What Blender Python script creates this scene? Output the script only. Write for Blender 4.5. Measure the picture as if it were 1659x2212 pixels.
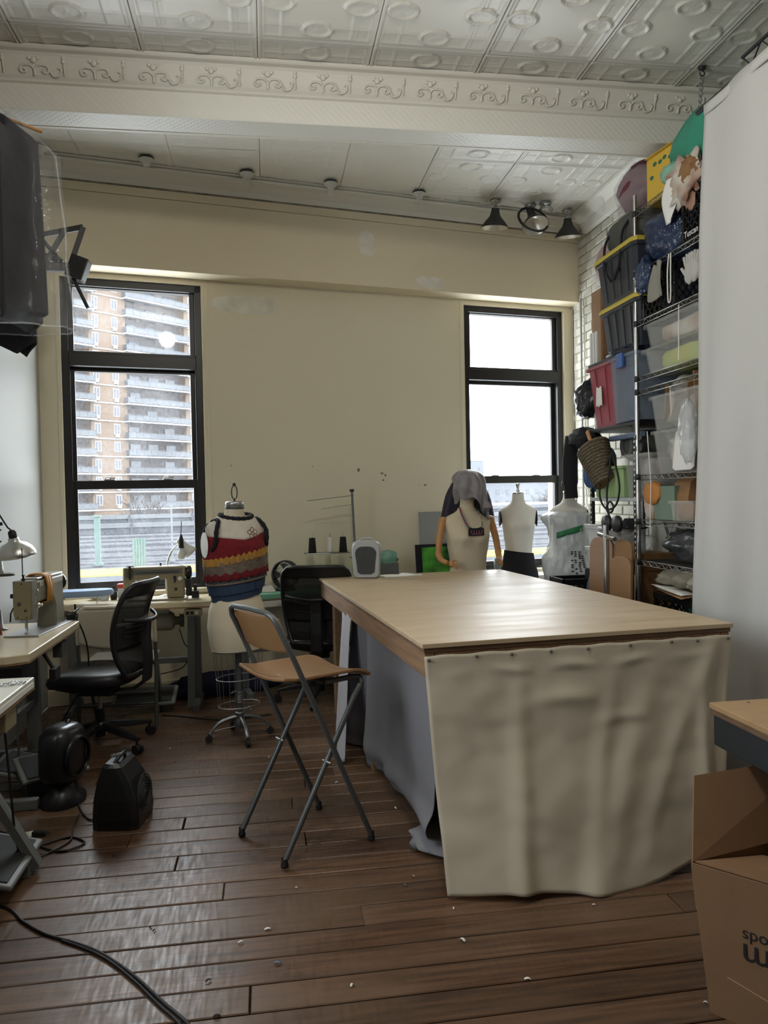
import bpy, math, random
from mathutils import Vector, Matrix, noise
R = math.radians
for o in list(bpy.data.objects): bpy.data.objects.remove(o)
SC = bpy.context.scene
COL = SC.collection
# ------------------------------------------------------------------ camera, world, lights, exposure
F, CX, CY, EYE = 1660.0, 829.5, 1106.0, 1.45
YAW, PITCH, ROLL = R(8.7), R(1.24), R(1.15)
_fw = Vector((math.sin(YAW)*math.cos(PITCH), math.cos(YAW)*math.cos(PITCH), -math.sin(PITCH)))
_rt = Vector((math.cos(YAW), -math.sin(YAW), 0)); _up = _rt.cross(_fw)
CAM_R = _rt*math.cos(ROLL) - _up*math.sin(ROLL); CAM_U = _up*math.cos(ROLL) + _rt*math.sin(ROLL)
cam = bpy.data.cameras.new('camera'); cam.sensor_fit = 'VERTICAL'; cam.sensor_height = 36.0
cam.lens = F/2212*36.0; cam.clip_start = .02; cam.clip_end = 600
co = bpy.data.objects.new('camera', cam); COL.objects.link(co)
mm = Matrix((CAM_R, CAM_U, -_fw)).transposed().to_4x4(); mm.translation = Vector((0, 0, EYE)); co.matrix_world = mm
SC.camera = co
w = bpy.data.worlds.new('overcast_sky'); SC.world = w; w.use_nodes = True
bg = w.node_tree.nodes['Background']; bg.inputs[0].default_value = (.90, .95, 1.0, 1); bg.inputs[1].default_value = 4.4
SC.view_settings.view_transform = 'Standard'; SC.view_settings.look = 'None'
SC.view_settings.exposure = 1.42; SC.view_settings.gamma = 1.0; SC.view_settings.use_curve_mapping = False
EYEP = Vector((0, 0, EYE))
def ray(px, py): return _fw + CAM_R*((px-CX)/F) - CAM_U*((py-CY)/F)
def onz(px, py, z): d = ray(px, py); return EYEP + d*((z-EYE)/d.z)
def ony(px, py, y): d = ray(px, py); return EYEP + d*(y/d.y)
def onx(px, py, x): d = ray(px, py); return EYEP + d*(x/d.x)
# ------------------------------------------------------------------ mesh builder
class G:
    def __init__(s): s.v = []; s.f = []; s.sm = []; s.mi = []; s.M = Matrix.Identity(4); s.m = 0
    def at(s, M): s.M = M; return s
    def add(s, vs, fs, smooth=False):
        b = len(s.v); s.v += [tuple(s.M @ Vector(p)) for p in vs]
        for f in fs: s.f.append([b+i for i in f]); s.sm.append(smooth); s.mi.append(s.m)
        return s
    def box(s, x0, x1, y0, y1, z0, z1):
        vs = [(x, y, z) for z in (z0, z1) for y in (y0, y1) for x in (x0, x1)]
        return s.add(vs, [(0,2,3,1),(4,5,7,6),(0,1,5,4),(2,6,7,3),(0,4,6,2),(1,3,7,5)])
    def cb(s, c, d, rot=None):
        M0 = s.M; T = Matrix.Translation(c)
        if rot is not None: T = T @ rot.to_4x4()
        s.M = M0 @ T; s.box(-d[0]/2, d[0]/2, -d[1]/2, d[1]/2, -d[2]/2, d[2]/2); s.M = M0; return s
    def bar(s, a, b, wd, hg, up=(0,0,1)):
        a = Vector(a); b = Vector(b); d = b-a; L = d.length; x = d.normalized(); u = Vector(up)
        y = u.cross(x)
        if y.length < 1e-4: y = Vector((0,1,0)).cross(x)
        y.normalize(); z = x.cross(y); M0 = s.M
        T = Matrix((x, y, z)).transposed().to_4x4(); T.translation = (a+b)/2
        s.M = M0 @ T; s.box(-L/2, L/2, -wd/2, wd/2, -hg/2, hg/2); s.M = M0; return s
    def tube(s, pts, r, n=8, cap=True, closed=False):
        pts = [Vector(p) for p in pts]; k = len(pts); rs = r if isinstance(r, (list, tuple)) else [r]*k
        vs = []; prev = None
        for i, p in enumerate(pts):
            a = pts[(i-1) % k] if (i > 0 or closed) else p; b = pts[(i+1) % k] if (i < k-1 or closed) else p
            t = (b-a); t = t.normalized() if t.length > 1e-9 else Vector((0,0,1))
            if prev is None:
                u = t.orthogonal().normalized()
            else:
                u = prev - t*prev.dot(t); u = u.normalized() if u.length > 1e-6 else t.orthogonal().normalized()
            prev = u; v = t.cross(u)
            for j in range(n):
                an = 2*math.pi*j/n; vs.append(p + (u*math.cos(an)+v*math.sin(an))*rs[i])
        fs = []
        for i in range(k if closed else k-1):
            i2 = (i+1) % k
            for j in range(n): fs.append((i*n+j, i*n+(j+1) % n, i2*n+(j+1) % n, i2*n+j))
        s.add(vs, fs, True)
        if cap and not closed:
            s.add(vs[:n], [tuple(reversed(range(n)))]); s.add(vs[-n:], [tuple(range(n))])
        return s
    def loft(s, rings, cap=True, smooth=True, closed=True):
        n = len(rings[0]); vs = [p for r in rings for p in r]; fs = []
        for i in range(len(rings)-1):
            for j in range(n if closed else n-1):
                fs.append((i*n+j, i*n+(j+1) % n, (i+1)*n+(j+1) % n, (i+1)*n+j))
        s.add(vs, fs, smooth)
        if cap and closed: s.add(list(rings[0]), [tuple(reversed(range(n)))]); s.add(list(rings[-1]), [tuple(range(n))])
        return s
    def lathe(s, prof, n=20, sx=1, sy=1, c=(0,0,0), cap=False):
        rings = [[(c[0]+r*sx*math.cos(2*math.pi*j/n), c[1]+r*sy*math.sin(2*math.pi*j/n), c[2]+z) for j in range(n)] for r, z in prof]
        return s.loft(rings, cap)
    def prism(s, poly, a, b, axis='y'):
        def P(u, v, t): return {'y': (u, t, v), 'x': (t, u, v), 'z': (u, v, t)}[axis]
        n = len(poly); vs = [P(u, v, a) for u, v in poly]+[P(u, v, b) for u, v in poly]
        fs = [tuple(reversed(range(n))), tuple(range(n, 2*n))]+[(i, (i+1) % n, n+(i+1) % n, n+i) for i in range(n)]
        return s.add(vs, fs)
    def sheet(s, fn, nu, nv, smooth=True):
        vs = [fn(i/nu, j/nv) for j in range(nv+1) for i in range(nu+1)]
        fs = [(j*(nu+1)+i, j*(nu+1)+i+1, (j+1)*(nu+1)+i+1, (j+1)*(nu+1)+i) for j in range(nv) for i in range(nu)]
        return s.add(vs, fs, smooth)
    def blob(s, c, rad, amp=.1, fr=2.0, seed=0, nu=24, nv=14, flat=0.0, sq=1.0):
        c = Vector(c); vs = []; so = Vector((seed*7.3, seed*3.1, seed*5.7))
        for i in range(nv+1):
            th = math.pi*i/nv
            for j in range(nu):
                ph = 2*math.pi*j/nu; d = Vector((math.sin(th)*math.cos(ph), math.sin(th)*math.sin(ph), -math.cos(th)))
                if sq != 1: d = Vector([math.copysign(abs(q)**sq, q) for q in d])
                k = 1 + amp*noise.noise(d*fr+so) + amp*.5*noise.noise(d*fr*2.3+so)
                p = Vector((d.x*rad[0], d.y*rad[1], d.z*rad[2]))*k
                if flat and p.z < -rad[2]*(1-flat): p.z = -rad[2]*(1-flat)
                vs.append(c+p)
        fs = [(i*nu+j, i*nu+(j+1) % nu, (i+1)*nu+(j+1) % nu, (i+1)*nu+j) for i in range(nv) for j in range(nu)]
        return s.add(vs, fs, True)
    def sphere(s, c, r, n=12, sc=(1,1,1)): return s.blob(c, (r*sc[0], r*sc[1], r*sc[2]), 0, 1, 0, n, max(6, n*2//3))
    def disc(s, c, r, nrm=(0,0,1), n=16):
        q = Vector(nrm).normalized(); u = q.orthogonal().normalized(); v = q.cross(u); c = Vector(c)
        return s.add([c+(u*math.cos(2*math.pi*j/n)+v*math.sin(2*math.pi*j/n))*r for j in range(n)], [tuple(range(n))])
    def mesh(s, name, mats):
        me = bpy.data.meshes.new(name); me.from_pydata(s.v, [], s.f)
        me.polygons.foreach_set('use_smooth', s.sm)
        for m in (mats if isinstance(mats, (list, tuple)) else [mats]): me.materials.append(m)
        if any(s.mi): me.polygons.foreach_set('material_index', s.mi)
        me.update(); return me
def link(name, me, parent=None, loc=None, rz=None):
    o = bpy.data.objects.new(name, me); COL.objects.link(o)
    if parent is not None: o.parent = parent
    if loc is not None: o.location = loc
    if rz is not None: o.rotation_euler = (0, 0, rz)
    return o
def part(name, g, m, parent=None, bevel=0, solid=0, sub=0, label=None, seg=2, kind=None):
    o = link(name, g.mesh(name, m), parent)
    if sub: q = o.modifiers.new('sub', 'SUBSURF'); q.levels = sub; q.render_levels = sub
    if solid: q = o.modifiers.new('solid', 'SOLIDIFY'); q.thickness = solid; q.offset = 0
    if bevel:
        q = o.modifiers.new('bevel', 'BEVEL'); q.width = bevel; q.segments = seg; q.limit_method = 'ANGLE'; q.angle_limit = R(40)
    if label: o['label'] = label
    if kind: o['kind'] = kind
    return o
def tag(o, label, cat, group=None, kind=None):
    if kind: o['kind'] = kind
    if label: o['label'] = label
    if cat: o['category'] = cat
    if group: o['group'] = group
    return o
def thing(name, label, cat, loc=(0,0,0), rz=0, group=None):
    o = link(name, None, None, loc, rz); o.empty_display_size = .05; return tag(o, label, cat, group)
def struct(o): o['kind'] = 'structure'; return o
def one(name, g, m, label, cat, group=None, loc=(0,0,0), rz=0, **k):
    o = part(name, g, m, None, **k); o.location = loc; o.rotation_euler = (0, 0, rz); return tag(o, label, cat, group)
def copy_tree(o, parent=None):
    c = o.copy(); COL.objects.link(c); c.parent = parent
    for ch in [x for x in bpy.data.objects if x.parent == o]: copy_tree(ch, c)
    return c
def rot(ax, deg): return Matrix.Rotation(R(deg), 3, ax)
def T(x, y, z, rz=0, rx=0, ry=0): return Matrix.Translation((x, y, z)) @ Matrix.Rotation(R(rz), 4, 'Z') @ Matrix.Rotation(R(ry), 4, 'Y') @ Matrix.Rotation(R(rx), 4, 'X')
def arc(c, r, a0, a1, n, plane='xz'):
    out = []
    for i in range(n+1):
        a = R(a0+(a1-a0)*i/n); u, v = r*math.cos(a), r*math.sin(a)
        out.append({'xz': (c[0]+u, c[1], c[2]+v), 'xy': (c[0]+u, c[1]+v, c[2]), 'yz': (c[0], c[1]+u, c[2]+v)}[plane])
    return out
def spline(pts, n=8):
    P = [Vector(p) for p in pts]; P = [P[0]*2-P[1]]+P+[P[-1]*2-P[-2]]; out = []
    for i in range(1, len(P)-2):
        for k in range(n):
            t = k/n; a, b, c, d = P[i-1:i+3]
            out.append(.5*((2*b)+(c-a)*t+(2*a-5*b+4*c-d)*t*t+(3*b-a-3*c+d)*t**3))
    out.append(P[-2]); return out
# ------------------------------------------------------------------ materials
def srgb(r, g, b): return tuple(((c/255)/12.92 if c/255 <= .04045 else ((c/255+.055)/1.055)**2.4) for c in (r, g, b))
def mat(name, col, rough=.6, metal=0, var=None, bump=None, coords='Object', stretch=(1,1,1), spec=.5, trans=0, coat=0, sheen=0, rvar=0, alpha=1, transl=0, rnd=0, emit=0):
    m = bpy.data.materials.new(name); m.use_nodes = True; nt = m.node_tree; N = nt.nodes; Lk = nt.links.new
    b = N['Principled BSDF']; c = (*col[:3], 1); b.inputs['Base Color'].default_value = c
    b.inputs['Roughness'].default_value = rough; b.inputs['Metallic'].default_value = metal
    b.inputs['Specular IOR Level'].default_value = spec
    if trans: b.inputs['Transmission Weight'].default_value = trans
    if coat: b.inputs['Coat Weight'].default_value = coat; b.inputs['Coat Roughness'].default_value = .15
    if sheen: b.inputs['Sheen Weight'].default_value = sheen
    if emit: b.inputs['Emission Color'].default_value = c; b.inputs['Emission Strength'].default_value = emit
    vec = None
    if var or bump or rvar:
        if coords == 'World': tc = N.new('ShaderNodeNewGeometry'); vec = tc.outputs['Position']
        else: tc = N.new('ShaderNodeTexCoord'); vec = tc.outputs[coords]
        mp = N.new('ShaderNodeMapping'); mp.inputs['Scale'].default_value = stretch; Lk(vec, mp.inputs['Vector']); vec = mp.outputs[0]
    if var:
        col2, sc, amt = var[:3]
        nz = N.new('ShaderNodeTexNoise'); nz.inputs['Scale'].default_value = sc; nz.inputs['Detail'].default_value = 6; Lk(vec, nz.inputs['Vector'])
        rp = N.new('ShaderNodeValToRGB'); rp.color_ramp.elements[0].position = .5-amt; rp.color_ramp.elements[1].position = .5+amt
        rp.color_ramp.elements[0].color = c; rp.color_ramp.elements[1].color = (*col2[:3], 1)
        Lk(nz.outputs['Fac'], rp.inputs[0]); out = rp.outputs[0]
        if rnd:
            oi = N.new('ShaderNodeObjectInfo'); hs = N.new('ShaderNodeHueSaturation'); mr = N.new('ShaderNodeMapRange')
            mr.inputs['To Min'].default_value = 1-rnd; mr.inputs['To Max'].default_value = 1+rnd
            Lk(oi.outputs['Random'], mr.inputs[0]); Lk(mr.outputs[0], hs.inputs['Value']); Lk(out, hs.inputs['Color']); out = hs.outputs[0]
        Lk(out, b.inputs['Base Color'])
        if rvar:
            mr = N.new('ShaderNodeMapRange'); mr.inputs['To Min'].default_value = max(.02, rough-rvar); mr.inputs['To Max'].default_value = min(1, rough+rvar)
            n3 = N.new('ShaderNodeTexNoise'); n3.inputs['Scale'].default_value = sc*.6; n3.inputs['Detail'].default_value = 4; Lk(vec, n3.inputs['Vector'])
            Lk(n3.outputs['Fac'], mr.inputs[0]); Lk(mr.outputs[0], b.inputs['Roughness'])
    if bump:
        n2 = N.new('ShaderNodeTexNoise'); n2.inputs['Scale'].default_value = bump[0]; n2.inputs['Detail'].default_value = 4; Lk(vec, n2.inputs['Vector'])
        bp = N.new('ShaderNodeBump'); bp.inputs['Strength'].default_value = bump[1]; bp.inputs['Distance'].default_value = bump[2] if len(bump) > 2 else .01
        Lk(n2.outputs['Fac'], bp.inputs['Height']); Lk(bp.outputs[0], b.inputs['Normal'])
    sh = b.outputs[0]; om = N['Material Output']
    if transl:
        t = N.new('ShaderNodeBsdfTranslucent'); t.inputs[0].default_value = c; mx = N.new('ShaderNodeMixShader'); mx.inputs[0].default_value = transl
        Lk(sh, mx.inputs[1]); Lk(t.outputs[0], mx.inputs[2]); sh = mx.outputs[0]
    if alpha < 1:
        t = N.new('ShaderNodeBsdfTransparent'); mx = N.new('ShaderNodeMixShader'); mx.inputs[0].default_value = alpha
        Lk(t.outputs[0], mx.inputs[1]); Lk(sh, mx.inputs[2]); sh = mx.outputs[0]
    Lk(sh, om.inputs['Surface']); return m
S = srgb
M = {}
M['chrome'] = mat('chrome', (.62,.62,.62), .22, 1)
M['steel'] = mat('brushed_steel', (.45,.45,.45), .4, 1)
M['alu'] = mat('aluminium', (.72,.72,.70), .3, 1)
M['black'] = mat('black_plastic', (.012,.012,.014), .45)
M['blackgloss'] = mat('black_gloss_plastic', (.01,.01,.011), .22)
M['blackmetal'] = mat('black_metal', (.015,.015,.017), .5)
M['blackcloth'] = mat('black_cloth', (.010,.010,.013), .9, bump=(180, .3, .002))
M['white'] = mat('white_plastic', (.72,.72,.70), .4)
M['cream'] = mat('cream_plastic', (.60,.55,.42), .45)
M['greypaint'] = mat('grey_painted_metal', (.13,.135,.13), .5)
M['dgrey'] = mat('dark_grey_paint', (.07,.075,.07), .5)
M['rubber'] = mat('black_rubber', (.012,.012,.012), .7)
M['paper'] = mat('white_paper', (.78,.77,.73), .8)
M['kraft'] = mat('kraft_paper', S(150,112,72), .8, var=(S(128,94,60), 9, .3))
M['card'] = mat('corrugated_cardboard', S(138,106,76), .85, var=(S(126,95,66), 6, .3), bump=(60, .1, .003))
# ------------------------------------------------------------------ added fill light above the frame, and window portals
def area(name, loc, rotm, sx, sy, power, col=(1,.95,.88)):
    L = bpy.data.lights.new(name, 'AREA'); L.shape = 'RECTANGLE'; L.size = sx; L.size_y = sy; L.energy = power; L.color = col
    o = bpy.data.objects.new(name, L); COL.objects.link(o); o.location = loc; o.rotation_euler = rotm; return o
def bulb(name, loc, power, rad=.09, col=(1,.93,.82)):
    L = bpy.data.lights.new(name, 'POINT'); L.energy = power; L.color = col; L.shadow_soft_size = rad
    o = bpy.data.objects.new(name, L); COL.objects.link(o); o.location = loc; return o
bulb('ceiling_fill_light', (.35, 2.1, 3.45), 19)  # point light without a fixture, added out of view to brighten header and walls
TH = R(11.0); WT = Vector((math.cos(TH), math.sin(TH), 0)); WN = Vector((-math.sin(TH), math.cos(TH), 0))
PW = Vector((.386, 5.926, 0)) + WN*.18
def wpt(s, d, z): p = PW + WT*s + WN*d; return Vector((p.x, p.y, z))
XL, XR, CEIL = -1.56, 2.725, 3.75
WIN = [(-1.80, -.815), (1.365, 2.345)]; WZ0, WZ1 = .78, 3.055
for i, (a, b) in enumerate(WIN):
    L = bpy.data.lights.new('window_portal', 'AREA'); L.shape = 'RECTANGLE'; L.size = b-a; L.size_y = WZ1-WZ0; L.cycles.is_portal = True
    o = bpy.data.objects.new('window_portal', L); COL.objects.link(o); o.location = wpt((a+b)/2, .31, (WZ0+WZ1)/2)
    o.rotation_euler = (R(-90), 0, TH)
# ------------------------------------------------------------------ materials of the shell
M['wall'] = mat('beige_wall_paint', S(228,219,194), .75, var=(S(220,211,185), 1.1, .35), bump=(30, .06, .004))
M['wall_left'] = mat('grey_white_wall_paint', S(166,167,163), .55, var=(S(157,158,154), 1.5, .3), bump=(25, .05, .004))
M['header'] = mat('tan_header_paint', S(226,214,186), .75, var=(S(218,205,177), 1.3, .35), bump=(25, .05, .004))
M['patch'] = mat('spackle_patch', S(238,234,222), .85, var=(S(204,198,180), 9, .3))
M['tin'] = mat('white_tin_paint', S(214,211,201), .42, var=(S(204,201,190), 1.2, .35), bump=(60, .05, .003))
M['brickpaint'] = mat('white_painted_brick', S(206,203,190), .7, var=(S(176,172,156), 7, .28), bump=(40, .5, .006), rnd=.06)
M['mortar'] = mat('painted_mortar', S(194,190,176), .9, bump=(30, .3, .006))
M['winframe'] = mat('dark_bronze_aluminium', (.012,.012,.013), .38, var=((.02,.02,.021), 4, .3))
def wood_floor():
    m = bpy.data.materials.new('worn_brown_floorboard'); m.use_nodes = True; N = m.node_tree.nodes; K = m.node_tree.links.new; b = N['Principled BSDF']
    ge = N.new('ShaderNodeNewGeometry'); oi = N.new('ShaderNodeObjectInfo')
    ad = N.new('ShaderNodeVectorMath'); ad.operation = 'ADD'; cb_ = N.new('ShaderNodeCombineXYZ'); mu = N.new('ShaderNodeMath'); mu.operation = 'MULTIPLY'; mu.inputs[1].default_value = 40
    K(oi.outputs['Random'], mu.inputs[0]); K(mu.outputs[0], cb_.inputs[0]); K(mu.outputs[0], cb_.inputs[2]); K(ge.outputs['Position'], ad.inputs[0]); K(cb_.outputs[0], ad.inputs[1])
    def nz(sc, st, det, v):
        mp = N.new('ShaderNodeMapping'); mp.inputs['Scale'].default_value = st; K(v, mp.inputs[0])
        n = N.new('ShaderNodeTexNoise'); n.inputs['Scale'].default_value = sc; n.inputs['Detail'].default_value = det; K(mp.outputs[0], n.inputs[0]); return n.outputs['Fac']
    grain = nz(6, (.55, 9, 1), 8, ad.outputs[0]); wear = nz(1.1, (.7, 1.6, 1), 6, ge.outputs['Position']); fine = nz(7, (11, 1.3, 1), 6, ge.outputs['Position'])
    r1 = N.new('ShaderNodeValToRGB'); e = r1.color_ramp.elements; e[0].position = .32; e[0].color = (*S(58,38,25), 1); e[1].position = .7; e[1].color = (*S(104,74,52), 1); K(grain, r1.inputs[0])
    r2 = N.new('ShaderNodeValToRGB'); e = r2.color_ramp.elements; e[0].position = .40; e[0].color = (0,0,0,1); e[1].position = .66; e[1].color = (.75,.75,.75,1); K(wear, r2.inputs[0])
    mx = N.new('ShaderNodeMix'); mx.data_type = 'RGBA'; K(r2.outputs[0], mx.inputs[0]); K(r1.outputs[0], mx.inputs[6]); mx.inputs[7].default_value = (*S(114,92,72), 1)
    hs = N.new('ShaderNodeHueSaturation'); mr = N.new('ShaderNodeMapRange'); mr.inputs['To Min'].default_value = .72; mr.inputs['To Max'].default_value = 1.2
    K(oi.outputs['Random'], mr.inputs[0]); K(mr.outputs[0], hs.inputs['Value']); K(mx.outputs[2], hs.inputs['Color']); K(hs.outputs[0], b.inputs['Base Color'])
    m2 = N.new('ShaderNodeMapRange'); m2.inputs['From Min'].default_value = .3; m2.inputs['From Max'].default_value = .7; m2.inputs['To Min'].default_value = .28; m2.inputs['To Max'].default_value = .50; K(fine, m2.inputs[0]); K(m2.outputs[0], b.inputs['Roughness'])
    bp = N.new('ShaderNodeBump'); bp.inputs['Strength'].default_value = .28; bp.inputs['Distance'].default_value = .004; K(grain, bp.inputs['Height'])
    b2 = N.new('ShaderNodeBump'); b2.inputs['Strength'].default_value = .04; b2.inputs['Distance'].default_value = .004; K(fine, b2.inputs['Height']); K(bp.outputs[0], b2.inputs['Normal']); K(b2.outputs[0], b.inputs['Normal'])
    return m
M['floor'] = wood_floor(); M['subfloor'] = mat('dark_floor_gap', (.012,.008,.005), .9)
def diamond_tin():
    m = mat('diamond_pressed_tin', S(216,214,205), .4); N = m.node_tree.nodes; K = m.node_tree.links.new; b = N['Principled BSDF']
    ge = N.new('ShaderNodeNewGeometry'); prev = None; hs = []
    for sg in (1, -1):
        mp = N.new('ShaderNodeMapping'); mp.inputs['Rotation'].default_value = (R(45)*sg, R(0), R(55)*sg); K(ge.outputs['Position'], mp.inputs[0])
        wv = N.new('ShaderNodeTexWave'); wv.inputs['Scale'].default_value = 15; wv.wave_profile = 'SIN'; K(mp.outputs[0], wv.inputs[0]); hs.append(wv.outputs['Fac'])
    mm_ = N.new('ShaderNodeMath'); mm_.operation = 'MAXIMUM'; K(hs[0], mm_.inputs[0]); K(hs[1], mm_.inputs[1])
    bp = N.new('ShaderNodeBump'); bp.inputs['Strength'].default_value = .25; bp.inputs['Distance'].default_value = .004; K(mm_.outputs[0], bp.inputs['Height']); K(bp.outputs[0], b.inputs['Normal']); return m
M['diamond'] = diamond_tin()
def glass_dirty():
    m = bpy.data.materials.new('dusty_window_glass'); m.use_nodes = True; N = m.node_tree.nodes; K = m.node_tree.links.new; N.remove(N['Principled BSDF'])
    t = N.new('ShaderNodeBsdfTransparent'); t.inputs[0].default_value = (.97,.98,.98,1); g = N.new('ShaderNodeBsdfGlossy'); g.inputs['Roughness'].default_value = .03
    tr = N.new('ShaderNodeBsdfTranslucent'); tr.inputs[0].default_value = (.9,.92,.95,1)
    ge = N.new('ShaderNodeNewGeometry'); n = N.new('ShaderNodeTexNoise'); n.inputs['Scale'].default_value = 60; n.inputs['Detail'].default_value = 5; K(ge.outputs['Position'], n.inputs[0])
    n2 = N.new('ShaderNodeTexNoise'); n2.inputs['Scale'].default_value = 3; K(ge.outputs['Position'], n2.inputs[0])
    mu = N.new('ShaderNodeMath'); mu.operation = 'MULTIPLY'; K(n.outputs['Fac'], mu.inputs[0]); K(n2.outputs['Fac'], mu.inputs[1])
    mr = N.new('ShaderNodeMapRange'); mr.inputs['From Min'].default_value = .12; mr.inputs['From Max'].default_value = .45; mr.inputs['To Min'].default_value = .004; mr.inputs['To Max'].default_value = .035; K(mu.outputs[0], mr.inputs[0])
    m1 = N.new('ShaderNodeMixShader'); K(mr.outputs[0], m1.inputs[0]); K(t.outputs[0], m1.inputs[1]); K(tr.outputs[0], m1.inputs[2])
    m2 = N.new('ShaderNodeMixShader'); m2.inputs[0].default_value = .014; K(m1.outputs[0], m2.inputs[1]); K(g.outputs[0], m2.inputs[2]); K(m2.outputs[0], N['Material Output'].inputs[0]); return m
M['glass'] = glass_dirty()
# ------------------------------------------------------------------ floor of loose boards
rnd = random.Random(4)
fl = G(); fl.box(XL-.2, XR+.25, -5.2, 6.95, -.14, -.03); floor = struct(part('floor', fl, M['subfloor']))
PL = .128
def unit_plank(L):
    g = G(); e = .003; h = PL/2-.0030; l = L/2-.0012
    g.add([(-l,-h,-.03),(l,-h,-.03),(l,h,-.03),(-l,h,-.03),(-l,-h,-e),(l,-h,-e),(l,h,-e),(-l,h,-e),(-l+e,-h+e,0),(l-e,-h+e,0),(l-e,h-e,0),(-l+e,h-e,0)],
          [(0,1,5,4),(1,2,6,5),(2,3,7,6),(3,0,4,7),(4,5,9,8),(5,6,10,9),(6,7,11,10),(7,4,8,11),(8,9,10,11)])
    return g.mesh('floorboard', M['floor'])
plank_cache = {}
y = -5+PL/2; row = 0
while y < 6.66:
    x0 = XL
    if y > 5.66: x0 = max(XL, .386+(y+PL/2-6.15)/math.tan(TH))
    x = x0; xe = XR
    cut = xe if y < -.6 else x0 + rnd.uniform(.25, 1.9)
    first = True
    while x < xe-.06:
        x2 = min(xe, cut)
        if xe-x2 < .35: x2 = xe
        L = round((x2-x)/.01)*.01
        me = plank_cache.get(L) or plank_cache.setdefault(L, unit_plank(max(L, .1)))
        o = link('floorboard', me, floor, ((x+x2)/2, y+rnd.uniform(-.0006, .0006), rnd.uniform(-.0012, .0008)))
        x = x2; cut = x + rnd.uniform(1.5, 3.2)
    y += PL; row += 1
# ------------------------------------------------------------------ walls
def wallobj(name, g, m, **k): o = part(name, g, m, **k); o.location = PW; o.rotation_euler = (0, 0, TH); return o
g = G(); SL, SR = -1.99, 2.45
g.box(SL, SR, 0, .3, 0, WZ0); g.box(SL, SR, 0, .3, WZ1, CEIL)
g.box(SL, WIN[0][0], 0, .3, WZ0, WZ1); g.box(WIN[0][1], WIN[1][0], 0, .3, WZ0, WZ1); g.box(WIN[1][1], SR, 0, .3, WZ0, WZ1)
struct(wallobj('wall_back', g, M['wall']))
g = G(); g.box(-1.96, 2.425, -.18, -.001, 3.095, 3.602); struct(wallobj('trim_1', g, M['header'], bevel=.004))
g = G(); g.box(-1.96, 2.425, -.187, -.001, 3.604, CEIL-.001); struct(wallobj('trim_2', g, M['header'], bevel=.004))
# corner boards of the two windows and thin joint lines of the panelling
g = G()
for a in (-.795, 1.325): g.box(a, a+.028, -.006, 0, .75, 3.09)
g.box(-1.80-.03, -1.80, -.008, 0, .75, 3.09)
struct(wallobj('trim_3', g, M['wall'], bevel=.002))
# spackled patches
def patch(s, z, w_, h_, d, seed):
    n = 26; pts = []
    for i in range(n):
        a = 2*math.pi*i/n; k = 1+.22*noise.noise(Vector((math.cos(a)*1.6+seed, math.sin(a)*1.6, seed)))
        pts.append((s+w_/2*math.copysign(abs(math.cos(a))**.7, math.cos(a))*k, d, z+h_/2*math.sin(a)*k))
    gg = G(); gg.loft([[(p[0], p[1]-.0015, p[2]) for p in pts], [(p[0], p[1]+.0008, p[2]) for p in pts]], True, False)
    struct(wallobj('trim_4', gg, M['patch']))
patch(-.48, 2.93, .56, .13, -.0004, 1); patch(.45, 3.43, .15, .19, -.1804, 2); patch(.99, 3.16, .26, .10, -.1804, 3)
M['chip'] = mat('chipped_plaster', S(150,140,116), .9, var=(S(120,110,90), 40, .2))
def chip(s_, z_, w_, h_, sd): 
    n = 14; pts = [(s_+w_/2*math.cos(2*math.pi*i/n)*(1+.5*noise.noise(Vector((i*.9, sd, 0)))), z_+h_/2*math.sin(2*math.pi*i/n)*(1+.5*noise.noise(Vector((i*.7, sd, 3))))) for i in range(n)]
    struct(wallobj('trim_5', G().loft([[(x_, -.002, q) for x_, q in pts], [(x_, .001, q) for x_, q in pts]], True, False), M['chip']))
for k, c_ in enumerate(((.40, 1.66, .022, .030), (.60, 1.63, .028, .016), (.63, 1.615, .016, .022), (.61, 1.575, .02, .012), (.98, 1.53, .022, .018), (.93, 1.53, .008, .008), (-.62, 1.70, .008, .012), (.02, 1.69, .006, .012))): chip(*c_, k)
LY0, LY1, LZ0, LZ1 = 1.4, 2.65, 1.2, 3.0     # unseen side window, added left of the frame for extra daylight
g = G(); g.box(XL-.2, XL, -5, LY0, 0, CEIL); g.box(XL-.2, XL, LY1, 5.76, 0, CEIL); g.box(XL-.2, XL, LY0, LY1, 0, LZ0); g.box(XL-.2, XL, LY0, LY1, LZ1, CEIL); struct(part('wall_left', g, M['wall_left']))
L = bpy.data.lights.new('window_portal', 'AREA'); L.shape = 'RECTANGLE'; L.size = LY1-LY0; L.size_y = LZ1-LZ0; L.cycles.is_portal = True
o = bpy.data.objects.new('window_portal', L); COL.objects.link(o); o.location = (XL-.21, (LY0+LY1)/2, (LZ0+LZ1)/2); o.rotation_euler = (R(90), 0, R(-90))
g = G(); g.box(XR+.012, XR+.25, -5, 6.62, 0, CEIL); wr = struct(part('wall_right', g, M['mortar']))
bm_ = G(); e = .005; hx, hy, hz = .012, .098, .0315
bm_.add([(hx,-hy,-hz),(hx,hy,-hz),(hx,hy,hz),(hx,-hy,hz),(-.001,-hy,-hz),(-.001,hy,-hz),(-.001,hy,hz),(-.001,-hy,hz),(-.006,-hy+e,-hz+e),(-.006,hy-e,-hz+e),(-.006,hy-e,hz-e),(-.006,-hy+e,hz-e)],
        [(0,4,5,1),(1,5,6,2),(2,6,7,3),(3,7,4,0),(4,8,9,5),(5,9,10,6),(6,10,11,7),(7,11,8,4),(8,11,10,9)])
bme = bm_.mesh('brick', M['brickpaint'])
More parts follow.
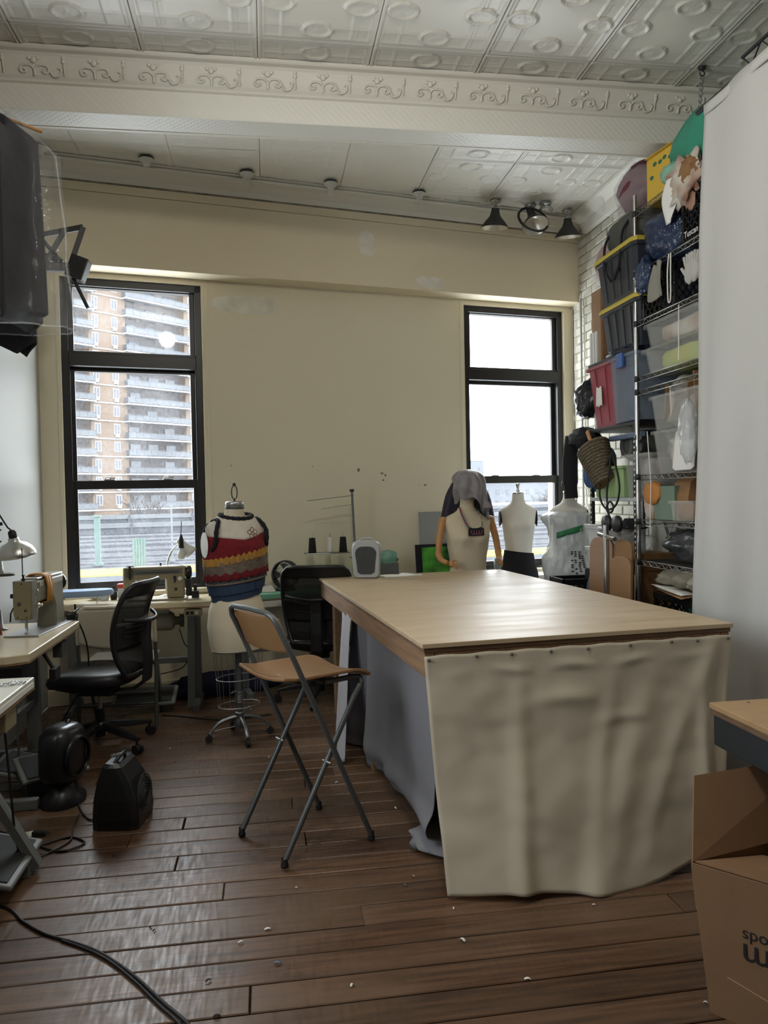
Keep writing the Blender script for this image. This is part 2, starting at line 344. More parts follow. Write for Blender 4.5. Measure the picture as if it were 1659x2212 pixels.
for r_ in range(38):
    z = .93+r_*.0735
    for k in range(6):
        yy = 6.42-k*.207-(.1 if r_ % 2 else 0)
        link('brick', bme, wr, (XR+.003+rnd.uniform(-.002, .003), yy, z))
g = G(); g.box(XR-.002, XR+.012, -5, 5.17, 0, CEIL); g.box(XR-.002, XR+.012, 5.17, 6.6, 0, .89); part('plaster_face', g, M['brickpaint'], wr)
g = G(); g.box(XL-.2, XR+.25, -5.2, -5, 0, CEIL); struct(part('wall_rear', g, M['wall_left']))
g = G(); g.box(-1.95, -.9, -.03, 0, 0, .11); g.box(-.9, 2.42, -.03, 0, 0, .11); struct(wallobj('baseboard_back', g, M['wall'], bevel=.004))
# ------------------------------------------------------------------ windows
def window(n, a, b):
    root = struct(wallobj('window_%d' % n, G().box(a, a+.048, .03, .15, WZ0, WZ1).box(b-.048, b, .03, .15, WZ0, WZ1).box(a, b, .03, .15, WZ1-.052, WZ1).box(a, b, .03, .15, WZ0, WZ0+.03), M['winframe'], bevel=.003))
    part('transom_bar', G().box(a+.048, b-.048, .02, .15, 2.425, 2.515).box(a+.048, b-.048, .035, .12, 2.515, 2.535), M['winframe'], root, bevel=.003)
    def sash(nm, z0, z1, d0, d1, rail):
        f = part(nm, G().box(a+.048, a+.048+.036, d0, d1, z0, z1).box(b-.084, b-.048, d0, d1, z0, z1).box(a+.084, b-.084, d0, d1, z0, z0+rail[0]).box(a+.084, b-.084, d0, d1, z1-rail[1], z1), M['winframe'], root, bevel=.003)
        part('pane', G().box(a+.07, b-.07, (d0+d1)/2-.002, (d0+d1)/2+.002, z0+.02, z1-.02), M['glass'], f)
        return f
    sash('fixed_light', 2.535, WZ1-.052, .06, .09, (.006, .008))
    sash('upper_sash', 1.555, 2.425, .095, .125, (.04, .03))
    lo = sash('lower_sash', WZ0+.03, 1.60, .05, .09, (.05, .065))
    for s in (a+.30, b-.27):
        part('sash_lock', G().box(s-.035, s+.035, .052, .088, 1.60, 1.608).tube(arc((s-.01, .07, 1.608), .018, 0, 180, 8), .004, 6).box(s+.005, s+.04, .06, .07, 1.612, 1.62), M['steel'], lo)
    part('stop', G().box(a+.048, a+.055, .03, .05, WZ0+.03, 2.425).box(b-.055, b-.048, .03, .05, WZ0+.03, 2.425), M['winframe'], root)
    part('sill', G().box(a-.02, b+.02, -.05, .06, WZ0-.03, WZ0+.003), M['wall'], root, bevel=.004)
window(1, *WIN[0]); window(2, *WIN[1])
g = G()
for k in range(3): yy = LY0+(LY1-LY0-.05)*k/2; g.box(XL-.13, XL-.05, yy, yy+.05, LZ0, LZ1)
for z in (LZ0, 1.9, LZ1-.05): g.box(XL-.13, XL-.05, LY0, LY1, z, z+.05)
w3 = struct(part('window_3', g, M['winframe'])); part('pane', G().box(XL-.092, XL-.088, LY0, LY1, LZ0, LZ1), M['glass'], w3)
# ------------------------------------------------------------------ ceiling
g = G(); g.box(XL-.2, XR+.25, -5.2, 7.0, CEIL+.012, CEIL+.25); ceil = struct(part('ceiling', g, M['tin']))
def tile_h(u, v):
    # pressed pattern: rope rib on the border, inner strap lines, four oval medallions
    h = 0
    def bump(d, w_, a): return a*max(0, 1-(d/w_)**2)
    eu = min(u, 1-u); ev = min(v, 1-v); ed = min(eu, ev)
    h = max(h, bump(ed-.012, .016, 1.0), bump(ed-.05, .008, .55))
    for q in (.2, .8):
        if ed > .05: h = max(h, bump(u-q, .012, .6), bump(v-q, .012, .6))
        if ed > .05: h = max(h, bump(u-q-.03, .006, .35), bump(v-q-.03, .006, .35))
    if .235 < u < .765 and .235 < v < .765: h = 0
    for cu, cv in ((.5, .17), (.5, .83), (.17, .5), (.83, .5)):
        du, dv = u-cu, v-cv; d = math.hypot(du/.125, dv/.10)
        if d < 1.12:
            ring = bump(d-.95, .13, .95); ang = math.atan2(dv, du)
            inner = .55*max(0, 1-d*1.15)*(.6+.4*math.sin(5*ang)) if d < .85 else 0
            h = max(ring, inner, .12 if d < .9 else 0)
    return h
def tile_mesh(nm, u0, u1, v0, v1, sx, sy, nx, ny, amp):
    gg = G()
    gg.sheet(lambda a, b: ((a-.5)*sx, (.5-b)*sy, -amp*tile_h(u0+(u1-u0)*a, v0+(v1-v0)*b)), nx, ny)
    return gg.mesh(nm, M['tin'])
TP = .588
full = tile_mesh('ceiling_panel', 0, 1, 0, 1, TP-.003, TP-.003, 64, 64, .013)
half = tile_mesh('ceiling_panel', 0, 1, .64, 1, TP-.003, .207, 64, 26, .013)
flat_ = tile_mesh('ceiling_panel', 0, 1, 0, 1, TP-.003, TP-.003, 40, 40, .006)
for i in range(-1, 7):
    cxx = -1.166+TP*(i+.5)
    if cxx+TP/2 > XR+.3: continue
    link('ceiling_panel', half, ceil, (cxx, 4.045, CEIL+.006))
    for j in range(6): link('ceiling_panel', full, ceil, (cxx, 3.94-TP*(j+.5), CEIL+.006+rnd.uniform(-.001, .001)))
    for j in range(3): link('ceiling_panel', flat_ if i < 4 else full, ceil, (cxx, 4.62+TP*(j+.5), CEIL+.006+rnd.uniform(-.001, .001)))
# beam with pressed-tin cornice
g = G(); g.box(XL, XR, 4.225, 4.405, 3.472, CEIL); beam = struct(part('trim_6', g, M['diamond'], bevel=.003))
prof = [(4.118, 3.752), (4.118, 3.738), (4.125, 3.732), (4.150, 3.728), (4.160, 3.715), (4.172, 3.69), (4.186, 3.66), (4.200, 3.635), (4.212, 3.622), (4.212, 3.610), (4.224, 3.604), (4.235, 3.604), (4.235, 3.752)]
g = G(); g.prism([(a, b) for a, b in prof], XL, XR, 'x'); corn = part('cornice', g, M['tin'], beam)
g = G(); g.box(XL, XR, 4.395, 4.412, 3.468, 3.478); part('soffit_edge_bead', g, M['tin'], beam)
def scroll():
    gg = G(); cv = lambda x, t: (x, 4.160+.040*t-.004, 3.715-.093*t)   # t down the cove
    def tb(pts, r): gg.tube([cv(*p) for p in spline(pts, 5)], r, 6)
    tb([(0,.62),(.02,.45),(.055,.45),(.07,.62),(.06,.78),(.04,.72),(.05,.6)], .005)
    tb([(0,.62),(-.02,.45),(-.055,.45),(-.07,.62),(-.06,.78),(-.04,.72),(-.05,.6)], .005)
    tb([(.07,.62),(.09,.9),(.12,.85),(.13,.6),(.115,.52)], .0045); tb([(0,.62),(0,.9)], .006); tb([(.145,.85),(.145,.3)], .004)
    gg.sphere(cv(0,.2), .016, 10, (1,.5,1)); gg.sphere(cv(.02,.12), .010, 8, (1,.5,1)); gg.sphere(cv(-.02,.12), .010, 8, (1,.5,1)); gg.sphere(cv(.145,.2), .011, 8, (1,.5,1.2)); gg.sphere(cv(.145,.06), .009, 8, (1,.5,1))
    return gg.mesh('cornice_scroll', M['tin'])
scm = scroll(); x = -1.41
while x < XR-.15: link('cornice_scroll', scm, corn, (x, 0, 0)); x += .294
# cove along the header at the back
g = G(); g.prism([(-.40, 3.752), (-.40, 3.744), (-.385, 3.738), (-.30, 3.728), (-.22, 3.70), (-.195, 3.672), (-.187, 3.672), (-.187, 3.752)], -1.95, 2.42, 'x')
struct(wallobj('trim_7', g, M['tin']))
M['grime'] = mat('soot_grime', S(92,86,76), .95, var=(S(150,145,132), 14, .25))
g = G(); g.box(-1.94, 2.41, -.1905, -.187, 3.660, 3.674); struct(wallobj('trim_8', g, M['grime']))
# moulding along the right wall at the ceiling
g = G(); g.prism([(XR, 3.752), (XR-.16, 3.752), (XR-.15, 3.735), (XR-.06, 3.70), (XR-.03, 3.63), (XR, 3.62)], 4.41, 6.2, 'y'); struct(part('trim_9', g, M['tin']))
# ------------------------------------------------------------------ outside: apartment tower, railway, trees
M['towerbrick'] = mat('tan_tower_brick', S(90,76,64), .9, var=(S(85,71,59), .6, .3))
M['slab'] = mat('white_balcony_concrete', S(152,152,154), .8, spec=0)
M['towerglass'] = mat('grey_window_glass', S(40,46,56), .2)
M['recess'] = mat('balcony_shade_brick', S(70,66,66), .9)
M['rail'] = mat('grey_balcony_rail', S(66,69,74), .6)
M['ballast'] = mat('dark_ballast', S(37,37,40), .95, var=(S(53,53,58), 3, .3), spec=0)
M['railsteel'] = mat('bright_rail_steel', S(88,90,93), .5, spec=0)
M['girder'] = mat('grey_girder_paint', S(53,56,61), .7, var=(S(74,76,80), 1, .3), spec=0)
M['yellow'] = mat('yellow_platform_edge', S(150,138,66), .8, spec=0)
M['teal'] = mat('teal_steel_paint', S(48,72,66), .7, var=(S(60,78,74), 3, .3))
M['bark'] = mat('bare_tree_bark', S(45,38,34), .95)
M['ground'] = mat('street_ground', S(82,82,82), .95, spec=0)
U = Vector((.757, .653, 0)); A0 = ray(140, 900); A0 = EYEP + A0*(105/A0.dot(_fw)); A0.z = 0
NO = Vector((U.y, -U.x, 0))
def tt(px):   # distance along the facade for a column of the view
    d = ray(px, 900); k = (A0-EYEP).dot(NO)/d.dot(NO); return (EYEP+d*k-A0).dot(U)
tower = thing('apartment_tower', 'tan brick apartment tower with white balcony bands seen through the left window', 'building', (A0.x, A0.y, 0), math.atan2(U.y, U.x))
tl, tr = -8.0, tt(436); ST, Z0 = 2.55, 5.16-2.55*7
b0, b1 = tt(276), tt(402); lb1 = tt(196)
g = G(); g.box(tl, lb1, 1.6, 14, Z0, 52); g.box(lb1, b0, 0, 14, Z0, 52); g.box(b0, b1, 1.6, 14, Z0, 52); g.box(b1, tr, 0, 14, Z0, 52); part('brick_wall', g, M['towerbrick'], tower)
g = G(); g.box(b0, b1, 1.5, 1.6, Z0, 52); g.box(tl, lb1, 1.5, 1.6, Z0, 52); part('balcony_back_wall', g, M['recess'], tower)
wins = [tt(210), tt(252)]; ww = (tt(219)-tt(202))*.8
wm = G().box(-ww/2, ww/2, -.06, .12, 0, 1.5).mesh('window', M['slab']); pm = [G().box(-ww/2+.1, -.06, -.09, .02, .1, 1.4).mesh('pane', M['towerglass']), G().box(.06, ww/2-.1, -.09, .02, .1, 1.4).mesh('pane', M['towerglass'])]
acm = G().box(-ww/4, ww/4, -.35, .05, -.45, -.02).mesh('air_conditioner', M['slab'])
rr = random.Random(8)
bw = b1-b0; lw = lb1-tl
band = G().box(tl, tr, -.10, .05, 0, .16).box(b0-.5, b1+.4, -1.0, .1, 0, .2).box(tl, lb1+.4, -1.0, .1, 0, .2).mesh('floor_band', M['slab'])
def railing(x0, x1):
    gg = G(); gg.box(x0, x1, -.95, -.90, 1.05, 1.12)
    n = max(3, int((x1-x0)/1.1))
    for i in range(n+1): gg.box(x0+(x1-x0)*i/n-.04, x0+(x1-x0)*i/n+.04, -.95, -.88, .2, 1.1)
    gg.box(x0, x1, -.93, -.91, .3, 1.0); gg.box(x0, x0+.05, -.93, 1.5, .4, 1.08); gg.box(x1-.05, x1, -.93, 1.5, .4, 1.08)
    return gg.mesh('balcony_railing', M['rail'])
r1, r2 = railing(b0-.4, b1+.3), railing(tl, lb1+.3)
bd = [G().box(x, x+1.7, 1.35, 1.56, .3, 2.1).mesh('balcony_door', M['towerglass']) for x in (b0+bw*.12, b0+bw*.42, b0+bw*.72)]; ld = G().box(lb1-3.6, lb1-1.5, 1.35, 1.56, .3, 2.1).mesh('balcony_door', M['towerglass'])
for k in range(-0, 19):
    z = Z0+ST*k
    link('floor_band', band, tower, (0, 0, z))
    if z < -1: continue
    link('balcony_railing', r1, tower, (0, 0, z)); link('balcony_railing', r2, tower, (0, 0, z))
    for b_ in bd:
        if rr.random() < .8: link('balcony_door', b_, tower, (rr.uniform(-.3, .3), 0, z))
    link('balcony_door', ld, tower, (0, 0, z))
    for x in wins+[tt(416)]:
        wi = link('window', wm, tower, (x, 0, z+.75))
        for p in pm: link('pane', p, wi)
        if rr.random() < .6: link('air_conditioner', acm, wi)
# railway outside, parallel to the back wall
def wobj(name, g_, m, label=None, cat=None, **k): o = wallobj(name, g_, m, **k); return tag(o, label, cat) if label else o
g = G(); g.box(-90, 160, 23, 330, -9.2, -9.0); o = struct(wallobj('ground', g, M['ground']))
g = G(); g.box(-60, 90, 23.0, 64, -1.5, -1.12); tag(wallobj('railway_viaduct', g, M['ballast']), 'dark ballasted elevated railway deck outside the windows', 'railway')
tracks = [(24.6, 'nearest'), (27.8, 'second'), (31.6, 'third'), (36, 'fourth'), (41.5, 'fifth'), (46, 'sixth'), (52, 'seventh'), (58, 'farthest')]
ordn = ['nearest', 'second nearest', 'third nearest', 'fourth nearest', 'fifth nearest', 'sixth nearest', 'second farthest', 'farthest']
for (d, _), nm in zip(tracks, ordn):
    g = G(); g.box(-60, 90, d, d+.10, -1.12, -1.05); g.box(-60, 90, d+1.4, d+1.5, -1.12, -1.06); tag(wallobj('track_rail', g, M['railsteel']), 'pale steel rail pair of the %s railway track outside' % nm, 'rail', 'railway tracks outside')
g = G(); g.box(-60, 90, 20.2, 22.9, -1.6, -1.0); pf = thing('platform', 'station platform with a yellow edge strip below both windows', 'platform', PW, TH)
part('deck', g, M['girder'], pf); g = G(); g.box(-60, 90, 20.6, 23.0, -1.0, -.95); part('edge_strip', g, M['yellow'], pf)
def guard(d, z0, z1, nm):
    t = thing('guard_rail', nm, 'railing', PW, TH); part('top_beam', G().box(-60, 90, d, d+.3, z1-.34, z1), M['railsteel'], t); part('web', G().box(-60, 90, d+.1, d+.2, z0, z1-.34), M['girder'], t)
    for k in range(-10, 16): part('post', G().box(k*5.2, k*5.2+.15, d-.1, d+.05, -1.12, z1), M['girder'], t) if abs(k) < 6 else None
guard(62, -.55, .25, 'upper grey and white girder of the far viaduct parapet'); guard(55, -1.0, -.25, 'lower grey girder of the viaduct parapet behind the tracks')
def wp_from(px, d, z):   # point at wall distance d in the column px
    q = ray(px, 1100); k = ((PW+WN*d)-EYEP).dot(WN)/q.dot(WN); p = EYEP+q*k; return Vector((p.x, p.y, z))
p = wp_from(209, 25.9, -1.05); g = G(); g.cb((0,0,.95), (.2,.2,1.9)).cb((0,0,.05), (.34,.34,.1)).cb((0,0,1.92), (.3,.3,.06)); one('railing_post', g, M['teal'], 'teal steel post standing among the tracks outside the left window', 'post', loc=p)
p = wp_from(298, 22.7, -.95); t = thing('platform_screen', 'pale green ribbed metal panel on the platform outside the left window', 'panel', p, TH)
part('sheet', G().cb((0,0,.53), (.46,.05,1.06)), M['teal'], t)
for k in range(5): part('rib', G().cb((-.18+.09*k, -.04, .53), (.03,.05,1.06)), M['teal'], t)
p = wp_from(370, 26, -1.05); one('light_pole', G().tube([(0,0,0),(0,0,2.3)], .035, 8).cb((0,0,.04), (.2,.2,.08)), M['railsteel'], 'thin pale pole beside the tracks behind the white clip lamp', 'pole', loc=p)
# bare trees
def tree(name, base, h, spread, seed, label, depth=5):
    r_ = random.Random(seed); t = thing(name, label, 'tree', base, 0, 'bare trees behind the railway'); gt, gb = G(), G()
    def br(p, d, L, rad, k):
        q = p + d*L; mid = p + d*(L*.5) + Vector((r_.uniform(-.06, .06), r_.uniform(-.06, .06), 0))*L
        (gt if k == depth else gb).tube([p, mid, q], [rad, rad*.85, rad*.7], 5 if k > 2 else 3, False)
        if k == 0: return
        for _ in range(3 if k > 1 else 4):
            nd = (d + Vector((r_.uniform(-1, 1), r_.uniform(-1, 1), r_.uniform(-.25, .6)))*spread).normalized(); br(q if r_.random() < .7 else mid, nd, L*r_.uniform(.62, .8), rad*.62, k-1)
    br(Vector((0,0,0)), Vector((0,0,1)), h*.28, h*.018, depth)
    part('trunk', gt, M['bark'], t); part('branches', gb, M['bark'], t)
tree('bare_tree', wp_from(215, 69, -9), 11.5, .8, 3, 'bare winter tree in front of the tower at the left of the left window')
tree('bare_tree', wp_from(322, 70, -9), 13.5, .8, 5, 'larger bare winter tree in front of the tower at the middle of the left window')
tree('bare_tree', wp_from(400, 74, -9), 12.5, .8, 9, 'bare winter tree in front of the tower at the right of the left window')
for i, (px, d, h) in enumerate(((1035, 78, 11.5), (1080, 84, 11.6), (1130, 80, 12.2), (1178, 76, 14.2), (1212, 74, 14.5))):
    tree('bare_tree', wp_from(px, d, -9), h, .85, 20+i, ['bare tree at the left edge of the right window view', 'second bare tree from the left in the right window view', 'bare tree in the middle of the right window view', 'tall bare tree right of the middle in the right window', 'tallest bare tree at the right edge of the right window'][i], 5)
# far skyline through the right window
M['far'] = mat('pale_far_facade', S(82,85,90), .9); M['farred'] = mat('red_far_facade', S(70,39,35), .9)
def far(name, px, d, wd, z1, m, label):
    t = thing(name, label, 'building', wp_from(px, d, -9), TH); part('walls', G().box(-wd/2, wd/2, 0, 5, 0, z1+9), m, t); part('roof_edge', G().box(-wd/2-.2, wd/2+.2, -.2, 5.2, z1+9, z1+9.4), M['slab'], t)
    n = max(2, int(wd/3))
    for r_ in range(max(1, int((z1+9)/3))):
        for k in range(n): part('window', G().box(-wd/2+wd*(k+.5)/n-.5, -wd/2+wd*(k+.5)/n+.5, -.08, .1, r_*3+1, r_*3+2.4), M['towerglass'], t)
far('far_tower', 1026, 260, 8, 14, M['far'], 'pale distant tower at the left of the right window'); far('far_block', 1065, 200, 9, 5.6, M['far'], 'small pale distant block left of the dress form neck'); far('low_building', 1140, 180, 34, 4.4, M['far'], 'long low pale building on the right window skyline'); far('brick_house', 1150, 66, 7.5, -.05, M['farred'], 'low red brick house behind the tracks in the right window')
# ------------------------------------------------------------------ cutting table
M['ply'] = mat('worn_plywood_top', S(190,170,140), .46, var=(S(172,150,118), 3.2, .26), bump=(14, .05, .004), stretch=(.8,5,1), rvar=.14)
M['plyedge'] = mat('plywood_edge', S(122,92,64), .7, var=(S(84,60,42), 30, .2), stretch=(.3,.3,6))
M['board'] = mat('rough_pine_board', S(150,116,82), .7, var=(S(112,82,56), 5, .25), stretch=(8,.6,8), bump=(20, .15, .004))
M['canvas'] = mat('natural_canvas', S(226,216,196), .9, var=(S(218,207,186), 2, .3), bump=(300, .12, .001), transl=.42)
M['greycloth'] = mat('grey_cotton_cloth', S(132,130,134), .9, bump=(280, .15, .001), transl=.12)
TW, TL, TZ = 1.30, 2.47, .90
table = thing('cutting_table', 'large plywood cutting table with canvas front skirt and grey side cloth', 'table', (.566, 2.774, 0), R(5))
part('table_top', G().box(-.012, TW+.012, -.012, TL, TZ-.018, TZ), M['ply'], table, bevel=.002)
part('under_sheet', G().box(-.004, TW+.004, -.004, TL-.01, TZ-.036, TZ-.0195), M['plyedge'], table, bevel=.0015)
for nm, a in (('apron_board', (.0, .038, 0, TL-.03)), ('apron_board', (TW-.038, TW, 0, TL-.03)), ('apron_board', (.04, TW-.04, 0.0, .038)), ('apron_board', (.04, TW-.04, TL-.07, TL-.032))):
    part(nm, G().box(a[0], a[1], a[2], a[3], TZ-.128, TZ-.0365), M['board'], table, bevel=.003)
for x, y in ((.19, .10), (TW-.19, .10), (.06, TL-.2), (TW-.15, TL-.2), (.06, 1.2), (TW-.15, 1.2)):
    part('leg', G().box(x, x+.09, y, y+.09, 0, TZ-.13), M['board'], table, bevel=.004)
part('lower_shelf', G().box(.16, TW-.16, .2, TL-.2, .14, .16), M['plyedge'], table)
def canvas_fn(u, v):
    x = -.004 + (TW+.012)*u; w_ = v
    zb = .012 + .03*max(0, u-.55)/.45 + .015*math.sin(u*9)
    z = (TZ-.048)*(1-v) + zb*v + .004*math.sin(u*8*math.pi*1.0)**2*(1-v)**6
    bow = .07 + .16*math.sin(min(1, u*1.02+.06)*math.pi)**.7
    y = -.008 - bow*(v**1.7)
    y -= .02*math.exp(-((u-.15-.25*v)/.06)**2)*v*(1-v)*2
    y -= .030*math.exp(-((u-.78+.35*v)/.05)**2)*v*1.1*(1-.4*v)
    y -= .026*math.exp(-((u-.93+.10*v)/.035)**2)*v**.5
    y += .030*math.exp(-((u-.985+.08*v)/.03)**2)*v**.5
    y -= .010*math.exp(-((u-.42)/.10)**2)*math.exp(-((v-.22-1.2*(u-.42)**2)/.03)**2) + .008*math.exp(-((u-.60)/.08)**2)*math.exp(-((v-.33-1.5*(u-.60)**2)/.025)**2)
    y -= .012*math.exp(-((u-.05-.30*v)/.035)**2)*(1-v)*v*3 + .014*math.exp(-((u-.97+.42*v)/.035)**2)*(1-v)*v*3
    y -= .022*math.exp(-((u-.30+.10*v)/.03)**2)*v**.7 + .02*math.exp(-((u-.62+.22*v)/.03)**2)*v**.8*(1-.5*v)
    y -= .005*math.exp(-((v-.085-.008*math.sin(u*25))/.018)**2)*math.sin(u*math.pi)*(1+math.sin(u*31))
    y += .016*noise.noise(Vector((u*5, v*4, 1.3)))*min(1, v*4) + .004*noise.noise(Vector((u*14, v*12, 4)))*min(1, v*6)
    x += .03*v*(1-u)*1.2 - .13*max(0, u-.85)/.15*v*.8
    return (x, min(y, -.007), z)
cv = part('canvas_skirt', G().sheet(canvas_fn, 90, 70), M['canvas'], table, solid=.002)
for k in range(9):
    u = [.012, .155, .262, .385, .505, .645, .785, .875, .985][k]; p = canvas_fn(u, .004)
    part('nail_head', G().lathe([(0,.006),(.004,.005),(.0062,.001),(.0062,-.002)], 10).at(Matrix.Identity(4)), M['dgrey'], table).matrix_local = Matrix.Translation((p[0], p[1]-.003, p[2]-.010)) @ Matrix.Rotation(R(90), 4, 'X')
def grey_fn(u, v):
    y0 = .035 + 1.63*u; zt = TZ-.10
    yb = .20 + 1.72*u
    y = y0*(1-v)+yb*v
    x = .045*(1-v) + (.10-.02*u)*v
    fold = (.012+.055*v)*(max(0, u-.35)/.65)**.7*math.sin(u*26+.4+v*.5)
    x += fold - .05*v*max(0, u-.5)
    x += -.035*math.exp(-((v-.86)/.08)**2)*(1-u) + .01*noise.noise(Vector((u*6, v*5, 0)))*v + .015*math.sin(u*10+v*6)*v*(1-u)
    x += .10*max(0, v-.9)/.1*(1-u)**2
    z = zt*(1-v) + .006*v + .03*math.exp(-((v-.95)/.03)**2)*(1-u)*abs(math.sin(u*22))
    return (x, y, z)
part('side_cloth', G().sheet(grey_fn, 130, 60), M['greycloth'], table, solid=.003, label='grey cotton cloth pinned along the left side of the table')
g = G(); g.sheet(lambda u, v: (.005-.07*v**.7*(1-u)-.02*v+.022*math.sin(u*14+v*2)*v**.6, 1.40+.30*u+.16*v*(u-.4), .80-.78*v-.02*math.sin(u*9)*v), 40, 40)
part('cloth_tail', g, mat('pale_grey_cloth', S(196,194,200), .9, transl=.2), table, solid=.003)
part('cloth_hem', G().blob((.16, .30, .025), (.14, .16, .028), .35, 3, 4, flat=.1), M['greycloth'], table)
# ------------------------------------------------------------------ folding bar stool
M['birch'] = mat('bent_birch_ply', S(138,108,76), .38, var=(S(134,94,56), 3, .3), stretch=(8,1,8))
M['stoolgrey'] = mat('silver_grey_lacquer', S(84,87,86), .38, 0.2)
st = thing('bar_stool', 'folding bar stool with bent wooden seat and grey tubular crossed legs', 'stool', (.127, 3.267, 0), R(28.7))
hw = .205; ht = 1.0
def fr(side): return [(.205, side*hw, .02), (-.02, side*(hw-.004), .53), (-.155, side*(hw-.008), .83), (-.215, side*(hw-.01), .955)]
top = [(-.228, .175, .987), (-.234, .14, 1.0), (-.236, 0, 1.003), (-.234, -.14, 1.0), (-.228, -.175, .987)]
part('back_frame', G().tube(fr(1)+top+list(reversed(fr(-1))), .0115, 10), M['stoolgrey'], st)
hi = .182
def ff(side): return [(-.20, side*hi, .02), (.14, side*hi, .60), (.185, side*hi, .655), (.19, side*(hi-.008), .678), (.17, side*(hi-.02), .69), (.02, side*(hi-.03), .688)]
part('front_frame', G().tube(spline(ff(1), 3), .0115, 10).tube(spline(ff(-1), 3), .0115, 10).tube([(.02, .15, .688), (.02, -.15, .688)], .009, 8), M['stoolgrey'], st)
part('rear_crossbar', G().tube([(-.10, hw, .705), (-.10, -hw, .705)], .009, 8), M['stoolgrey'], st)
def seat_fn(u, v): x = -.19+.42*u; y = (v-.5)*.385; return (x, y, .706+.02*(2*abs(v-.5))**2 - .030*max(0, u-.78)**2/.05 + .012*max(0, .15-u)/.15)
part('seat', G().sheet(seat_fn, 24, 16), M['birch'], st, solid=.013, bevel=.003)
def back_fn(u, v):
    a = (u-.5)*2; rr_ = abs(a)**6*.02; z = .835+(.15-rr_)*v+rr_*.5; return (-.165-.052*(v)-.030*(1-a*a)+.012, a*.188, z)
part('backrest', G().sheet(back_fn, 26, 12), M['birch'], st, solid=.011, bevel=.003)
for x, y in ((.205, hw), (.205, -hw), (-.20, hi), (-.20, -hi)): part('rubber_foot', G().lathe([(0,0),(.014,0),(.016,.008),(.013,.022),(.0125,.035)], 12, c=(x, y, 0)), M['rubber'], st)
for s in (1, -1): part('pivot_rivet', G().tube([(.0, s*(hi-.02), .372), (.0, s*(hw+.016), .372)], .006, 8), M['steel'], st)
# ------------------------------------------------------------------ fan heater on the table
M['silver'] = mat('silver_plastic', S(172,174,174), .35, 0.15)
M['grille'] = mat('dark_grille', S(58,60,60), .6)
def at_table(x, y, z=TZ): return Vector((.566+x*math.cos(R(5))-y*math.sin(R(5)), 2.774+x*math.sin(R(5))+y*math.cos(R(5)), z))
def rrect(wb, wt, h, r, n=6, z0=0):
    pts = []
    for cx_, cz, a0 in ((wb/2-r, z0+r, -90), (wt/2-r*1.6, z0+h-r*1.6, 0), (-wt/2+r*1.6, z0+h-r*1.6, 90), (-wb/2+r, z0+r, 180)):
        q = r if cz < z0+h/2 else r*1.6
        for i in range(n+1): a = R(a0+90*i/n); pts.append((cx_+q*math.cos(a), cz+q*math.sin(a)))
    return pts
hp = at_table(.30, 2.33); sh = thing('fan_heater', 'small silver portable fan heater standing on the cutting table', 'heater', hp, R(-14))
def ringy(y, k, dz=0): return [(x*k, y, .125+(z-.125)*k+dz) for x, z in rrect(.175, .19, .25, .03)]
part('body', G().loft([ringy(-.07, .93), ringy(-.062, .985), ringy(-.02, 1.02), ringy(.04, .96, -.004), ringy(.07, .82, -.01)]), M['silver'], sh)
gr = [(x, z) for x, z in rrect(.115, .142, .185, .03, z0=.028)]
part('grille', G().loft([[(x, -.0705, z) for x, z in gr], [(x*.97, -.075, .115+(z-.115)*.97) for x, z in gr]]), M['grille'], sh)
gg = G()
for k in range(10): gg.box(-.062, .062, -.077, -.0745, .045+k*.0165, .0465+k*.0165)
for k in range(9): gg.box(-.056+k*.014, -.0548+k*.014, -.077, -.0745, .04, .205)
part('grille_wires', gg, M['dgrey'], sh)
part('logo_plate', G().lathe([(0,0),(.012,0),(.013,-.003)], 14, 1, .6, (0,0,0)), M['black'], sh).matrix_local = Matrix.Translation((0, -.068, .226)) @ Matrix.Rotation(R(90), 4, 'X')
part('handle', G().tube(spline([(-.05, .0, .245), (-.035, .0, .262), (0, .0, .266), (.035, .0, .262), (.05, .0, .245)], 4), .006, 8), M['silver'], sh)
# papers lying on the far end of the table
for i, (x, y, a, w_) in enumerate(((.50, 2.33, 12, .2), (.62, 2.38, -20, .16))):
    g = G(); g.sheet(lambda u, v: ((u-.5)*w_, (v-.5)*.13, .002+.004*math.sin(u*5+i)*v), 8, 6)
    one('paper_sheet', g, M['paper'], ['white paper sheet lying right behind the fan heater', 'second white paper sheet near the back edge of the table'][i], 'paper', 'papers on the cutting table', at_table(x, y), R(a), solid=.0006)
# ------------------------------------------------------------------ work bench and carton at the right
M['benchgreen'] = mat('dark_painted_apron', S(34,40,44), .55, var=(S(24,28,32), 8, .3))
M['benchtop'] = mat('rough_plywood_benchtop', S(168,138,98), .6, var=(S(150,118,80), 3, .3), stretch=(1,5,1))
bt = thing('work_bench', 'rough plywood bench with dark painted apron at the right edge', 'bench', (1.421, 2.319, 0), 0)
part('bench_top', G().box(0, .66, -1.5, 0, .732, .75), M['benchtop'], bt, bevel=.002); part('under_sheet', G().box(.004, .66, -1.5, -.004, .712, .7315), M['plyedge'], bt, bevel=.002)
part('apron_board', G().box(.01, .05, -1.5, -.008, .612, .7115), M['benchgreen'], bt, bevel=.004); part('apron_board', G().box(.052, .66, -.05, -.01, .612, .7115), M['benchgreen'], bt, bevel=.004)
for x, y in ((.42, -.2), (.56, -.2), (.42, -1.4), (.56, -1.4)): part('leg', G().box(x, x+.08, y, y+.08, 0, .711), M['benchgreen'], bt, bevel=.003)
for x, y in ((.12, -.03), (.22, -.05), (.1, -.3), (.25, -.02)): part('screw_head', G().lathe([(0,.002),(.005,.0015),(.006,0)], 10, c=(x, y, .75)), M['dgrey'], bt)
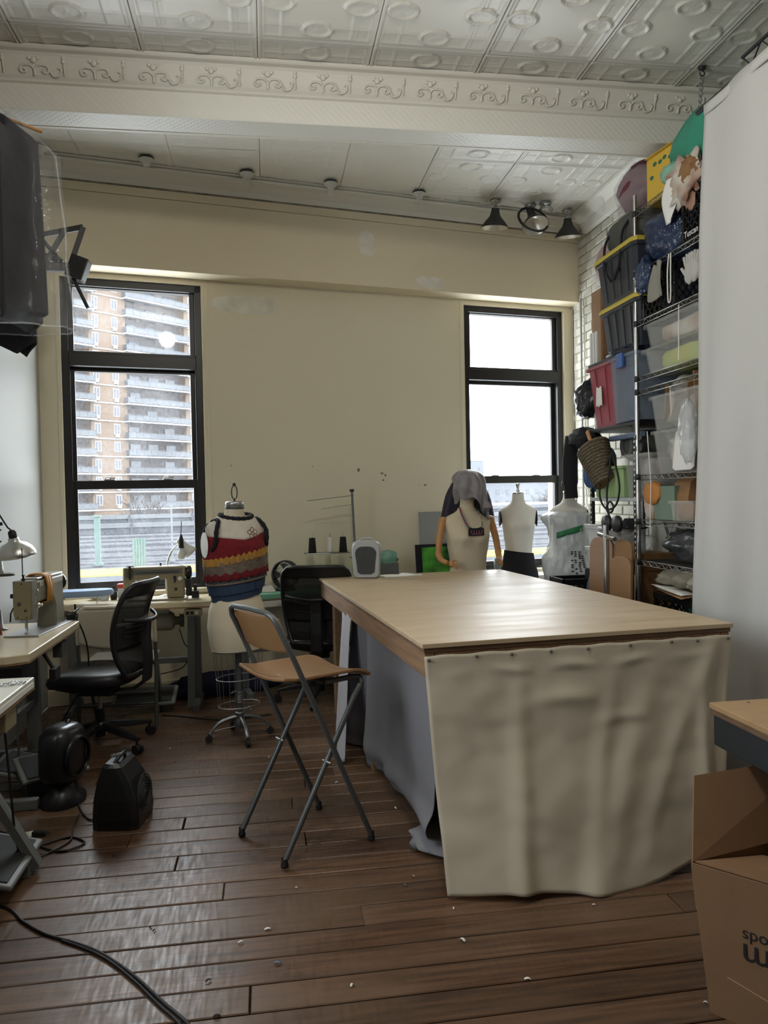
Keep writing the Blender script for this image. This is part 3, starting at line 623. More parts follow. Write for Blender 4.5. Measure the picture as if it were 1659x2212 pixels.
def text_mesh(txt, size, m, name='printed_text', ext=.0004):
    c = bpy.data.curves.new(name, 'FONT'); c.body = txt; c.size = size; c.extrude = ext; o = bpy.data.objects.new(name, c); COL.objects.link(o)
    bpy.context.view_layer.update(); me = bpy.data.meshes.new_from_object(o.evaluated_get(bpy.context.evaluated_depsgraph_get())); bpy.data.objects.remove(o); me.materials.clear(); me.materials.append(m); return me
M['ink'] = mat('black_print', (.012,.012,.016), .7)
cb = thing('cardboard_box', 'brown corrugated shipping box with upside-down print and raised flap under the bench', 'box', (1.150, 1.97, 0), R(-50))
# local x runs along the printed face towards the camera's right, local y into the box; the box leans a little
LX, LY, HB = .62, .46, .41; ln = .045
def bp_(x, y, z): return (x+ln*(1-z/HB)*1.0+y*.45, y*.89+.01*(1-z/HB), z)
def panel(a, b, c, d, t=.004):
    g_ = G(); A, B, C_, D = [Vector(q) for q in (a, b, c, d)]; n_ = (B-A).cross(D-A).normalized()*t
    return g_.add([A, B, C_, D, A+n_, B+n_, C_+n_, D+n_], [(3,2,1,0),(4,5,6,7),(0,1,5,4),(1,2,6,5),(2,3,7,6),(3,0,4,7)])
part('front_panel', panel(bp_(0,0,0), bp_(LX,0,0), bp_(LX,0,HB), bp_(0,0,HB)), M['card'], cb)
part('side_panel', panel(bp_(0,LY,0), bp_(0,0,0), bp_(0,0,HB), bp_(0,LY,HB)), M['card'], cb); part('side_panel', panel(bp_(LX,0,0), bp_(LX,LY,0), bp_(LX,LY,HB), bp_(LX,0,HB)), M['card'], cb)
part('back_panel', panel(bp_(LX,LY,0), bp_(0,LY,0), bp_(0,LY,HB), bp_(LX,LY,HB)), M['card'], cb); part('bottom_panel', panel(bp_(0,0,.003), bp_(LX,0,.003), bp_(LX,LY,.003), bp_(0,LY,.003)), M['card'], cb)
part('top_flap', panel(bp_(.005,.005,HB), bp_(LX-.005,.005,HB), bp_(LX-.005,LY*.55,HB-.03), bp_(.005,LY*.55,HB-.03)), M['card'], cb)
part('raised_flap', panel((.0, .0, HB), (.45*LY, .89*LY, HB), (.45*LY-.02, .89*LY+.16, HB+.185), (-.05, .16, HB+.185)), M['card'], cb)
part('corner_tab', panel(bp_(-.012,.03,HB-.01), bp_(-.002,-.002,HB-.01), bp_(-.004,-.002,HB-.13), bp_(-.008,.02,HB-.13)), M['card'], cb)
tm = text_mesh('s.com', .098, M['ink']); t1 = link('printed_text', tm, cb); t1.matrix_local = Matrix.Translation((.36, -.0012, .232)) @ Matrix.Rotation(R(90), 4, 'X') @ Matrix.Rotation(R(180), 4, 'Z')
tm = text_mesh('Sporting Goods', .046, M['ink']); t1 = link('printed_text', tm, cb); t1.matrix_local = Matrix.Translation((.425, -.0012, .268)) @ Matrix.Rotation(R(90), 4, 'X') @ Matrix.Rotation(R(180), 4, 'Z')
part('packing_tape', G().tube([bp_(.06, -.002, .12), bp_(.2, -.002, .085), bp_(LX, -.002, .03)], .003, 6), mat('clear_packing_tape', S(190,160,120), .15), cb)
# ------------------------------------------------------------------ white cloth partition on the right
M['sheetcloth'] = mat('white_cotton_sheet', S(216,215,212), .9, bump=(250, .1, .001), transl=.3)
def cur_fn(u, v):
    yt = 3.487-2.9*u; yb = 3.76-3.0*u; z = 3.306*(1-v)+.06*v; y = yt*(1-v)+yb*v
    if u == 0: y -= .0
    x = 2.15 + (.012+.028*v)*math.sin(u*34+1.2*math.sin(u*9)+v*.8) + .02*noise.noise(Vector((u*9, v*3, 2))) + .012*math.sin(u*80+v*2)*v
    return (x, y, z + (.01*math.sin(u*20) if v < .02 else 0))
pc = thing('cloth_partition', 'tall white cotton sheet hung as a partition in front of the shelves', 'curtain', (0,0,0), 0)
part('sheet', G().sheet(cur_fn, 120, 50), M['sheetcloth'], pc, solid=.002)
g = G(); g.sheet(lambda u, v: (2.145+.006*math.sin(u*30), 3.489-2.9*u, 3.312-.05*v), 60, 3); part('hem', g, M['sheetcloth'], pc, solid=.003)
rl = thing('curtain_truss', 'black metal truss rail hanging on a chain above the white partition', 'rail', (2.19, 3.5, 3.34), 0)
part('rail', G().tube([(0, .12, .0), (0, -2.9, .0)], .012, 8).tube([(0, -.25, .07), (0, -2.9, .07)], .008, 8), M['blackmetal'], rl)
gz = G(); pts = []
for k in range(40): pts.append((0, -.25-k*.068, .0 if k % 2 else .07))
part('truss_web', gz.tube(pts, .004, 6), M['blackmetal'], rl)
ch = thing('hanging_chain', 'steel chain hanging from a ceiling hook to the partition rail', 'chain', (2.40, 3.915, 3.745), 0)
part('ceiling_hook', G().lathe([(0,.0),(.022,-.002),(.02,-.012),(.006,-.016),(0,-.018)], 12).tube(arc((0,0,-.034), .014, 90, -200, 10), .004, 6), M['blackmetal'], ch)
cdir = Vector((2.19, 3.60, 3.345))-Vector((2.40, 3.915, 3.70)); nl = 12
for k in range(nl):
    c0 = Vector((0,0,-.05)) + cdir*((k+.5)/nl); L_ = cdir.length/nl*.72; d_ = cdir.normalized(); sd = d_.orthogonal().normalized(); sd = sd if k % 2 else d_.cross(sd)
    part('link', G().tube([c0+d_*L_*math.sin(a_)+sd*.009*math.cos(a_) for a_ in [2*math.pi*i/10 for i in range(10)]], .0026, 5, closed=True), M['steel'], ch)
# ------------------------------------------------------------------ dress forms
M['linen'] = mat('cream_linen', S(214,202,176), .9, var=(S(206,193,166), 3, .3), bump=(300, .1, .001))
M['whitelinen'] = mat('white_linen', S(222,218,208), .9, bump=(300, .1, .001))
M['castiron'] = mat('grey_cast_metal', (.22,.225,.23), .35, .8)
PROF = [(0,.160,.118,0),(.06,.172,.128,0),(.15,.180,.136,.004),(.26,.170,.128,.004),(.36,.140,.108,0),(.43,.124,.098,0),(.50,.128,.100,0),(.60,.143,.108,0),(.68,.152,.112,0),(.75,.162,.102,.004),(.80,.172,.086,.010),(.826,.160,.074,.014),(.848,.118,.066,.016),(.866,.080,.060,.014),(.885,.064,.058,.010),(.915,.056,.055,.004),(.955,.053,.053,0)]
def prof_at(z):
    for a, b in zip(PROF, PROF[1:]):
        if z <= b[0]:
            t = (z-a[0])/(b[0]-a[0]); t = max(0, min(1, t)); t = t*t*(3-2*t)*.5+t*.5
            return [a[i]+(b[i]-a[i])*t for i in (1, 2, 3)]
    return list(PROF[-1][1:])
def torso_pt(z, ph, off=0, bust=1.0):
    rx, ry, yo = prof_at(z); c, s = math.cos(ph), math.sin(ph)
    x = (rx+off)*math.copysign(abs(c)**.9, c); y = (ry+off)*math.copysign(abs(s)**.9, s)+yo
    for sx in (-1, 1):
        q = ((x-sx*.068)/.05)**2 + ((z-.675)/.052)**2
        if s < 0: y -= bust*.036*math.exp(-q)
    if z > .7 and s > 0: y += .01*math.sin((z-.7)/.15*math.pi) if z < .85 else 0
    return (x, y, z)
def torso(z0=0, z1=.955, sc=(1,1,1), n=40, m=44, bust=1.0):
    g_ = G(); g_.loft([[Vector(torso_pt(z0+(z1-z0)*i/m, 2*math.pi*j/n, 0, bust))*Vector(sc) if False else Vector((lambda p: (p[0]*sc[0], p[1]*sc[1], p[2]*sc[2]))(torso_pt(z0+(z1-z0)*i/m, 2*math.pi*j/n, 0, bust))) for j in range(n)] for i in range(m+1)]); return g_
def shift(g_, dz): g_.v = [(x, y, z+dz) for x, y, z in g_.v]; return g_
# form with the patchwork top
fa = thing('dress_form', 'cream linen dress form on a cast wheeled stand wearing the patchwork top', 'dress form', (-.188, 4.70, 0), R(26)); ZA, SA = .545, .905
part('torso', shift(torso(sc=(1,1,SA)), ZA), M['linen'], fa)
part('neck_cap', G().lathe([(.052,.0),(.055,.006),(.055,.018),(.05,.024),(0,.026)], 24, c=(0,0,ZA+.955*SA-.002)), M['steel'], fa)
part('neck_band', G().lathe([(.0545,-.022),(.0565,-.02),(.0560,.001),(.054,.002)], 24, c=(0,0,ZA+.955*SA-.002)), M['dgrey'], fa)
g = G(); zc = ZA+.955*SA+.022; g.tube([(0,0,zc),(0,0,zc+.018)], .006, 8)
for k in range(4):
    a = k*math.pi/2+.4; g.tube(spline([(0,0,zc+.012),(.017*math.cos(a),.017*math.sin(a),zc+.025),(.023*math.cos(a),.023*math.sin(a),zc+.055),(.017*math.cos(a),.017*math.sin(a),zc+.085),(0,0,zc+.097)], 4), .0032, 6)
g.sphere((0,0,zc+.102), .011, 10); part('finial', g, M['blackmetal'], fa)
part('arm_plate', G().loft([[(-.192+.004*k, .002+.052*(1-.12*k)*math.cos(a), ZA+.70*SA+.068*(1-.12*k)*math.sin(a)) for a in [2*math.pi*j/20 for j in range(20)]] for k in (3, 1, 0, -1)]), M['alu'], fa)
part('pole', G().tube([(0,0,.12),(0,0,ZA+.02)], .019, 12), M['dgrey'], fa)
part('hip_rim', G().tube([(.16*math.cos(a), .118*math.sin(a), ZA-.003) for a in [2*math.pi*j/30 for j in range(30)]], .004, 6, closed=True), M['dgrey'], fa)
cg = G(); zr = [.37, .205]
for z, k in ((zr[0], .86), (zr[1], .80)): cg.tube([(.16*k*math.cos(a), .118*k*math.sin(a), z) for a in [2*math.pi*j/30 for j in range(30)]], .003, 6, closed=True)
for j in range(10): a = 2*math.pi*j/10+.2; cg.tube([(.155*math.cos(a), .114*math.sin(a), ZA), (.16*.86*math.cos(a), .118*.86*math.sin(a), zr[0]), (.16*.8*math.cos(a), .118*.8*math.sin(a), zr[1])], .0017, 5)
part('skirt_cage', cg, M['steel'], fa)
g = G(); g.tube([(0,0,.215),(0,0,.29)], .0235, 14)
for k in range(7): g.lathe([(.0235,0),(.026,.003),(.0235,.006)], 14, c=(0,0,.218+k*.010))
g.tube([(-.02,-.01,.288),(-.045,-.02,.293),(-.06,-.025,.285)], .005, 6); part('height_screw', g, M['castiron'], fa)
part('thumb_screw', G().tube([(.02,-.01,.175),(.045,-.02,.178)], .004, 6).tube([(.056+.012*math.cos(a), -.024, .178+.012*math.sin(a)) for a in [2*math.pi*j/12 for j in range(12)]], .0035, 6, closed=True), M['castiron'], fa)
part('hub', G().lathe([(.022,.06),(.03,.08),(.034,.10),(.026,.118),(.024,.15),(.03,.153),(.03,.16),(.02,.164)], 20), M['castiron'], fa)
for k in range(4):
    a = R(-100+90*k); c_, s_ = math.cos(a), math.sin(a)
    path = spline([(.02,0,.135),(.06,0,.128),(.11,0,.115),(.15,0,.092),(.178,0,.06),(.188,0,.05)], 4)
    lg = part('leg', G().loft([[(p.x*c_-w_*s_, p.x*s_+w_*c_, p.z+h_) for w_, h_ in ((-.013,-.006),(.013,-.006),(.015,.003),(.007,.010),(-.007,.010),(-.015,.003))] for p in path]).tube([(.03*c_,.03*s_,.075),(.10*c_,.10*s_,.07),(.165*c_,.165*s_,.062)], .004, 6), M['castiron'], fa)
    part('caster', G().tube([(.188*c_-.011*s_, .188*s_+.011*c_, .022), (.188*c_+.011*s_, .188*s_-.011*c_, .022)], .022, 16).tube([(.188*c_,.188*s_,.03),(.188*c_,.188*s_,.055)], .006, 8), M['rubber'], lg)
# patchwork top worn by the form
tp = thing('patchwork_top', 'sleeveless patchwork knit top with white yoke and blue ribbed hem on the dress form', 'top', (-.188, 4.70, 0), R(26))
GP = [(.85,.150,.120),(.90,.160,.126),(.96,.172,.132),(1.03,.184,.138),(1.10,.188,.142),(1.17,.186,.142),(1.23,.180,.130),(1.28,.178,.112),(1.315,.150,.096),(1.338,.105,.084),(1.352,.078,.074)]
def gprof(z):
    if z <= GP[0][0]: return GP[0][1:]
    for a, b in zip(GP, GP[1:]):
        if z <= b[0]: t = (z-a[0])/(b[0]-a[0]); return (a[1]+(b[1]-a[1])*t, a[2]+(b[2]-a[2])*t)
    return GP[-1][1:]
def tp_pt(z, ph, off=0):
    rx, ry = gprof(z); c, s = math.cos(ph), math.sin(ph); y = (ry+off)*s+.006
    for sx in (-1, 1):
        if s < 0: y -= .022*math.exp(-(((rx*c)-sx*.07)/.06)**2-((z-1.16)/.07)**2)
    return ((rx+off)*c, y, z)
def bandpart(name, z0f, z1f, m, off=0, ruff=0, fq=0, a0=0, a1=360, n=72, m_=10, solid=.004, sd=0):
    g_ = G(); cl = (a1-a0 == 360)
    rings = []
    for i in range(m_+1):
        t = i/m_; row = []
        for j in range(n if cl else n+1):
            ph = R(a0+(a1-a0)*j/n); z = z0f(ph)*(1-t)+z1f(ph)*t
            row.append(tp_pt(z, ph, off+ruff*math.sin(fq*ph+2*t)*(.3+.7*(1-t))+.003*noise.noise(Vector((math.cos(ph)*5, math.sin(ph)*5, z*14+sd)))))
        rings.append(row)
    g_.loft(rings, False, True, cl); return part(name, g_, m, tp, solid=solid)
tilt = lambda ph: .022*math.cos(ph)
K = lambda z, tl=1.0, wob=0, f=9: (lambda ph: z+tilt(ph)*tl+wob*math.sin(f*ph))
M['yoke'] = mat('white_pleated_cotton', S(206,198,184), .9, var=(S(190,180,166), 20, .3)); M['redknit'] = mat('dark_red_knit', S(122,22,30), .95, var=(S(92,14,22), 40, .2), bump=(120, .5, .004)); M['yelknit'] = mat('mustard_crochet', S(188,142,62), .95, var=(S(150,104,40), 50, .2), bump=(120, .6, .004))
M['greyknit'] = mat('grey_brown_knit', S(124,110,96), .95, var=(S(92,82,72), 30, .25), bump=(90, .6, .005)); M['bluerib'] = mat('navy_rib', S(46,62,86), .95, bump=(150, .3, .003)); M['blacktrim'] = mat('black_crochet_trim', S(20,20,26), .95, bump=(110, .8, .006))
vf = lambda ph: 1.205+.035*abs(math.cos(ph))+.012*math.cos(ph)
bandpart('yoke', vf, lambda ph: 1.345, M['yoke'], .004, .0022, 22)
bandpart('red_band', K(1.105), vf, M['redknit'], .006, .003, 13)
bandpart('yellow_band', K(1.082, 1.6, .003, 31), K(1.128, 1.6, .008, 37), M['yelknit'], .011, .002, 40)
bandpart('grey_band', K(1.012, 1), K(1.098, 1.5, .006, 29), M['greyknit'], .010, .006, 30, sd=3)
bandpart('red_ruffle', K(.985, 1, .006, 21), K(1.022, 1, .010, 19), M['redknit'], .016, .008, 26)
bandpart('stripe_band', K(.955), K(.995), mat('grey_stripe_knit', S(92,90,92), .95, var=(S(40,40,44), 60, .2)), .008, .005, 34)
bandpart('piping', K(.957, 1), K(.968, 1), M['greyknit'], .014, .002, 40, m_=3)
bandpart('blue_skirt', K(.895), K(.958), M['bluerib'], .006, .006, 24); bandpart('hem_band', K(.858), K(.898), M['bluerib'], .001, .001, 8)
part('neck_trim', G().tube([(lambda q: (q[0], q[1], q[2]+.003))(tp_pt(1.342+.010*math.sin(ph)+.006*math.cos(ph*2), ph, .006)) for ph in [2*math.pi*j/48 for j in range(48)]], [.011+.003*(j % 2) for j in range(48)], 7, closed=True), M['blacktrim'], tp)
for sx in (-1, 1):
    pts = []
    for j in range(28):
        a = 2*math.pi*j/28; pts.append((sx*(.172-.045*max(0, math.sin(a))**2+.010*math.cos(a)), -.010+.066*math.cos(a)-.02, 1.232+.092*math.sin(a)))
    part('armhole_trim', G().tube(pts, [.012+.003*(j % 2) for j in range(28)], 7, closed=True), M['blacktrim'], tp)
fl_ = G()
for k in range(5):
    a = R(72*k+90); cz, cx_ = 1.243+.021*math.sin(a), .055+.021*math.cos(a)
    pp = []
    for j in range(14):
        b_ = 2*math.pi*j/14; X_ = cx_+.0125*math.cos(b_); Z_ = cz+.0125*math.sin(b_); rx, ry = gprof(Z_); ph = -math.acos(max(-1, min(1, X_/(rx+.006)))); q = tp_pt(Z_, ph, .008); pp.append((X_, q[1]-.001, Z_))
    fl_.tube(pp, .0018, 5, closed=True)
part('flower_embroidery', fl_, mat('brown_embroidery', S(120,74,62), .9), tp)
# ------------------------------------------------------------------ mannequin with headscarf, and two more forms behind the table
M['beech'] = mat('beech_wood_arm', S(196,146,92), .5, var=(S(180,128,78), 4, .3), stretch=(6,6,1))
mq = thing('mannequin', 'cream mannequin with jointed wooden arms behind the cutting table', 'mannequin', (1.52, 5.72, 0), R(8)); ZM = .46
part('torso', shift(torso(sc=(1.12,1.05,.98), z1=.90), ZM), M['linen'], mq)
part('neck_and_head', G().loft([[(.058*k*math.cos(a)+dx, .056*k*math.sin(a)+dy, z) for a in [2*math.pi*j/24 for j in range(24)]] for z, k, dx, dy in ((1.32,1.1,0,.008),(1.37,.95,0,.0),(1.42,1.0,0,-.005),(1.47,1.25,0,-.01),(1.53,1.4,0,-.008),(1.58,1.15,0,0),(1.605,.5,0,0))]), M['linen'], mq)
part('pole', G().tube([(0,0,.04),(0,0,ZM+.03)], .018, 10), M['steel'], mq); part('base', G().lathe([(0,0),(.17,0),(.17,.012),(.04,.035),(0,.036)], 28), M['steel'], mq)
for sx in (-1, 1):
    up = [(sx*.200,.012,1.235),(sx*.216,.006,1.18),(sx*.235,-.005,1.09),(sx*.246,-.012,1.005)]
    ua = part('upper_arm', G().tube(spline(up, 4), [.030-.006*i/12 for i in range(13)], 14), M['beech'], mq); part('shoulder_joint', G().sphere((sx*.196,.012,1.245), .034, 14), M['beech'], ua)
    fa_ = part('forearm', G().tube(spline([(sx*.246,-.014,.995),(sx*.238,-.05,.955),(sx*.212,-.12,.935)], 4), [.026-.008*i/8 for i in range(9)], 12), M['beech'], mq); part('elbow_joint', G().sphere((sx*.247,-.013,1.0), .027, 12), M['beech'], fa_)
    hd = G(); hd.blob((sx*.196,-.15,.93), (.016,.032,.024), .05, 2, 3, 14, 10)
    for k in range(4): y0 = -.168; hd.tube([(sx*.196,y0,.945-.011*k),(sx*.190,y0-.035+.004*abs(k-1.2),.943-.012*k),(sx*.182,y0-.058+.006*abs(k-1.2),.938-.012*k)], [.007,.0065,.005], 6)
    hd.tube([(sx*.192,-.142,.952),(sx*.176,-.165,.960),(sx*.170,-.185,.955)], [.0075,.007,.005], 6); part('hand', hd, M['beech'], mq)
M['scarf'] = mat('grey_satin_scarf', S(138,134,138), .45, var=(S(112,104,110), 6, .3), sheen=.3, bump=(14, .3, .01))
def scarf_fn(u, v):
    ph = 2*math.pi*u; th = v; lean = .03
    if v < .5: t = v/.5; r_ = .115*math.sin(t*math.pi/2)**.8; z = 1.635-.085*(1-math.cos(t*math.pi/2))
    else:
        t = (v-.5)/.5; drop = .23 + .09*math.cos(ph-.1) + .03*math.sin(ph)
        r_ = .115+.016*t+.018*t*math.sin(ph*7+t*2); z = 1.55-drop*t*.95
        r_ *= 1-.20*t*(math.cos(ph-.3) > .3)
    k = 1+.05*math.sin(ph*9+v*5)*v+.14*noise.noise(Vector((math.cos(ph)*2.2, math.sin(ph)*2.2, v*3.5)))*min(1, v*3)+.05*noise.noise(Vector((math.cos(ph)*6, math.sin(ph)*6, v*9)))*v
    return (r_*k*math.cos(ph)*1.05+lean*v+.02*v*v, r_*k*math.sin(ph)*1.08-.02*v, z+.02*math.sin(ph*6+1)*max(0, v-.8)/.2)
one('headscarf', G().sheet(scarf_fn, 72, 36), M['scarf'], 'grey satin scarf draped over the head of the wooden-armed mannequin', 'scarf', None, (1.52, 5.72, 0), R(8), solid=.002)
lp = thing('lanyard_pouch', 'colourful neck strap with small black printed pouch on the mannequin chest', 'pouch', (1.52, 5.72, 0), R(8))
part('strap', G().tube(spline([(-.075,-.03,1.345),(-.078,-.075,1.30),(-.062,-.118,1.23),(-.045,-.135,1.195)], 5), .007, 6), mat('teal_strap', S(52,96,112), .8, var=(S(150,40,70), 26, .06)), lp); part('strap', G().tube(spline([(.07,-.035,1.33),(.075,-.085,1.28),(.07,-.118,1.22),(.062,-.134,1.195)], 5), .005, 6), mat('yellow_strap', S(180,166,110), .8, var=(S(70,90,100), 26, .08)), lp)
part('strap_loop', G().tube(spline([(-.05,-.132,1.20),(0,-.140,1.182),(.065,-.132,1.20)], 5), .004, 6), M['blackcloth'], lp)
part('pouch', G().cb((.008,-.146,1.163), (.125,.014,.056)), M['blackcloth'], lp, bevel=.003)
g = G()
for k in range(5): g.bar((-.028+.018*k,-.1535,1.15), (-.040+.024*k,-.1535,1.178), .003, .002, (0,1,0))
g.bar((-.03,-.1535,1.147),(.05,-.1535,1.147), .003, .002, (0,1,0)); part('pouch_print', g, mat('pink_print', S(186,110,130), .7), lp)
def form_b(loc, rz, sc, label, name='dress_form', m=None, zb=.50):
    t = thing(name, label, 'dress form', loc, rz); m = m or M['whitelinen']
    part('torso', shift(torso(sc=sc), zb), m, t); zt = zb+.955*sc[2]
    part('neck_cap', G().lathe([(.05*sc[0],-.004),(.056*sc[0],0),(.056*sc[0],.012),(.03,.018),(0,.02)], 24, c=(0,0,zt)), M['chrome'], t)
    part('finial', G().lathe([(.0,.012),(.017,.016),(.018,.026),(.010,.034),(.011,.05),(.018,.075),(.020,.085),(0,.088)], 18, c=(0,0,zt)), M['chrome'], t)
    part('pole', G().tube([(0,0,.03),(0,0,zb+.03)], .016, 10), M['chrome'], t); part('base', G().lathe([(0,0),(.16,0),(.16,.012),(.03,.03),(0,.032)], 24), M['castiron'], t)
    for sx in (-1, 1): part('arm_plate', G().loft([[(sx*(.170*sc[0]-.004*k+.002), .012+.036*(1-.1*k)*math.cos(a), zb+.735*sc[2]+.060*(1-.1*k)*math.sin(a)) for a in [2*math.pi*j/18 for j in range(18)]] for k in ((3,1,0,-1) if sx < 0 else (-1,0,1,3))]), M['blackcloth'], t)
    return t
FB = (2.02, 6.00, 0); form_b(FB, R(-6), (.86,.9,.905), 'white dress form in a black skirt in front of the right window', zb=.575)
sk = thing('black_skirt', 'black wrap skirt worn by the white dress form at the right window', 'skirt', FB, R(-6))
def skirt_fn(u, v):
    z = .44*(1-v); zz = z-.02; rx, ry, yo = prof_at(max(0, zz)); ph = 2*math.pi*u; fl2 = .02*max(0, .15-z)/.15
    return ((rx*.86+.008+fl2)*math.cos(ph), (ry*.9+.008+fl2)*math.sin(ph)+.004*math.sin(ph*6)*v, .575+z*.905-.10*v-.015*math.cos(ph)*(1-v))
part('skirt_cloth', G().sheet(skirt_fn, 60, 20), M['blackcloth'], sk, solid=.003)
part('waistband', G().tube([skirt_fn(j/40, .01) for j in range(40)], .006, 6, closed=True), M['blackcloth'], sk)
# form wrapped in plastic
M['plasticwrap'] = mat('translucent_white_film', S(226,230,232), .25, alpha=.55, bump=(10, .6, .02))
FC = (2.30, 5.62, 0); form_b(FC, R(-10), (.80,.85,.88), 'white dress form wrapped in printed plastic film beside the shelves', zb=.60)
wp = thing('plastic_wrap', 'crinkled translucent plastic bag with black print wrapped around a dress form', 'plastic bag', FC, R(-10))
def wrap_fn(u, v):
    z = 1.36-.92*v; ph = 2*math.pi*u; rx, ry, yo = prof_at(min(.86, max(0, (z-.60)/.88)))
    puff = .020+.03*math.sin(v*math.pi)+.028*math.exp(-((v-.12)/.07)**2)*(1+math.cos(ph-2.6))+.055*math.exp(-((v-.47)/.10)**2)*max(0, math.cos(ph-2.9))
    q = .014*noise.noise(Vector((math.cos(ph)*4, math.sin(ph)*4, z*9)))+.010*noise.noise(Vector((math.cos(ph)*9, math.sin(ph)*9, z*16)))
    k = .25+.75*min(1, v/.10)
    return ((rx*.8+puff+q)*math.cos(ph)*k, (ry*.85+puff+q)*math.sin(ph)*k+yo, z+.012*math.sin(ph*3)*v)
part('film', G().sheet(wrap_fn, 80, 60), M['plasticwrap'], wp, solid=.0012)
def on_wrap(px_, v, o=.004):
    q = Vector(wrap_fn(px_, v)); return q*1.0 + Vector((q.x, q.y, 0)).normalized()*o
g = G()
rows = [on_wrap(u, .23-.05*(u-.64)/.17, .006) for u in [.62+.20*i/12 for i in range(13)]]; g.sheet(lambda u, v: rows[min(12, int(u*12+.5))]+Vector((0,0,-.045*v)), 12, 3); part('green_label', g, mat('green_tape', S(36,120,72), .5), wp, solid=.001)
g = G(); r5 = random.Random(5)
for c_ in range(4):
    for k in range(24):
        if r5.random() < .78:
            u = .735+.028*c_; v = .40+.0175*k; q = on_wrap(u, v, .005); g.cb(q, (.016,.003,.009), rot('Z', 0))
part('printed_letters', g, M['ink'], wp)
# pole of an old form standing beside the window jamb
pl_ = thing('form_stand', 'thin chrome stand with turned wooden finial and black lever by the window jamb', 'stand', (2.44, 6.02, 0), 0)
part('rod', G().tube([(0,0,.02),(0,0,1.60)], .007, 8), M['chrome'], pl_); part('finial', G().lathe([(0,1.585),(.012,1.59),(.016,1.61),(.011,1.625),(.017,1.645),(.018,1.665),(.010,1.685),(0,1.688)], 16), M['beech'], pl_); part('lever', G().tube([(0,0,1.55),(-.03,-.01,1.545),(-.045,-.012,1.50)], .005, 6).sphere((0,0,1.552), .014, 10), M['black'], pl_); part('base', G().lathe([(0,0),(.12,0),(.12,.01),(.02,.025),(0,.026)], 20), M['castiron'], pl_)
# ------------------------------------------------------------------ industrial sewing tables and machines
M['lamwhite'] = mat('cream_laminate_top', S(206,192,160), .3, var=(S(196,180,148), 2, .3)); M['lamwood'] = mat('worn_birch_edge', S(164,128,92), .6, var=(S(120,88,60), 8, .25)); M['lamgrey'] = mat('pale_grey_laminate', S(198,196,184), .35)
M['green'] = mat('green_table_mat', S(112,168,142), .5); M['castbeige'] = mat('beige_machine_enamel', S(150,140,112), .35, var=(S(140,130,102), 3, .3)); M['castgrey'] = mat('grey_machine_enamel', S(122,120,106), .4)
def sewing_table(name, label, loc, rz, L, D, top, z=.75, chamfer=0, th=.045, group=None, left_leg=True):
    """local x along the table, local y towards the back; front edge at y = 0"""
    t = thing(name, label, 'table', loc, rz)
    poly = [(chamfer*.6, 0), (L, 0), (L, D), (0, D), (0, chamfer)] if chamfer else [(0,0),(L,0),(L,D),(0,D)]
    part('table_top', G().prism(poly, z-th+.006, z, 'z'), top, t, bevel=.005); part('edge_band', G().prism([(x*1.001, y_) for x, y_ in poly], z-th, z-th+.0055, 'z'), M['lamwood'], t)
    for x in ((.10, L-.14) if left_leg else (L-.14,)):
        lg = part('leg', G().box(x, x+.045, D*.45, D*.45+.07, .05, z-th-.001), M['greypaint'], t, bevel=.004)
        part('leg_insert', G().box(x+.006, x+.039, D*.45+.01, D*.45+.06, .02, .4), M['greypaint'], lg); part('foot_bar', G().box(x-.002, x+.047, .0, D-.01, .0, .05), M['greypaint'], lg, bevel=.006); part('top_bracket', G().box(x-.002, x+.047, .05, D-.05, z-th-.03, z-th-.001), M['greypaint'], lg)
    part('cross_bar', G().box(.14, L-.14, D*.5, D*.5+.03, .30, .34), M['greypaint'], t, bevel=.003)
    return t
def motor(parent, x, y, z):
    m_ = part('motor', G().at(T(x, y, z, 0, 0, 90)).lathe([(0,-.09),(.05,-.09),(.062,-.075),(.066,-.03),(.066,.05),(.055,.07),(.03,.08),(.03,.11),(0,.11)], 22), M['castgrey'], parent)
    part('pulley', G().at(T(x+.125, y, z, 0, 0, 90)).lathe([(0,-.012),(.05,-.012),(.04,0),(.05,.012),(0,.012)], 20), M['dgrey'], m_); part('mount', G().box(x-.05, x+.04, y-.03, y+.03, z+.05, z+.12), M['castgrey'], m_)
    return m_
def treadle(parent, x, y, w_=.34):
    p_ = part('treadle', G().at(T(x, y, .10, 0, 14)).box(-w_/2, w_/2, -.13, .13, -.008, .012), M['greypaint'], parent, bevel=.008); part('rubber_mat', G().at(T(x, y, .10, 0, 14)).box(-w_/2+.025, w_/2-.025, -.105, .105, .0125, .016), M['rubber'], p_); part('pitman_rod', G().tube([(x+.1, y+.05, .12), (x+.06, y+.06, .58)], .006, 6), M['steel'], p_)
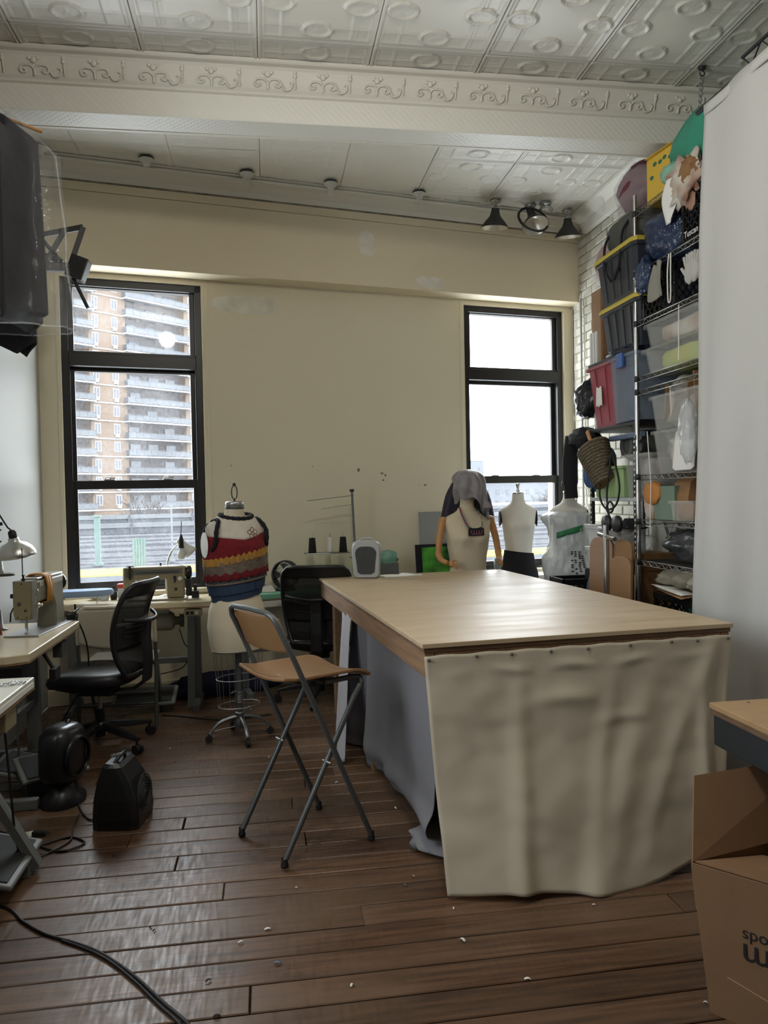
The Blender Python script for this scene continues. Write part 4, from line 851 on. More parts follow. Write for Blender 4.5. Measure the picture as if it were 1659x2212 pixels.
# A: table along the left wall, operator side faces +X
ta = sewing_table('sewing_table', 'cream industrial sewing table with chamfered corner along the left wall', (-1.10, 3.70, 0), R(90), 1.02, .44, M['lamwhite'], chamfer=.09)
motor(ta, .52, .22, .60); treadle(ta, .45, .16)
part('knee_lever', G().tube([(.46,.06,.69),(.46,.02,.62),(.46,-.0,.58)], .010, 8).cb((.47,.0,.565), (.10,.03,.06)), M['black'], ta); part('switch_box', G().box(.70, .82, .02, .07, .60, .68), M['dgrey'], ta, bevel=.004)
part('drawer', G().box(.10, .34, .05, .36, .60, .69), M['black'], ta, bevel=.006)
def straight_machine(name, label, loc, rz, body, side, sc=1.0):
    """local x: from the needle end (0) to the handwheel end (.44); operator at -y"""
    t = thing(name, label, 'sewing machine', loc, rz)
    part('bed_plate', G().box(-.05, .46, -.09, .09, 0, .008), M['steel'], t, bevel=.002)
    part('pillar', G().loft([[(.29,-.055,.008),(.43,-.055,.008),(.43,.055,.008),(.29,.055,.008)], [(.30,-.05,.12),(.43,-.05,.12),(.43,.05,.12),(.30,.05,.12)], [(.27,-.048,.18),(.43,-.048,.18),(.43,.048,.18),(.27,.048,.18)]], True, False), body, t, bevel=.010)
    part('arm', G().box(.055, .44, -.047, .047, .165, .285), body, t, bevel=.014); part('top_cover', G().box(.07, .435, -.045, .045, .2855, .296), M['alu'], t, bevel=.004); part('front_trim', G().box(.09, .42, -.0495, -.0475, .245, .275), M['alu'], t, bevel=.002)
    part('head', G().loft([[(-.015,-.045,.085),(.05,-.045,.085),(.05,.045,.085),(-.015,.045,.085)], [(-.022,-.05,.12),(.055,-.05,.12),(.055,.05,.12),(-.022,.05,.12)], [(-.022,-.05,.288),(.055,-.05,.288),(.055,.05,.288),(-.022,.05,.288)]], True, False), body, t, bevel=.008)
    fp = part('face_plate', G().prism([(-.044,.125),(-.036,.09),(.036,.09),(.044,.125),(.044,.28),(.034,.286),(-.034,.286),(-.044,.28)], -.0275, -.0225, 'x'), side, t, bevel=.002)
    for y_, z_, r_ in ((.014,.17,.011),(-.018,.135,.008),(.0,.275,.005),(.022,.10,.005),(-.022,.10,.005)): part('screw', G().at(T(-.0275, y_, z_, 0, 0, -90)).lathe([(0,.003),(r_*.8,.003),(r_,0)], 12), M['dgrey'], fp)
    part('needle_bar', G().tube([(.012,0,.09),(.012,0,.035)], .004, 8).tube([(.012,0,.035),(.012,0,.004)], .0012, 5), M['chrome'], t); part('presser_bar', G().tube([(.030,.0,.09),(.030,0,.022)], .0045, 8).box(.010,.045,-.008,.008,.010,.014).tube([(.03,0,.022),(.022,-.004,.012)], .003, 6), M['chrome'], t)
    part('tension_dial', G().at(T(.035, -.052, .155, 0, 90)).lathe([(0,.03),(.006,.03),(.006,.016),(.014,.012),(.014,.004),(.004,0)], 14), M['chrome'], t); part('take_up_lever', G().tube(spline([(.02,-.05,.21),(.015,-.07,.225),(.02,-.062,.24),(.04,-.052,.235)], 4), .003, 6), M['chrome'], t)
    part('thread_pin', G().tube([(.0,0,.288),(.0,0,.30)], .009, 10).tube([(.0,0,.30),(.0,0,.318)], .005, 8).lathe([(0,.004),(.009,.004),(.009,0)], 10, c=(.0,0,.316)), M['black'], t)
    part('handwheel', G().at(T(.455, 0, .235, 0, 0, 90)).lathe([(0,-.012),(.05,-.012),(.056,-.008),(.056,.006),(.045,.012),(.02,.02),(0,.02)], 26), M['blackgloss'], t)
    part('presser_lifter', G().tube([(-.01,.05,.15),(-.012,.065,.12),(-.012,.068,.075)], .004, 6).cb((-.005,.056,.21), (.012,.02,.022)), M['black'], t)
    return t
ma = straight_machine('sewing_machine', 'beige industrial sewing machine with yellow cloth tied round its arm', (-1.27, 4.27, .75), R(84), M['castgrey'], M['castbeige'])
part('bobbin_winder', G().cb((.50,-.07,.02), (.05,.05,.03)).tube([(.46,-.09,.05),(.52,-.10,.065)], .006, 8).tube([(.52,-.08,.03),(.52,-.08,.09)], .006, 6), M['blackgloss'], ma)
M['yelcloth'] = mat('mustard_satin_cloth', S(202,146,50), .55, var=(S(170,112,30), 9, .25), bump=(18, .3, .006))
g = G(); ring_o = [(-.052,.292),(-.03,.305),(.0,.304),(.03,.303),(.052,.29),(.056,.25),(.054,.20),(.05,.165),(.02,.155),(-.02,.15),(-.05,.155),(-.056,.19),(-.058,.24)]
rg = []
for k in range(7):
    x = .155+.014*k; w_ = 1+.05*math.sin(k*2.2); rg.append([(x+.02*(.29-z)/.14*math.sin(1.5)+(.004*math.sin(z*60+k)), y_*w_*1.02, .235+(z-.235)*w_+.002) for y_, z in ring_o])
g.loft(rg, False); one('tied_cloth', g, M['yelcloth'], 'mustard yellow cloth wrapped around the arm of the beige sewing machine', 'cloth', None, (-1.27, 4.27, .75), R(84), solid=.006)
# thread stand by the left wall, with reflector lamp
ts = thing('thread_stand', 'tall thread stand with cone holder by the left wall', 'thread stand', (-1.475, 4.50, .75), 0)
part('pole', G().tube([(0,0,.0),(0,0,.42)], .010, 10), mat('red_brown_pole', S(120,76,66), .5), ts); part('upper_pole', G().tube([(0,0,.42),(0,0,.72)], .007, 10), M['dgrey'], ts); part('foot', G().lathe([(0,0),(.05,0),(.05,.004),(.026,.012),(.016,.11),(.011,.12)], 18), M['greypaint'], ts); part('cone_tray', G().lathe([(0,.30),(.07,.298),(.075,.305),(.07,.312),(0,.31)], 20, 1, .7, (.02,0,0)), M['greypaint'], ts); part('clamp', G().cb((.01,0,.585), (.06,.02,.018)).tube(arc((.012,0,.52), .035, 60, 300, 12), .005, 6), M['black'], ts)
for x, h in ((.0,.10),): one('thread_cone', G().lathe([(0,0),(.034,0),(.030,.02),(.022,h),(.0,h+.002)], 18), M['white'], 'white thread cone on the tray of the stand by the left wall', 'thread', None, (-1.458, 4.46, 1.063))
one('thread_cone', G().lathe([(0,0),(.024,0),(.020,.02),(.012,.09),(0,.092)], 16), mat('rust_thread', S(120,52,40), .8), 'rust red thread cone standing on the cream sewing table', 'thread', None, (-1.425, 4.33, .751))
rl_ = thing('reflector_lamp', 'aluminium dome clamp lamp hanging beside the thread stand', 'lamp', (-1.345, 4.42, 1.16), 0)
dome = [(.098,0),(.101,.002),(.097,.02),(.084,.045),(.062,.066),(.036,.078),(.026,.084),(.026,.10),(.0,.102)]
part('shade', G().at(T(0,0,0,0,8,-6)).lathe(dome, 30), M['alu'], rl_, solid=.0025); part('socket', G().at(T(0,0,0,0,8,-6)).lathe([(.02,.10),(.022,.11),(.022,.135),(.012,.145),(0,.146)], 16), M['black'], rl_); part('bulb', G().at(T(0,0,0,0,8,-6)).lathe([(.012,.085),(.016,.06),(.034,.03),(.034,.012),(.02,-.008),(0,-.012)], 18), M['white'], rl_)
part('arm', G().tube([(-.01,.0,.13),(-.05,.03,.155),(-.10,.06,.225),(-.128,.08,.26)], .005, 6), M['blackmetal'], rl_)
one('lamp_rod', G().tube([(0,0,0),(0,0,.16)], .003, 6), M['blackmetal'], 'thin black rod rising from the beige machine to the dome lamp', 'rod', None, (-1.285, 4.31, 1.05))
# 0: nearest table at the left edge
t0 = sewing_table('sewing_table', 'pale grey sewing table at the left edge nearest the camera', (-.935, 2.22, 0), R(90), 1.03, .5, M['lamgrey'], th=.05)
part('ruler_strip', G().box(.1, 1.0, -.004, -.0005, .715, .735), M['paper'], t0); part('switch_box', G().box(.74, .86, .02, .09, .61, .695), M['castbeige'], t0, bevel=.004); part('cross_brace', G().bar((.86,.25,.05),(.30,.25,.60), .05, .03), M['greypaint'], t0); treadle(t0, .86, .12, .40)
mt0 = G()
part('brace_foot', G().bar((.93,-.02,.03),(.93,.26,.55), .05, .03), M['greypaint'], t0)
g = thing('bead_bracelet', 'small silver chain lying on the pale grey table', 'bracelet', (-.985, 3.13, .7525), 0)
for k in range(22):
    a = k*.42; r_ = .022+.012*math.sin(k*.9); part('link', G().sphere((r_*math.cos(a)+.002*k-.02, r_*1.3*math.sin(a), .003), .0055, 8), M['chrome'], g)
# B: table under the left window
tb = sewing_table('sewing_table', 'cream sewing table under the left window carrying the flat-top machine', (-1.47, 5.345, 0), 0, 1.085, .40, M['lamwhite'], z=.755)
motor(tb, .74, .2, .60); part('switch_box', G().box(.90, 1.02, -.0, .05, .655, .70), M['castbeige'], tb, bevel=.004)
for k in range(3): part('switch_button', G().box(.915+.03*k, .935+.03*k, -.004, -.0005, .668, .688), M['black'] if k < 2 else M['white'], tb)
treadle(tb, .62, .10, .42); part('inner_leg', G().bar((.93,.08,.02),(.93,.20,.70), .05, .03), M['greypaint'], tb)
sg = thing('sewing_machine', 'beige flat-top sewing machine in front of the left window', 'sewing machine', (-.98, 5.52, .755), R(2))
part('base', G().box(.02, .42, -.08, .08, 0, .012), M['castbeige'], sg, bevel=.003); part('pillar', G().box(.285, .40, -.05, .05, .012, .17), M['castbeige'], sg, bevel=.01); part('arm', G().box(.0, .41, -.05, .05, .145, .235), M['castbeige'], sg, bevel=.012); part('head', G().box(-.005, .075, -.05, .05, .075, .235), M['castbeige'], sg, bevel=.01); part('front_panel', G().box(.065, .39, -.0525, -.0495, .18, .215), M['greypaint'], sg, bevel=.002); part('slot', G().box(.085, .37, -.054, -.0528, .192, .197), M['black'], sg)
part('needle_bar', G().tube([(.035,0,.08),(.035,0,.015)], .004, 8), M['chrome'], sg); part('thread_post', G().box(.035,.05,-.056,-.045,.15,.245), M['black'], sg); part('lever', G().tube([(.34,-.052,.155),(.34,-.06,.12)], .006, 8).sphere((.34,-.06,.158), .010, 8), M['black'], sg); part('dial', G().at(T(.375,-.052,.145,0,90)).lathe([(0,.01),(.014,.01),(.016,0)], 16), M['white'], sg); part('dial', G().at(T(.345,-.052,.075,0,90)).lathe([(0,.008),(.009,.008),(.010,0)], 12), M['black'], sg)
part('handwheel', G().at(T(.43,0,.185,0,0,90)).lathe([(0,-.018),(.042,-.018),(.046,-.01),(.046,.012),(.03,.022),(0,.022)], 22), M['blackgloss'], sg); part('belt_guard', G().box(.412,.45,-.035,.035,.02,.14), M['black'], sg, bevel=.006); part('winder', G().cb((.475,-.03,.03), (.05,.05,.05)).tube([(.475,-.03,.05),(.475,-.03,.10)], .012, 10), M['black'], sg, bevel=.004); part('spool_pin', G().tube([(.24,.02,.235),(.24,.02,.255)], .006, 8), M['black'], sg)
lm = thing('clip_lamp', 'small white gooseneck lamp standing behind the flat-top machine', 'lamp', (-.72, 5.66, .755), 0)
part('base', G().lathe([(0,0),(.05,0),(.05,.01),(.015,.02),(0,.021)], 18), M['white'], lm); part('gooseneck', G().tube(spline([(0,0,.02),(.0,0,.18),(.03,0,.30),(.08,0,.365),(.115,-.01,.37)], 5), .006, 8), M['alu'], lm)
part('shade', G().at(T(.115,-.015,.385,20,0,-42)).lathe([(.0,.035),(.020,.033),(.024,.02),(.026,-.03),(.032,-.05),(.044,-.075),(.047,-.10)], 22), M['white'], lm, solid=.002); part('joint', G().sphere((.112,-.01,.372), .014, 10), M['black'], lm)
one('light_bulb', G().lathe([(.013,.055),(.014,.035),(.028,.012),(.030,-.005),(.02,-.026),(0,-.032)], 18), M['white'], 'white light bulb in a black socket hanging behind the flat-top machine', 'bulb', None, (-.605, 5.62, 1.055)); one('bulb_socket', G().lathe([(0,.10),(.006,.098),(.017,.06),(.018,.0),(.0,0)], 16).tube([(0,0,.10),(.005,.01,.19)], .003, 6), M['black'], 'black bulb socket on a cord beneath the white gooseneck lamp', 'socket', None, (-.605, 5.62, 1.105))
ib = thing('ironing_board', 'small pale blue tabletop ironing board beside the left window', 'ironing board', (-1.30, 5.42, .757), R(6))
part('pad', G().loft([[(.24*k*math.copysign(abs(math.cos(a))**.6, math.cos(a))+.02, .085*k*math.copysign(abs(math.sin(a))**.7, math.sin(a)), z) for a in [2*math.pi*j/32 for j in range(32)]] for z, k in ((.055,.97),(.06,1),(.085,1),(.095,.96))]), mat('pale_blue_cotton', S(150,172,204), .85, bump=(30, .2, .006)), ib)
part('wire_leg', G().tube([(.15,-.05,0),(.16,-.05,.055),(.16,.05,.055),(.15,.05,0)], .003, 6).tube([(-.12,-.05,0),(-.13,-.05,.055),(-.13,.05,.055),(-.12,.05,0)], .003, 6), M['white'], ib)
one('rag_pile', G().blob((0,0,.035), (.06,.05,.04), .35, 2.5, 6, flat=.2), M['paper'], 'crumpled white rag on the sill of the left window', 'cloth', None, (-1.20, 5.66, .757)); one('glass_jar', G().lathe([(0,0),(.025,0),(.027,.01),(.027,.05),(.02,.06),(.02,.065),(0,.066)], 16), mat('frosted_jar', S(190,190,190), .3, alpha=.7), 'small frosted jar under the left window by the ironing board', 'jar', None, (-1.13, 5.60, .757)); one('black_cup', G().lathe([(0,0),(.022,0),(.026,.055),(.022,.055),(.02,.004),(0,.004)], 16), M['black'], 'small black cup beside the frosted jar', 'cup', None, (-1.075, 5.62, .757))
rb = thing('red_lid_box', 'small white box with a red lid on the table beneath the left window', 'box', (-1.0, 5.66, .757), 0); part('tub', G().box(-.05,.05,-.03,.03,0,.075), M['white'], rb, bevel=.004); part('lid', G().box(-.054,.054,-.034,.034,.0755,.105), mat('red_plastic', S(206,66,48), .4), rb, bevel=.004)
# C: green-topped overlock table behind the dress form
tc = sewing_table('sewing_table', 'overlock table with green top along the back wall', (-.26, 5.545, 0), R(11), 1.30, .40, M['green'], z=.755)
part('front_drawer', G().box(.22, .44, -.006, .06, .66, .705), M['lamgrey'], tc, bevel=.003); part('front_drawer', G().box(.45, .70, -.006, .06, .66, .705), M['lamgrey'], tc, bevel=.003)
fn = thing('desk_fan', 'black round desk fan on the green overlock table', 'fan', (.13, 5.80, .757), R(-28))
part('base', G().lathe([(0,0),(.075,0),(.075,.012),(.02,.03),(0,.03)], 20), M['black'], fn); part('ring', G().at(T(0,0,.115,0,90)).lathe([(.095,-.03),(.105,-.03),(.108,0),(.105,.03),(.095,.03)], 28), M['black'], fn)
gw = G()
for k in range(24): a = 2*math.pi*k/24; gw.tube([(.02*math.cos(a),-.04,.115+.02*math.sin(a)),(.07*math.cos(a),-.038,.115+.07*math.sin(a)),(.10*math.cos(a),-.03,.115+.10*math.sin(a))], .0015, 4)
part('guard', gw.tube([(.06*math.cos(a),-.039,.115+.06*math.sin(a)) for a in [2*math.pi*j/24 for j in range(24)]], .0015, 4, closed=True), M['black'], fn)
for k in range(4):
    a = R(90*k); part('blade', G().sheet(lambda u, v: ((.015+.07*u)*math.cos(a+(v-.5)*(.5+.5*u)), -.01+.02*(v-.5), .115+(.015+.07*u)*math.sin(a+(v-.5)*(.5+.5*u))), 6, 6), M['dgrey'], fn, solid=.002)
part('hub', G().at(T(0,-.012,.115,0,90)).lathe([(0,.03),(.02,.025),(.022,0),(.02,-.03),(0,-.03)], 16), M['black'], fn)
bb = thing('overlock_machine', 'low dark overlock machine with pale base on the green table', 'sewing machine', (-.10, 5.76, .757), R(5)); part('base', G().loft([[(-.14,-.06,0),(.15,-.07,0),(.15,.07,0),(-.14,.07,0)],[(-.13,-.05,.04),(.13,-.04,.045),(.13,.06,.045),(-.13,.06,.04)]], True, False), M['lamgrey'], bb, bevel=.008); part('body', G().blob((-.02,.02,.075), (.10,.06,.045), .08, 2, 3, sq=.8), M['black'], bb); part('lamp', G().sphere((-.03,-.03,.115), .012, 8), M['yellow'], bb)
# thread rack over the overlock table
tk = thing('thread_rack', 'white overlock thread rack with guide bar behind the mesh chair', 'thread rack', (.42, 5.86, .755), R(6))
part('post', G().tube([(.26,0,0),(.235,0,.73)], .009, 8), M['greypaint'], tk); part('post_cap', G().cb((.235,0,.738), (.03,.025,.02)), M['black'], tk); part('guide_bar', G().bar((.25,0,.70),(-.12,-.06,.665), .018, .004), M['greypaint'], tk); part('guide_bar', G().bar((.24,.01,.63),(.0,.05,.60), .012, .003), M['greypaint'], tk)
part('cone_tray', G().box(-.14, .20, -.07, .05, .262, .268), M['greypaint'], tk, bevel=.002); part('tray_lip', G().tube([(-.14,-.07,.266),(.02,-.075,.266),(.06,-.085,.255)], .005, 6), M['white'], tk); part('cone_tray', G().box(.20, .32, -.10, .0, .222, .228), M['greypaint'], tk, bevel=.002)
for k, (x, y_, z_, c_, nm) in enumerate(((-.085,-.02,.269,'k','black thread cone at the left end of the thread rack'),(.05,-.02,.269,'w','white thread cone in the middle of the thread rack tray'),(.155,-.01,.269,'k','black thread cone right of the middle of the thread rack'),(.232,-.05,.229,'w','left one of two white cones on the lower rack tray'),(.285,-.05,.229,'w','right one of two white cones on the lower rack tray'))):
    q = Matrix.Rotation(R(6), 3, 'Z') @ Vector((x, y_, z_)) + Vector((.42, 5.86, .755)); h = .115
    cn = thing('thread_cone', nm, 'thread', q, 0, 'cones on the thread rack'); part('cone', G().lathe([(0,0),(.033 if c_ == 'k' else .024,0),(.031 if c_ == 'k' else .023,.01),(.023 if c_ == 'k' else .016,h),(0,h)], 18), M['blackcloth'] if c_ == 'k' else M['white'], cn); part('spindle', G().tube([(0,0,h),(0,0,h+.03)], .0025, 6), M['steel'], cn)
    part('thread', G().tube([(0,0,h+.03),(.10-.05*k,-.02,.42)], .0005, 3, False), M['paper'], cn)
# ------------------------------------------------------------------ office chairs
M['mesh'] = mat('black_chair_mesh', (.02,.02,.022), .8, alpha=.78); M['chairblack'] = mat('black_chair_plastic', (.012,.012,.014), .38); M['seatfab'] = mat('black_seat_leatherette', (.014,.014,.018), .42)
def office_chair(label, loc, rz, base_rot=0):
    """faces local +x"""
    t = thing('office_chair', label, 'chair', loc, rz, 'black mesh office chairs')
    def cush(z, kx, ky): return [(.02+.25*kx*math.copysign(abs(math.cos(a))**.65, math.cos(a)), .245*ky*math.copysign(abs(math.sin(a))**.65, math.sin(a)), z-.035*max(0, math.cos(a))**3) for a in [2*math.pi*j/36 for j in range(36)]]
    part('seat', G().loft([cush(.385,.80,.80), cush(.395,.95,.95), cush(.425,1,1), cush(.455,.97,.97), cush(.468,.85,.85), cush(.472,.5,.5)]), M['seatfab'], t); part('seat_pan', G().loft([cush(.35,.45,.4), cush(.384,.82,.82)]), M['chairblack'], t); part('mechanism', G().box(-.10,.10,-.07,.07,.31,.352), M['chairblack'], t, bevel=.01)
    part('gas_lift', G().tube([(0,0,.22),(0,0,.32)], .014, 12), M['steel'], t); part('lift_cover', G().tube([(0,0,.06),(0,0,.225)], .026, 14), M['chairblack'], t)
    bs = part('base_hub', G().lathe([(0,.10),(.045,.10),(.05,.12),(.045,.15),(.03,.155),(0,.156)], 20), M['chairblack'], t)
    for k in range(5):
        a = R(base_rot+72*k); M4 = Matrix.Rotation(a, 4, 'Z')
        lg = part('base_leg', G().at(M4).loft([[(.03,-.024,.105),(.03,.024,.105),(.03,.02,.148),(.03,-.02,.148)],[(.18,-.020,.085),(.18,.020,.085),(.18,.016,.12),(.18,-.016,.12)],[(.315,-.015,.072),(.315,.015,.072),(.315,.012,.094),(.315,-.012,.094)]], True, False), M['chairblack'], t, bevel=.005)
        part('caster', G().at(M4).tube([(.31,-.022,.027),(.31,-.004,.027)], .027, 18).tube([(.31,.004,.027),(.31,.022,.027)], .027, 18).tube([(.305,0,.03),(.305,0,.075)], .008, 8), M['chairblack'], lg)
    # back: local profile in z, leaning backwards
    def bx_(z): return -.215-.045*math.sin((z-.44)/.5*math.pi*.9)*0 + (.05*math.sin((z-.44)/.52*math.pi)) - .26*max(0, z-.55)**1.0*.55
    def hwid(z): t_ = (z-.45)/.52; return .17+.065*math.sin(min(1, max(0, t_))*math.pi*.75)**.8 if t_ < .9 else .17+.065*math.sin(.9*math.pi*.75)**.8-.04*((t_-.9)/.1)**2
    def bpnt(y_, z): return (bx_(z)-.055*(1-(y_/.24)**2), y_, z)
    loop = [(hwid(z), z) for z in [.45+.52*i/20 for i in range(21)]]; outl = [bpnt(y_, z) for y_, z in loop]+[bpnt(y_, .975) for y_ in (.14,.07,0,-.07,-.14)]+[bpnt(-y_, z) for y_, z in reversed(loop)]+[bpnt(y_, .445) for y_ in (-.09,0,.09)]
    fr_ = part('back_frame', G().tube(outl, .016, 8, closed=True), M['chairblack'], t)
    def strip(nm, z0, z1, m, off=0, sol=.004): return part(nm, G().sheet(lambda u, v: (lambda z: (bpnt((u-.5)*2*hwid(z), z)[0]-off, (u-.5)*2*hwid(z), z))(z0+(z1-z0)*v), 20, 8), m, t, solid=sol)
    strip('head_band', .905, .975, M['chairblack'], 0, .02); strip('back_mesh', .47, .91, M['mesh']); strip('lumbar_pad', .60, .755, M['chairblack'], .006, .012)
    for k in range(3): z = .69+.028*k-.03; part('lumbar_rib', G().tube([(bpnt(y_, z)[0]-.018, y_, z+.02*(y_/.2)**2) for y_ in [-.17+.034*i for i in range(11)]], .004, 6), M['chairblack'], t)
    part('lumbar_rim', G().tube([(bpnt(y_, .78)[0]-.03-.05*(1-(y_/.21)**2), y_, .775-.02*(1-(y_/.21)**2)) for y_ in [-.21+.042*i for i in range(11)]], .011, 8), M['chairblack'], t)
    part('back_stem', G().loft([[(x-w_, y_, z) for w_, y_ in ((0,-.045),(0,.045),(.035,.035),(.035,-.035))] for x, z in ((-.10,.335),(-.20,.345),(-.275,.40),(-.285,.52),(-.275,.66),(-.285,.76))], True, False), M['chairblack'], t, bevel=.008)
    return t
office_chair('black mesh office chair turned towards the left sewing table', (-1.0, 4.73, 0), R(167), 10)
office_chair('black mesh office chair behind the far end of the cutting table', (.36, 5.50, 0), R(82), 30)
# ------------------------------------------------------------------ white folding chair
M['ivory'] = mat('ivory_plastic', S(206,198,178), .5)
fc = thing('folding_chair', 'ivory plastic folding chair with grey legs pulled up to the window table', 'chair', (-.955, 5.18, 0), R(90))
W2 = .235
for s in (1, -1):
    part('rear_leg', G().tube([(-.17, s*W2, .0),(-.11, s*W2, .42),(-.135, s*W2, .60)], .012, 8), M['dgrey'], fc); part('front_leg', G().tube([(.24, s*(W2-.02), .0),(-.02, s*(W2-.02), .40)], .012, 8), M['dgrey'], fc)
    part('back_upright', G().tube([(-.13, s*W2, .55),(-.155, s*W2, .70),(-.165, s*(W2-.02), .765),(-.168, s*(W2-.06), .785)], .013, 8), M['ivory'], fc)
part('cross_tube', G().tube([(-.145, -W2, .16),(-.145, W2, .16)], .009, 8), M['dgrey'], fc); part('cross_tube', G().tube([(.14, -W2+.02, .16),(.14, W2-.02, .16)], .009, 8), M['dgrey'], fc)
part('backrest', G().sheet(lambda u, v: (-.15-.02*v-.035*(1-(2*u-1)**2), (u-.5)*2*W2*(1-.05*abs(2*u-1)**4), .56+.22*v*(1-.10*abs(2*u-1)**6)-.0*u-.04*(1-v)*(1-(2*u-1)**2)), 24, 12), M['ivory'], fc, solid=.012)
part('top_tube', G().tube([(-.168-.035*(1-(y_/W2)**2), y_, .785) for y_ in [-W2+.06+(2*W2-.12)*i/10 for i in range(11)]], .013, 8), M['ivory'], fc)
part('seat', G().box(-.10, .25, -W2+.025, W2-.025, .405, .425), M['white'], fc, bevel=.008)
# ------------------------------------------------------------------ shelving along the right wall
def YX(px, X, py=1000): return onx(px, py, X).y
def ZX(px, py, X): return onx(px, py, X).z
M['wire'] = mat('chrome_shelf_wire', (.55,.55,.54), .28, 1)
SX0, SX1, SY0, SY1 = 2.27, 2.69, 3.27, 4.45
def wire_shelf(parent, z, x0=SX0, x1=SX1, y0=SY0, y1=SY1):
    g_ = G(); r_ = .0032
    for zz in (z, z-.028):
        g_.tube([(x0,y0,zz),(x0,y1,zz),(x1,y1,zz),(x1,y0,zz)], r_, 6, closed=True)
    n = 30; pts = [(x0, y0+(y1-y0)*k/n, z if k % 2 else z-.028) for k in range(n+1)]; g_.tube(pts, .0022, 5)
    pts = [(x0+(x1-x0)*k/10, y1, z if k % 2 else z-.028) for k in range(11)]; g_.tube(pts, .0022, 5)
    s_ = part('wire_shelf', g_, M['wire'], parent); w_ = G()
    for k in range(1, 46): yy = y0+(y1-y0)*k/46; w_.tube([(x0,yy,z+.002),(x1,yy,z+.002)], .0016, 4, False)
    for xx in (x0+.14, x0+.28): w_.tube([(xx,y0,z-.004),(xx,y1,z-.004)], .0028, 5)
    part('shelf_wires', w_, M['wire'], s_)
ws = thing('wire_rack', 'chrome wire shelving rack loaded with boxes behind the white partition', 'shelf', (0,0,0), 0)
for x in (SX0, SX1):
    for y in (SY0, SY1):
        p_ = part('post', G().tube([(x,y,.03),(x,y,2.10)], .0125, 12), M['wire'], ws); part('foot', G().lathe([(0,0),(.018,0),(.018,.012),(.008,.03)], 12, c=(x,y,0)), M['rubber'], p_)
        for z in (2.06, 1.541, 1.267, 1.018, .60): part('collar', G().lathe([(.014,-.028),(.017,-.026),(.016,.006),(.0135,.008)], 12, c=(x,y,z)), M['black'], p_)
for z in (2.06, 1.541, 1.267, 1.018, .60): wire_shelf(ws, z)
wu = thing('wire_rack', 'upper chrome wire rack stacked on top of the lower one beneath the ceiling', 'shelf', (0,0,2.102), 0)
for x in (SX0, SX1):
    for y in (SY0, SY1):
        p_ = part('post', G().tube([(x,y,.0),(x,y,1.15)], .0125, 12), M['wire'], wu)
        for z in (.04, .376, .676, 1.045): part('collar', G().lathe([(.014,-.028),(.017,-.026),(.016,.006),(.0135,.008)], 12, c=(x,y,z)), M['black'], p_)
for z in (.04, .376, .676, 1.045): wire_shelf(wu, z)
# grey shelving unit behind it
GX0, GX1, GY0, GY1 = 2.28, 2.70, 4.50, 5.19
M['shelfgrey'] = mat('pale_grey_shelf_board', S(186,190,190), .5); M['shelfwhite'] = mat('white_shelf_board', S(214,212,204), .6)
gs = thing('angle_iron_rack', 'grey board shelving on perforated black posts beside the brick wall', 'shelf', (0,0,0), 0)
GZ = (.56, 1.405, 1.885, 2.34)
for z in GZ: part('shelf_board', G().box(GX0, GX1, GY0, GY1, z-.025, z), M['shelfgrey'] if z < 1.8 else M['blackmetal'], gs, bevel=.003)
hole = G().disc((0,0,0), .008, (-1,0,0), 10).mesh('bolt_hole', M['paper'])
for y in (GY0, GY1-.035):
    for x in (GX0+.001, GX1-.036):
        p_ = part('post', G().box(x, x+.003, y, y+.035, 0, 1.884 if x < 2.5 else 3.05).box(x, x+.035, y+.032, y+.035, 0, 1.884 if x < 2.5 else 3.05), M['blackmetal'], gs)
        if x < 2.5:
            for k in range(24): link('bolt_hole', hole, p_, (x-.0006, y+.0175, .95+k*.035))
part('cross_brace', G().bar((GX1-.02, GY0+.1, 1.38),(GX1-.02, GY1-.2, .75), .03, .003, (1,0,0)).bar((GX1-.016, GY1-.2, 1.38),(GX1-.016, GY0+.1, .75), .03, .003, (1,0,0)), M['blackmetal'], gs)
def tub(name, label, cat, c, dx, dy, h, m, taper=.86, rim=.012, lid=None, ribs=0, group=None, rz=0, fill=None, lidh=.03, ribm=None):
    """open tub with wall thickness; c is the centre of its base"""
    t = thing(name, label, cat, c, rz, group)
    def ring(k, z, ins=0): return [(sx*(dx/2*k-ins)*q1, sy*(dy/2*k-ins)*q2, z) for sx, sy, q1, q2 in ((-1,-1,1,.86),(-1,-1,.90,1),(1,-1,.90,1),(1,-1,1,.86),(1,1,1,.86),(1,1,.90,1),(-1,1,.90,1),(-1,1,1,.86))]
    part('body', G().loft([ring(taper, 0), ring(taper*.5+.5, h*.5), ring(1, h), ring(1, h, .004), ring(taper, .004, .004)], True, False), m, t)
    part('rim', G().loft([ring(1.0, h-.02), ring(1+2*rim/dx, h-.018), ring(1+2*rim/dx, h), ring(1.0, h)], False, False), m, t)
    for k in range(ribs):
        y_ = dy*.8*((k+.5)/ribs-.5); part('rib', G().bar((-dx/2*taper-.002, y_*taper, .03), (-dx/2-.002, y_, h-.03), dy*.045, .008, (1,0,0)), ribm or m, t)
    if lid: part('lid', G().loft([ring(1+3*rim/dx, h+.001), ring(1+3.4*rim/dx, h+lidh*.5), ring(1+2*rim/dx, h+lidh), ring(.9, h+lidh*1.05)], True, False), lid, t)
    if fill: part('contents', G().blob((0,0,h*.46), (dx*.42*taper,dy*.42*taper,h*.44), .14, 3, int(h*100), sq=.55), fill, t)
    return t
M['clear'] = mat('clear_plastic', S(214,216,212), .2, alpha=.17); M['clearblue'] = mat('clear_bluish_plastic', S(150,164,182), .2, alpha=.30)
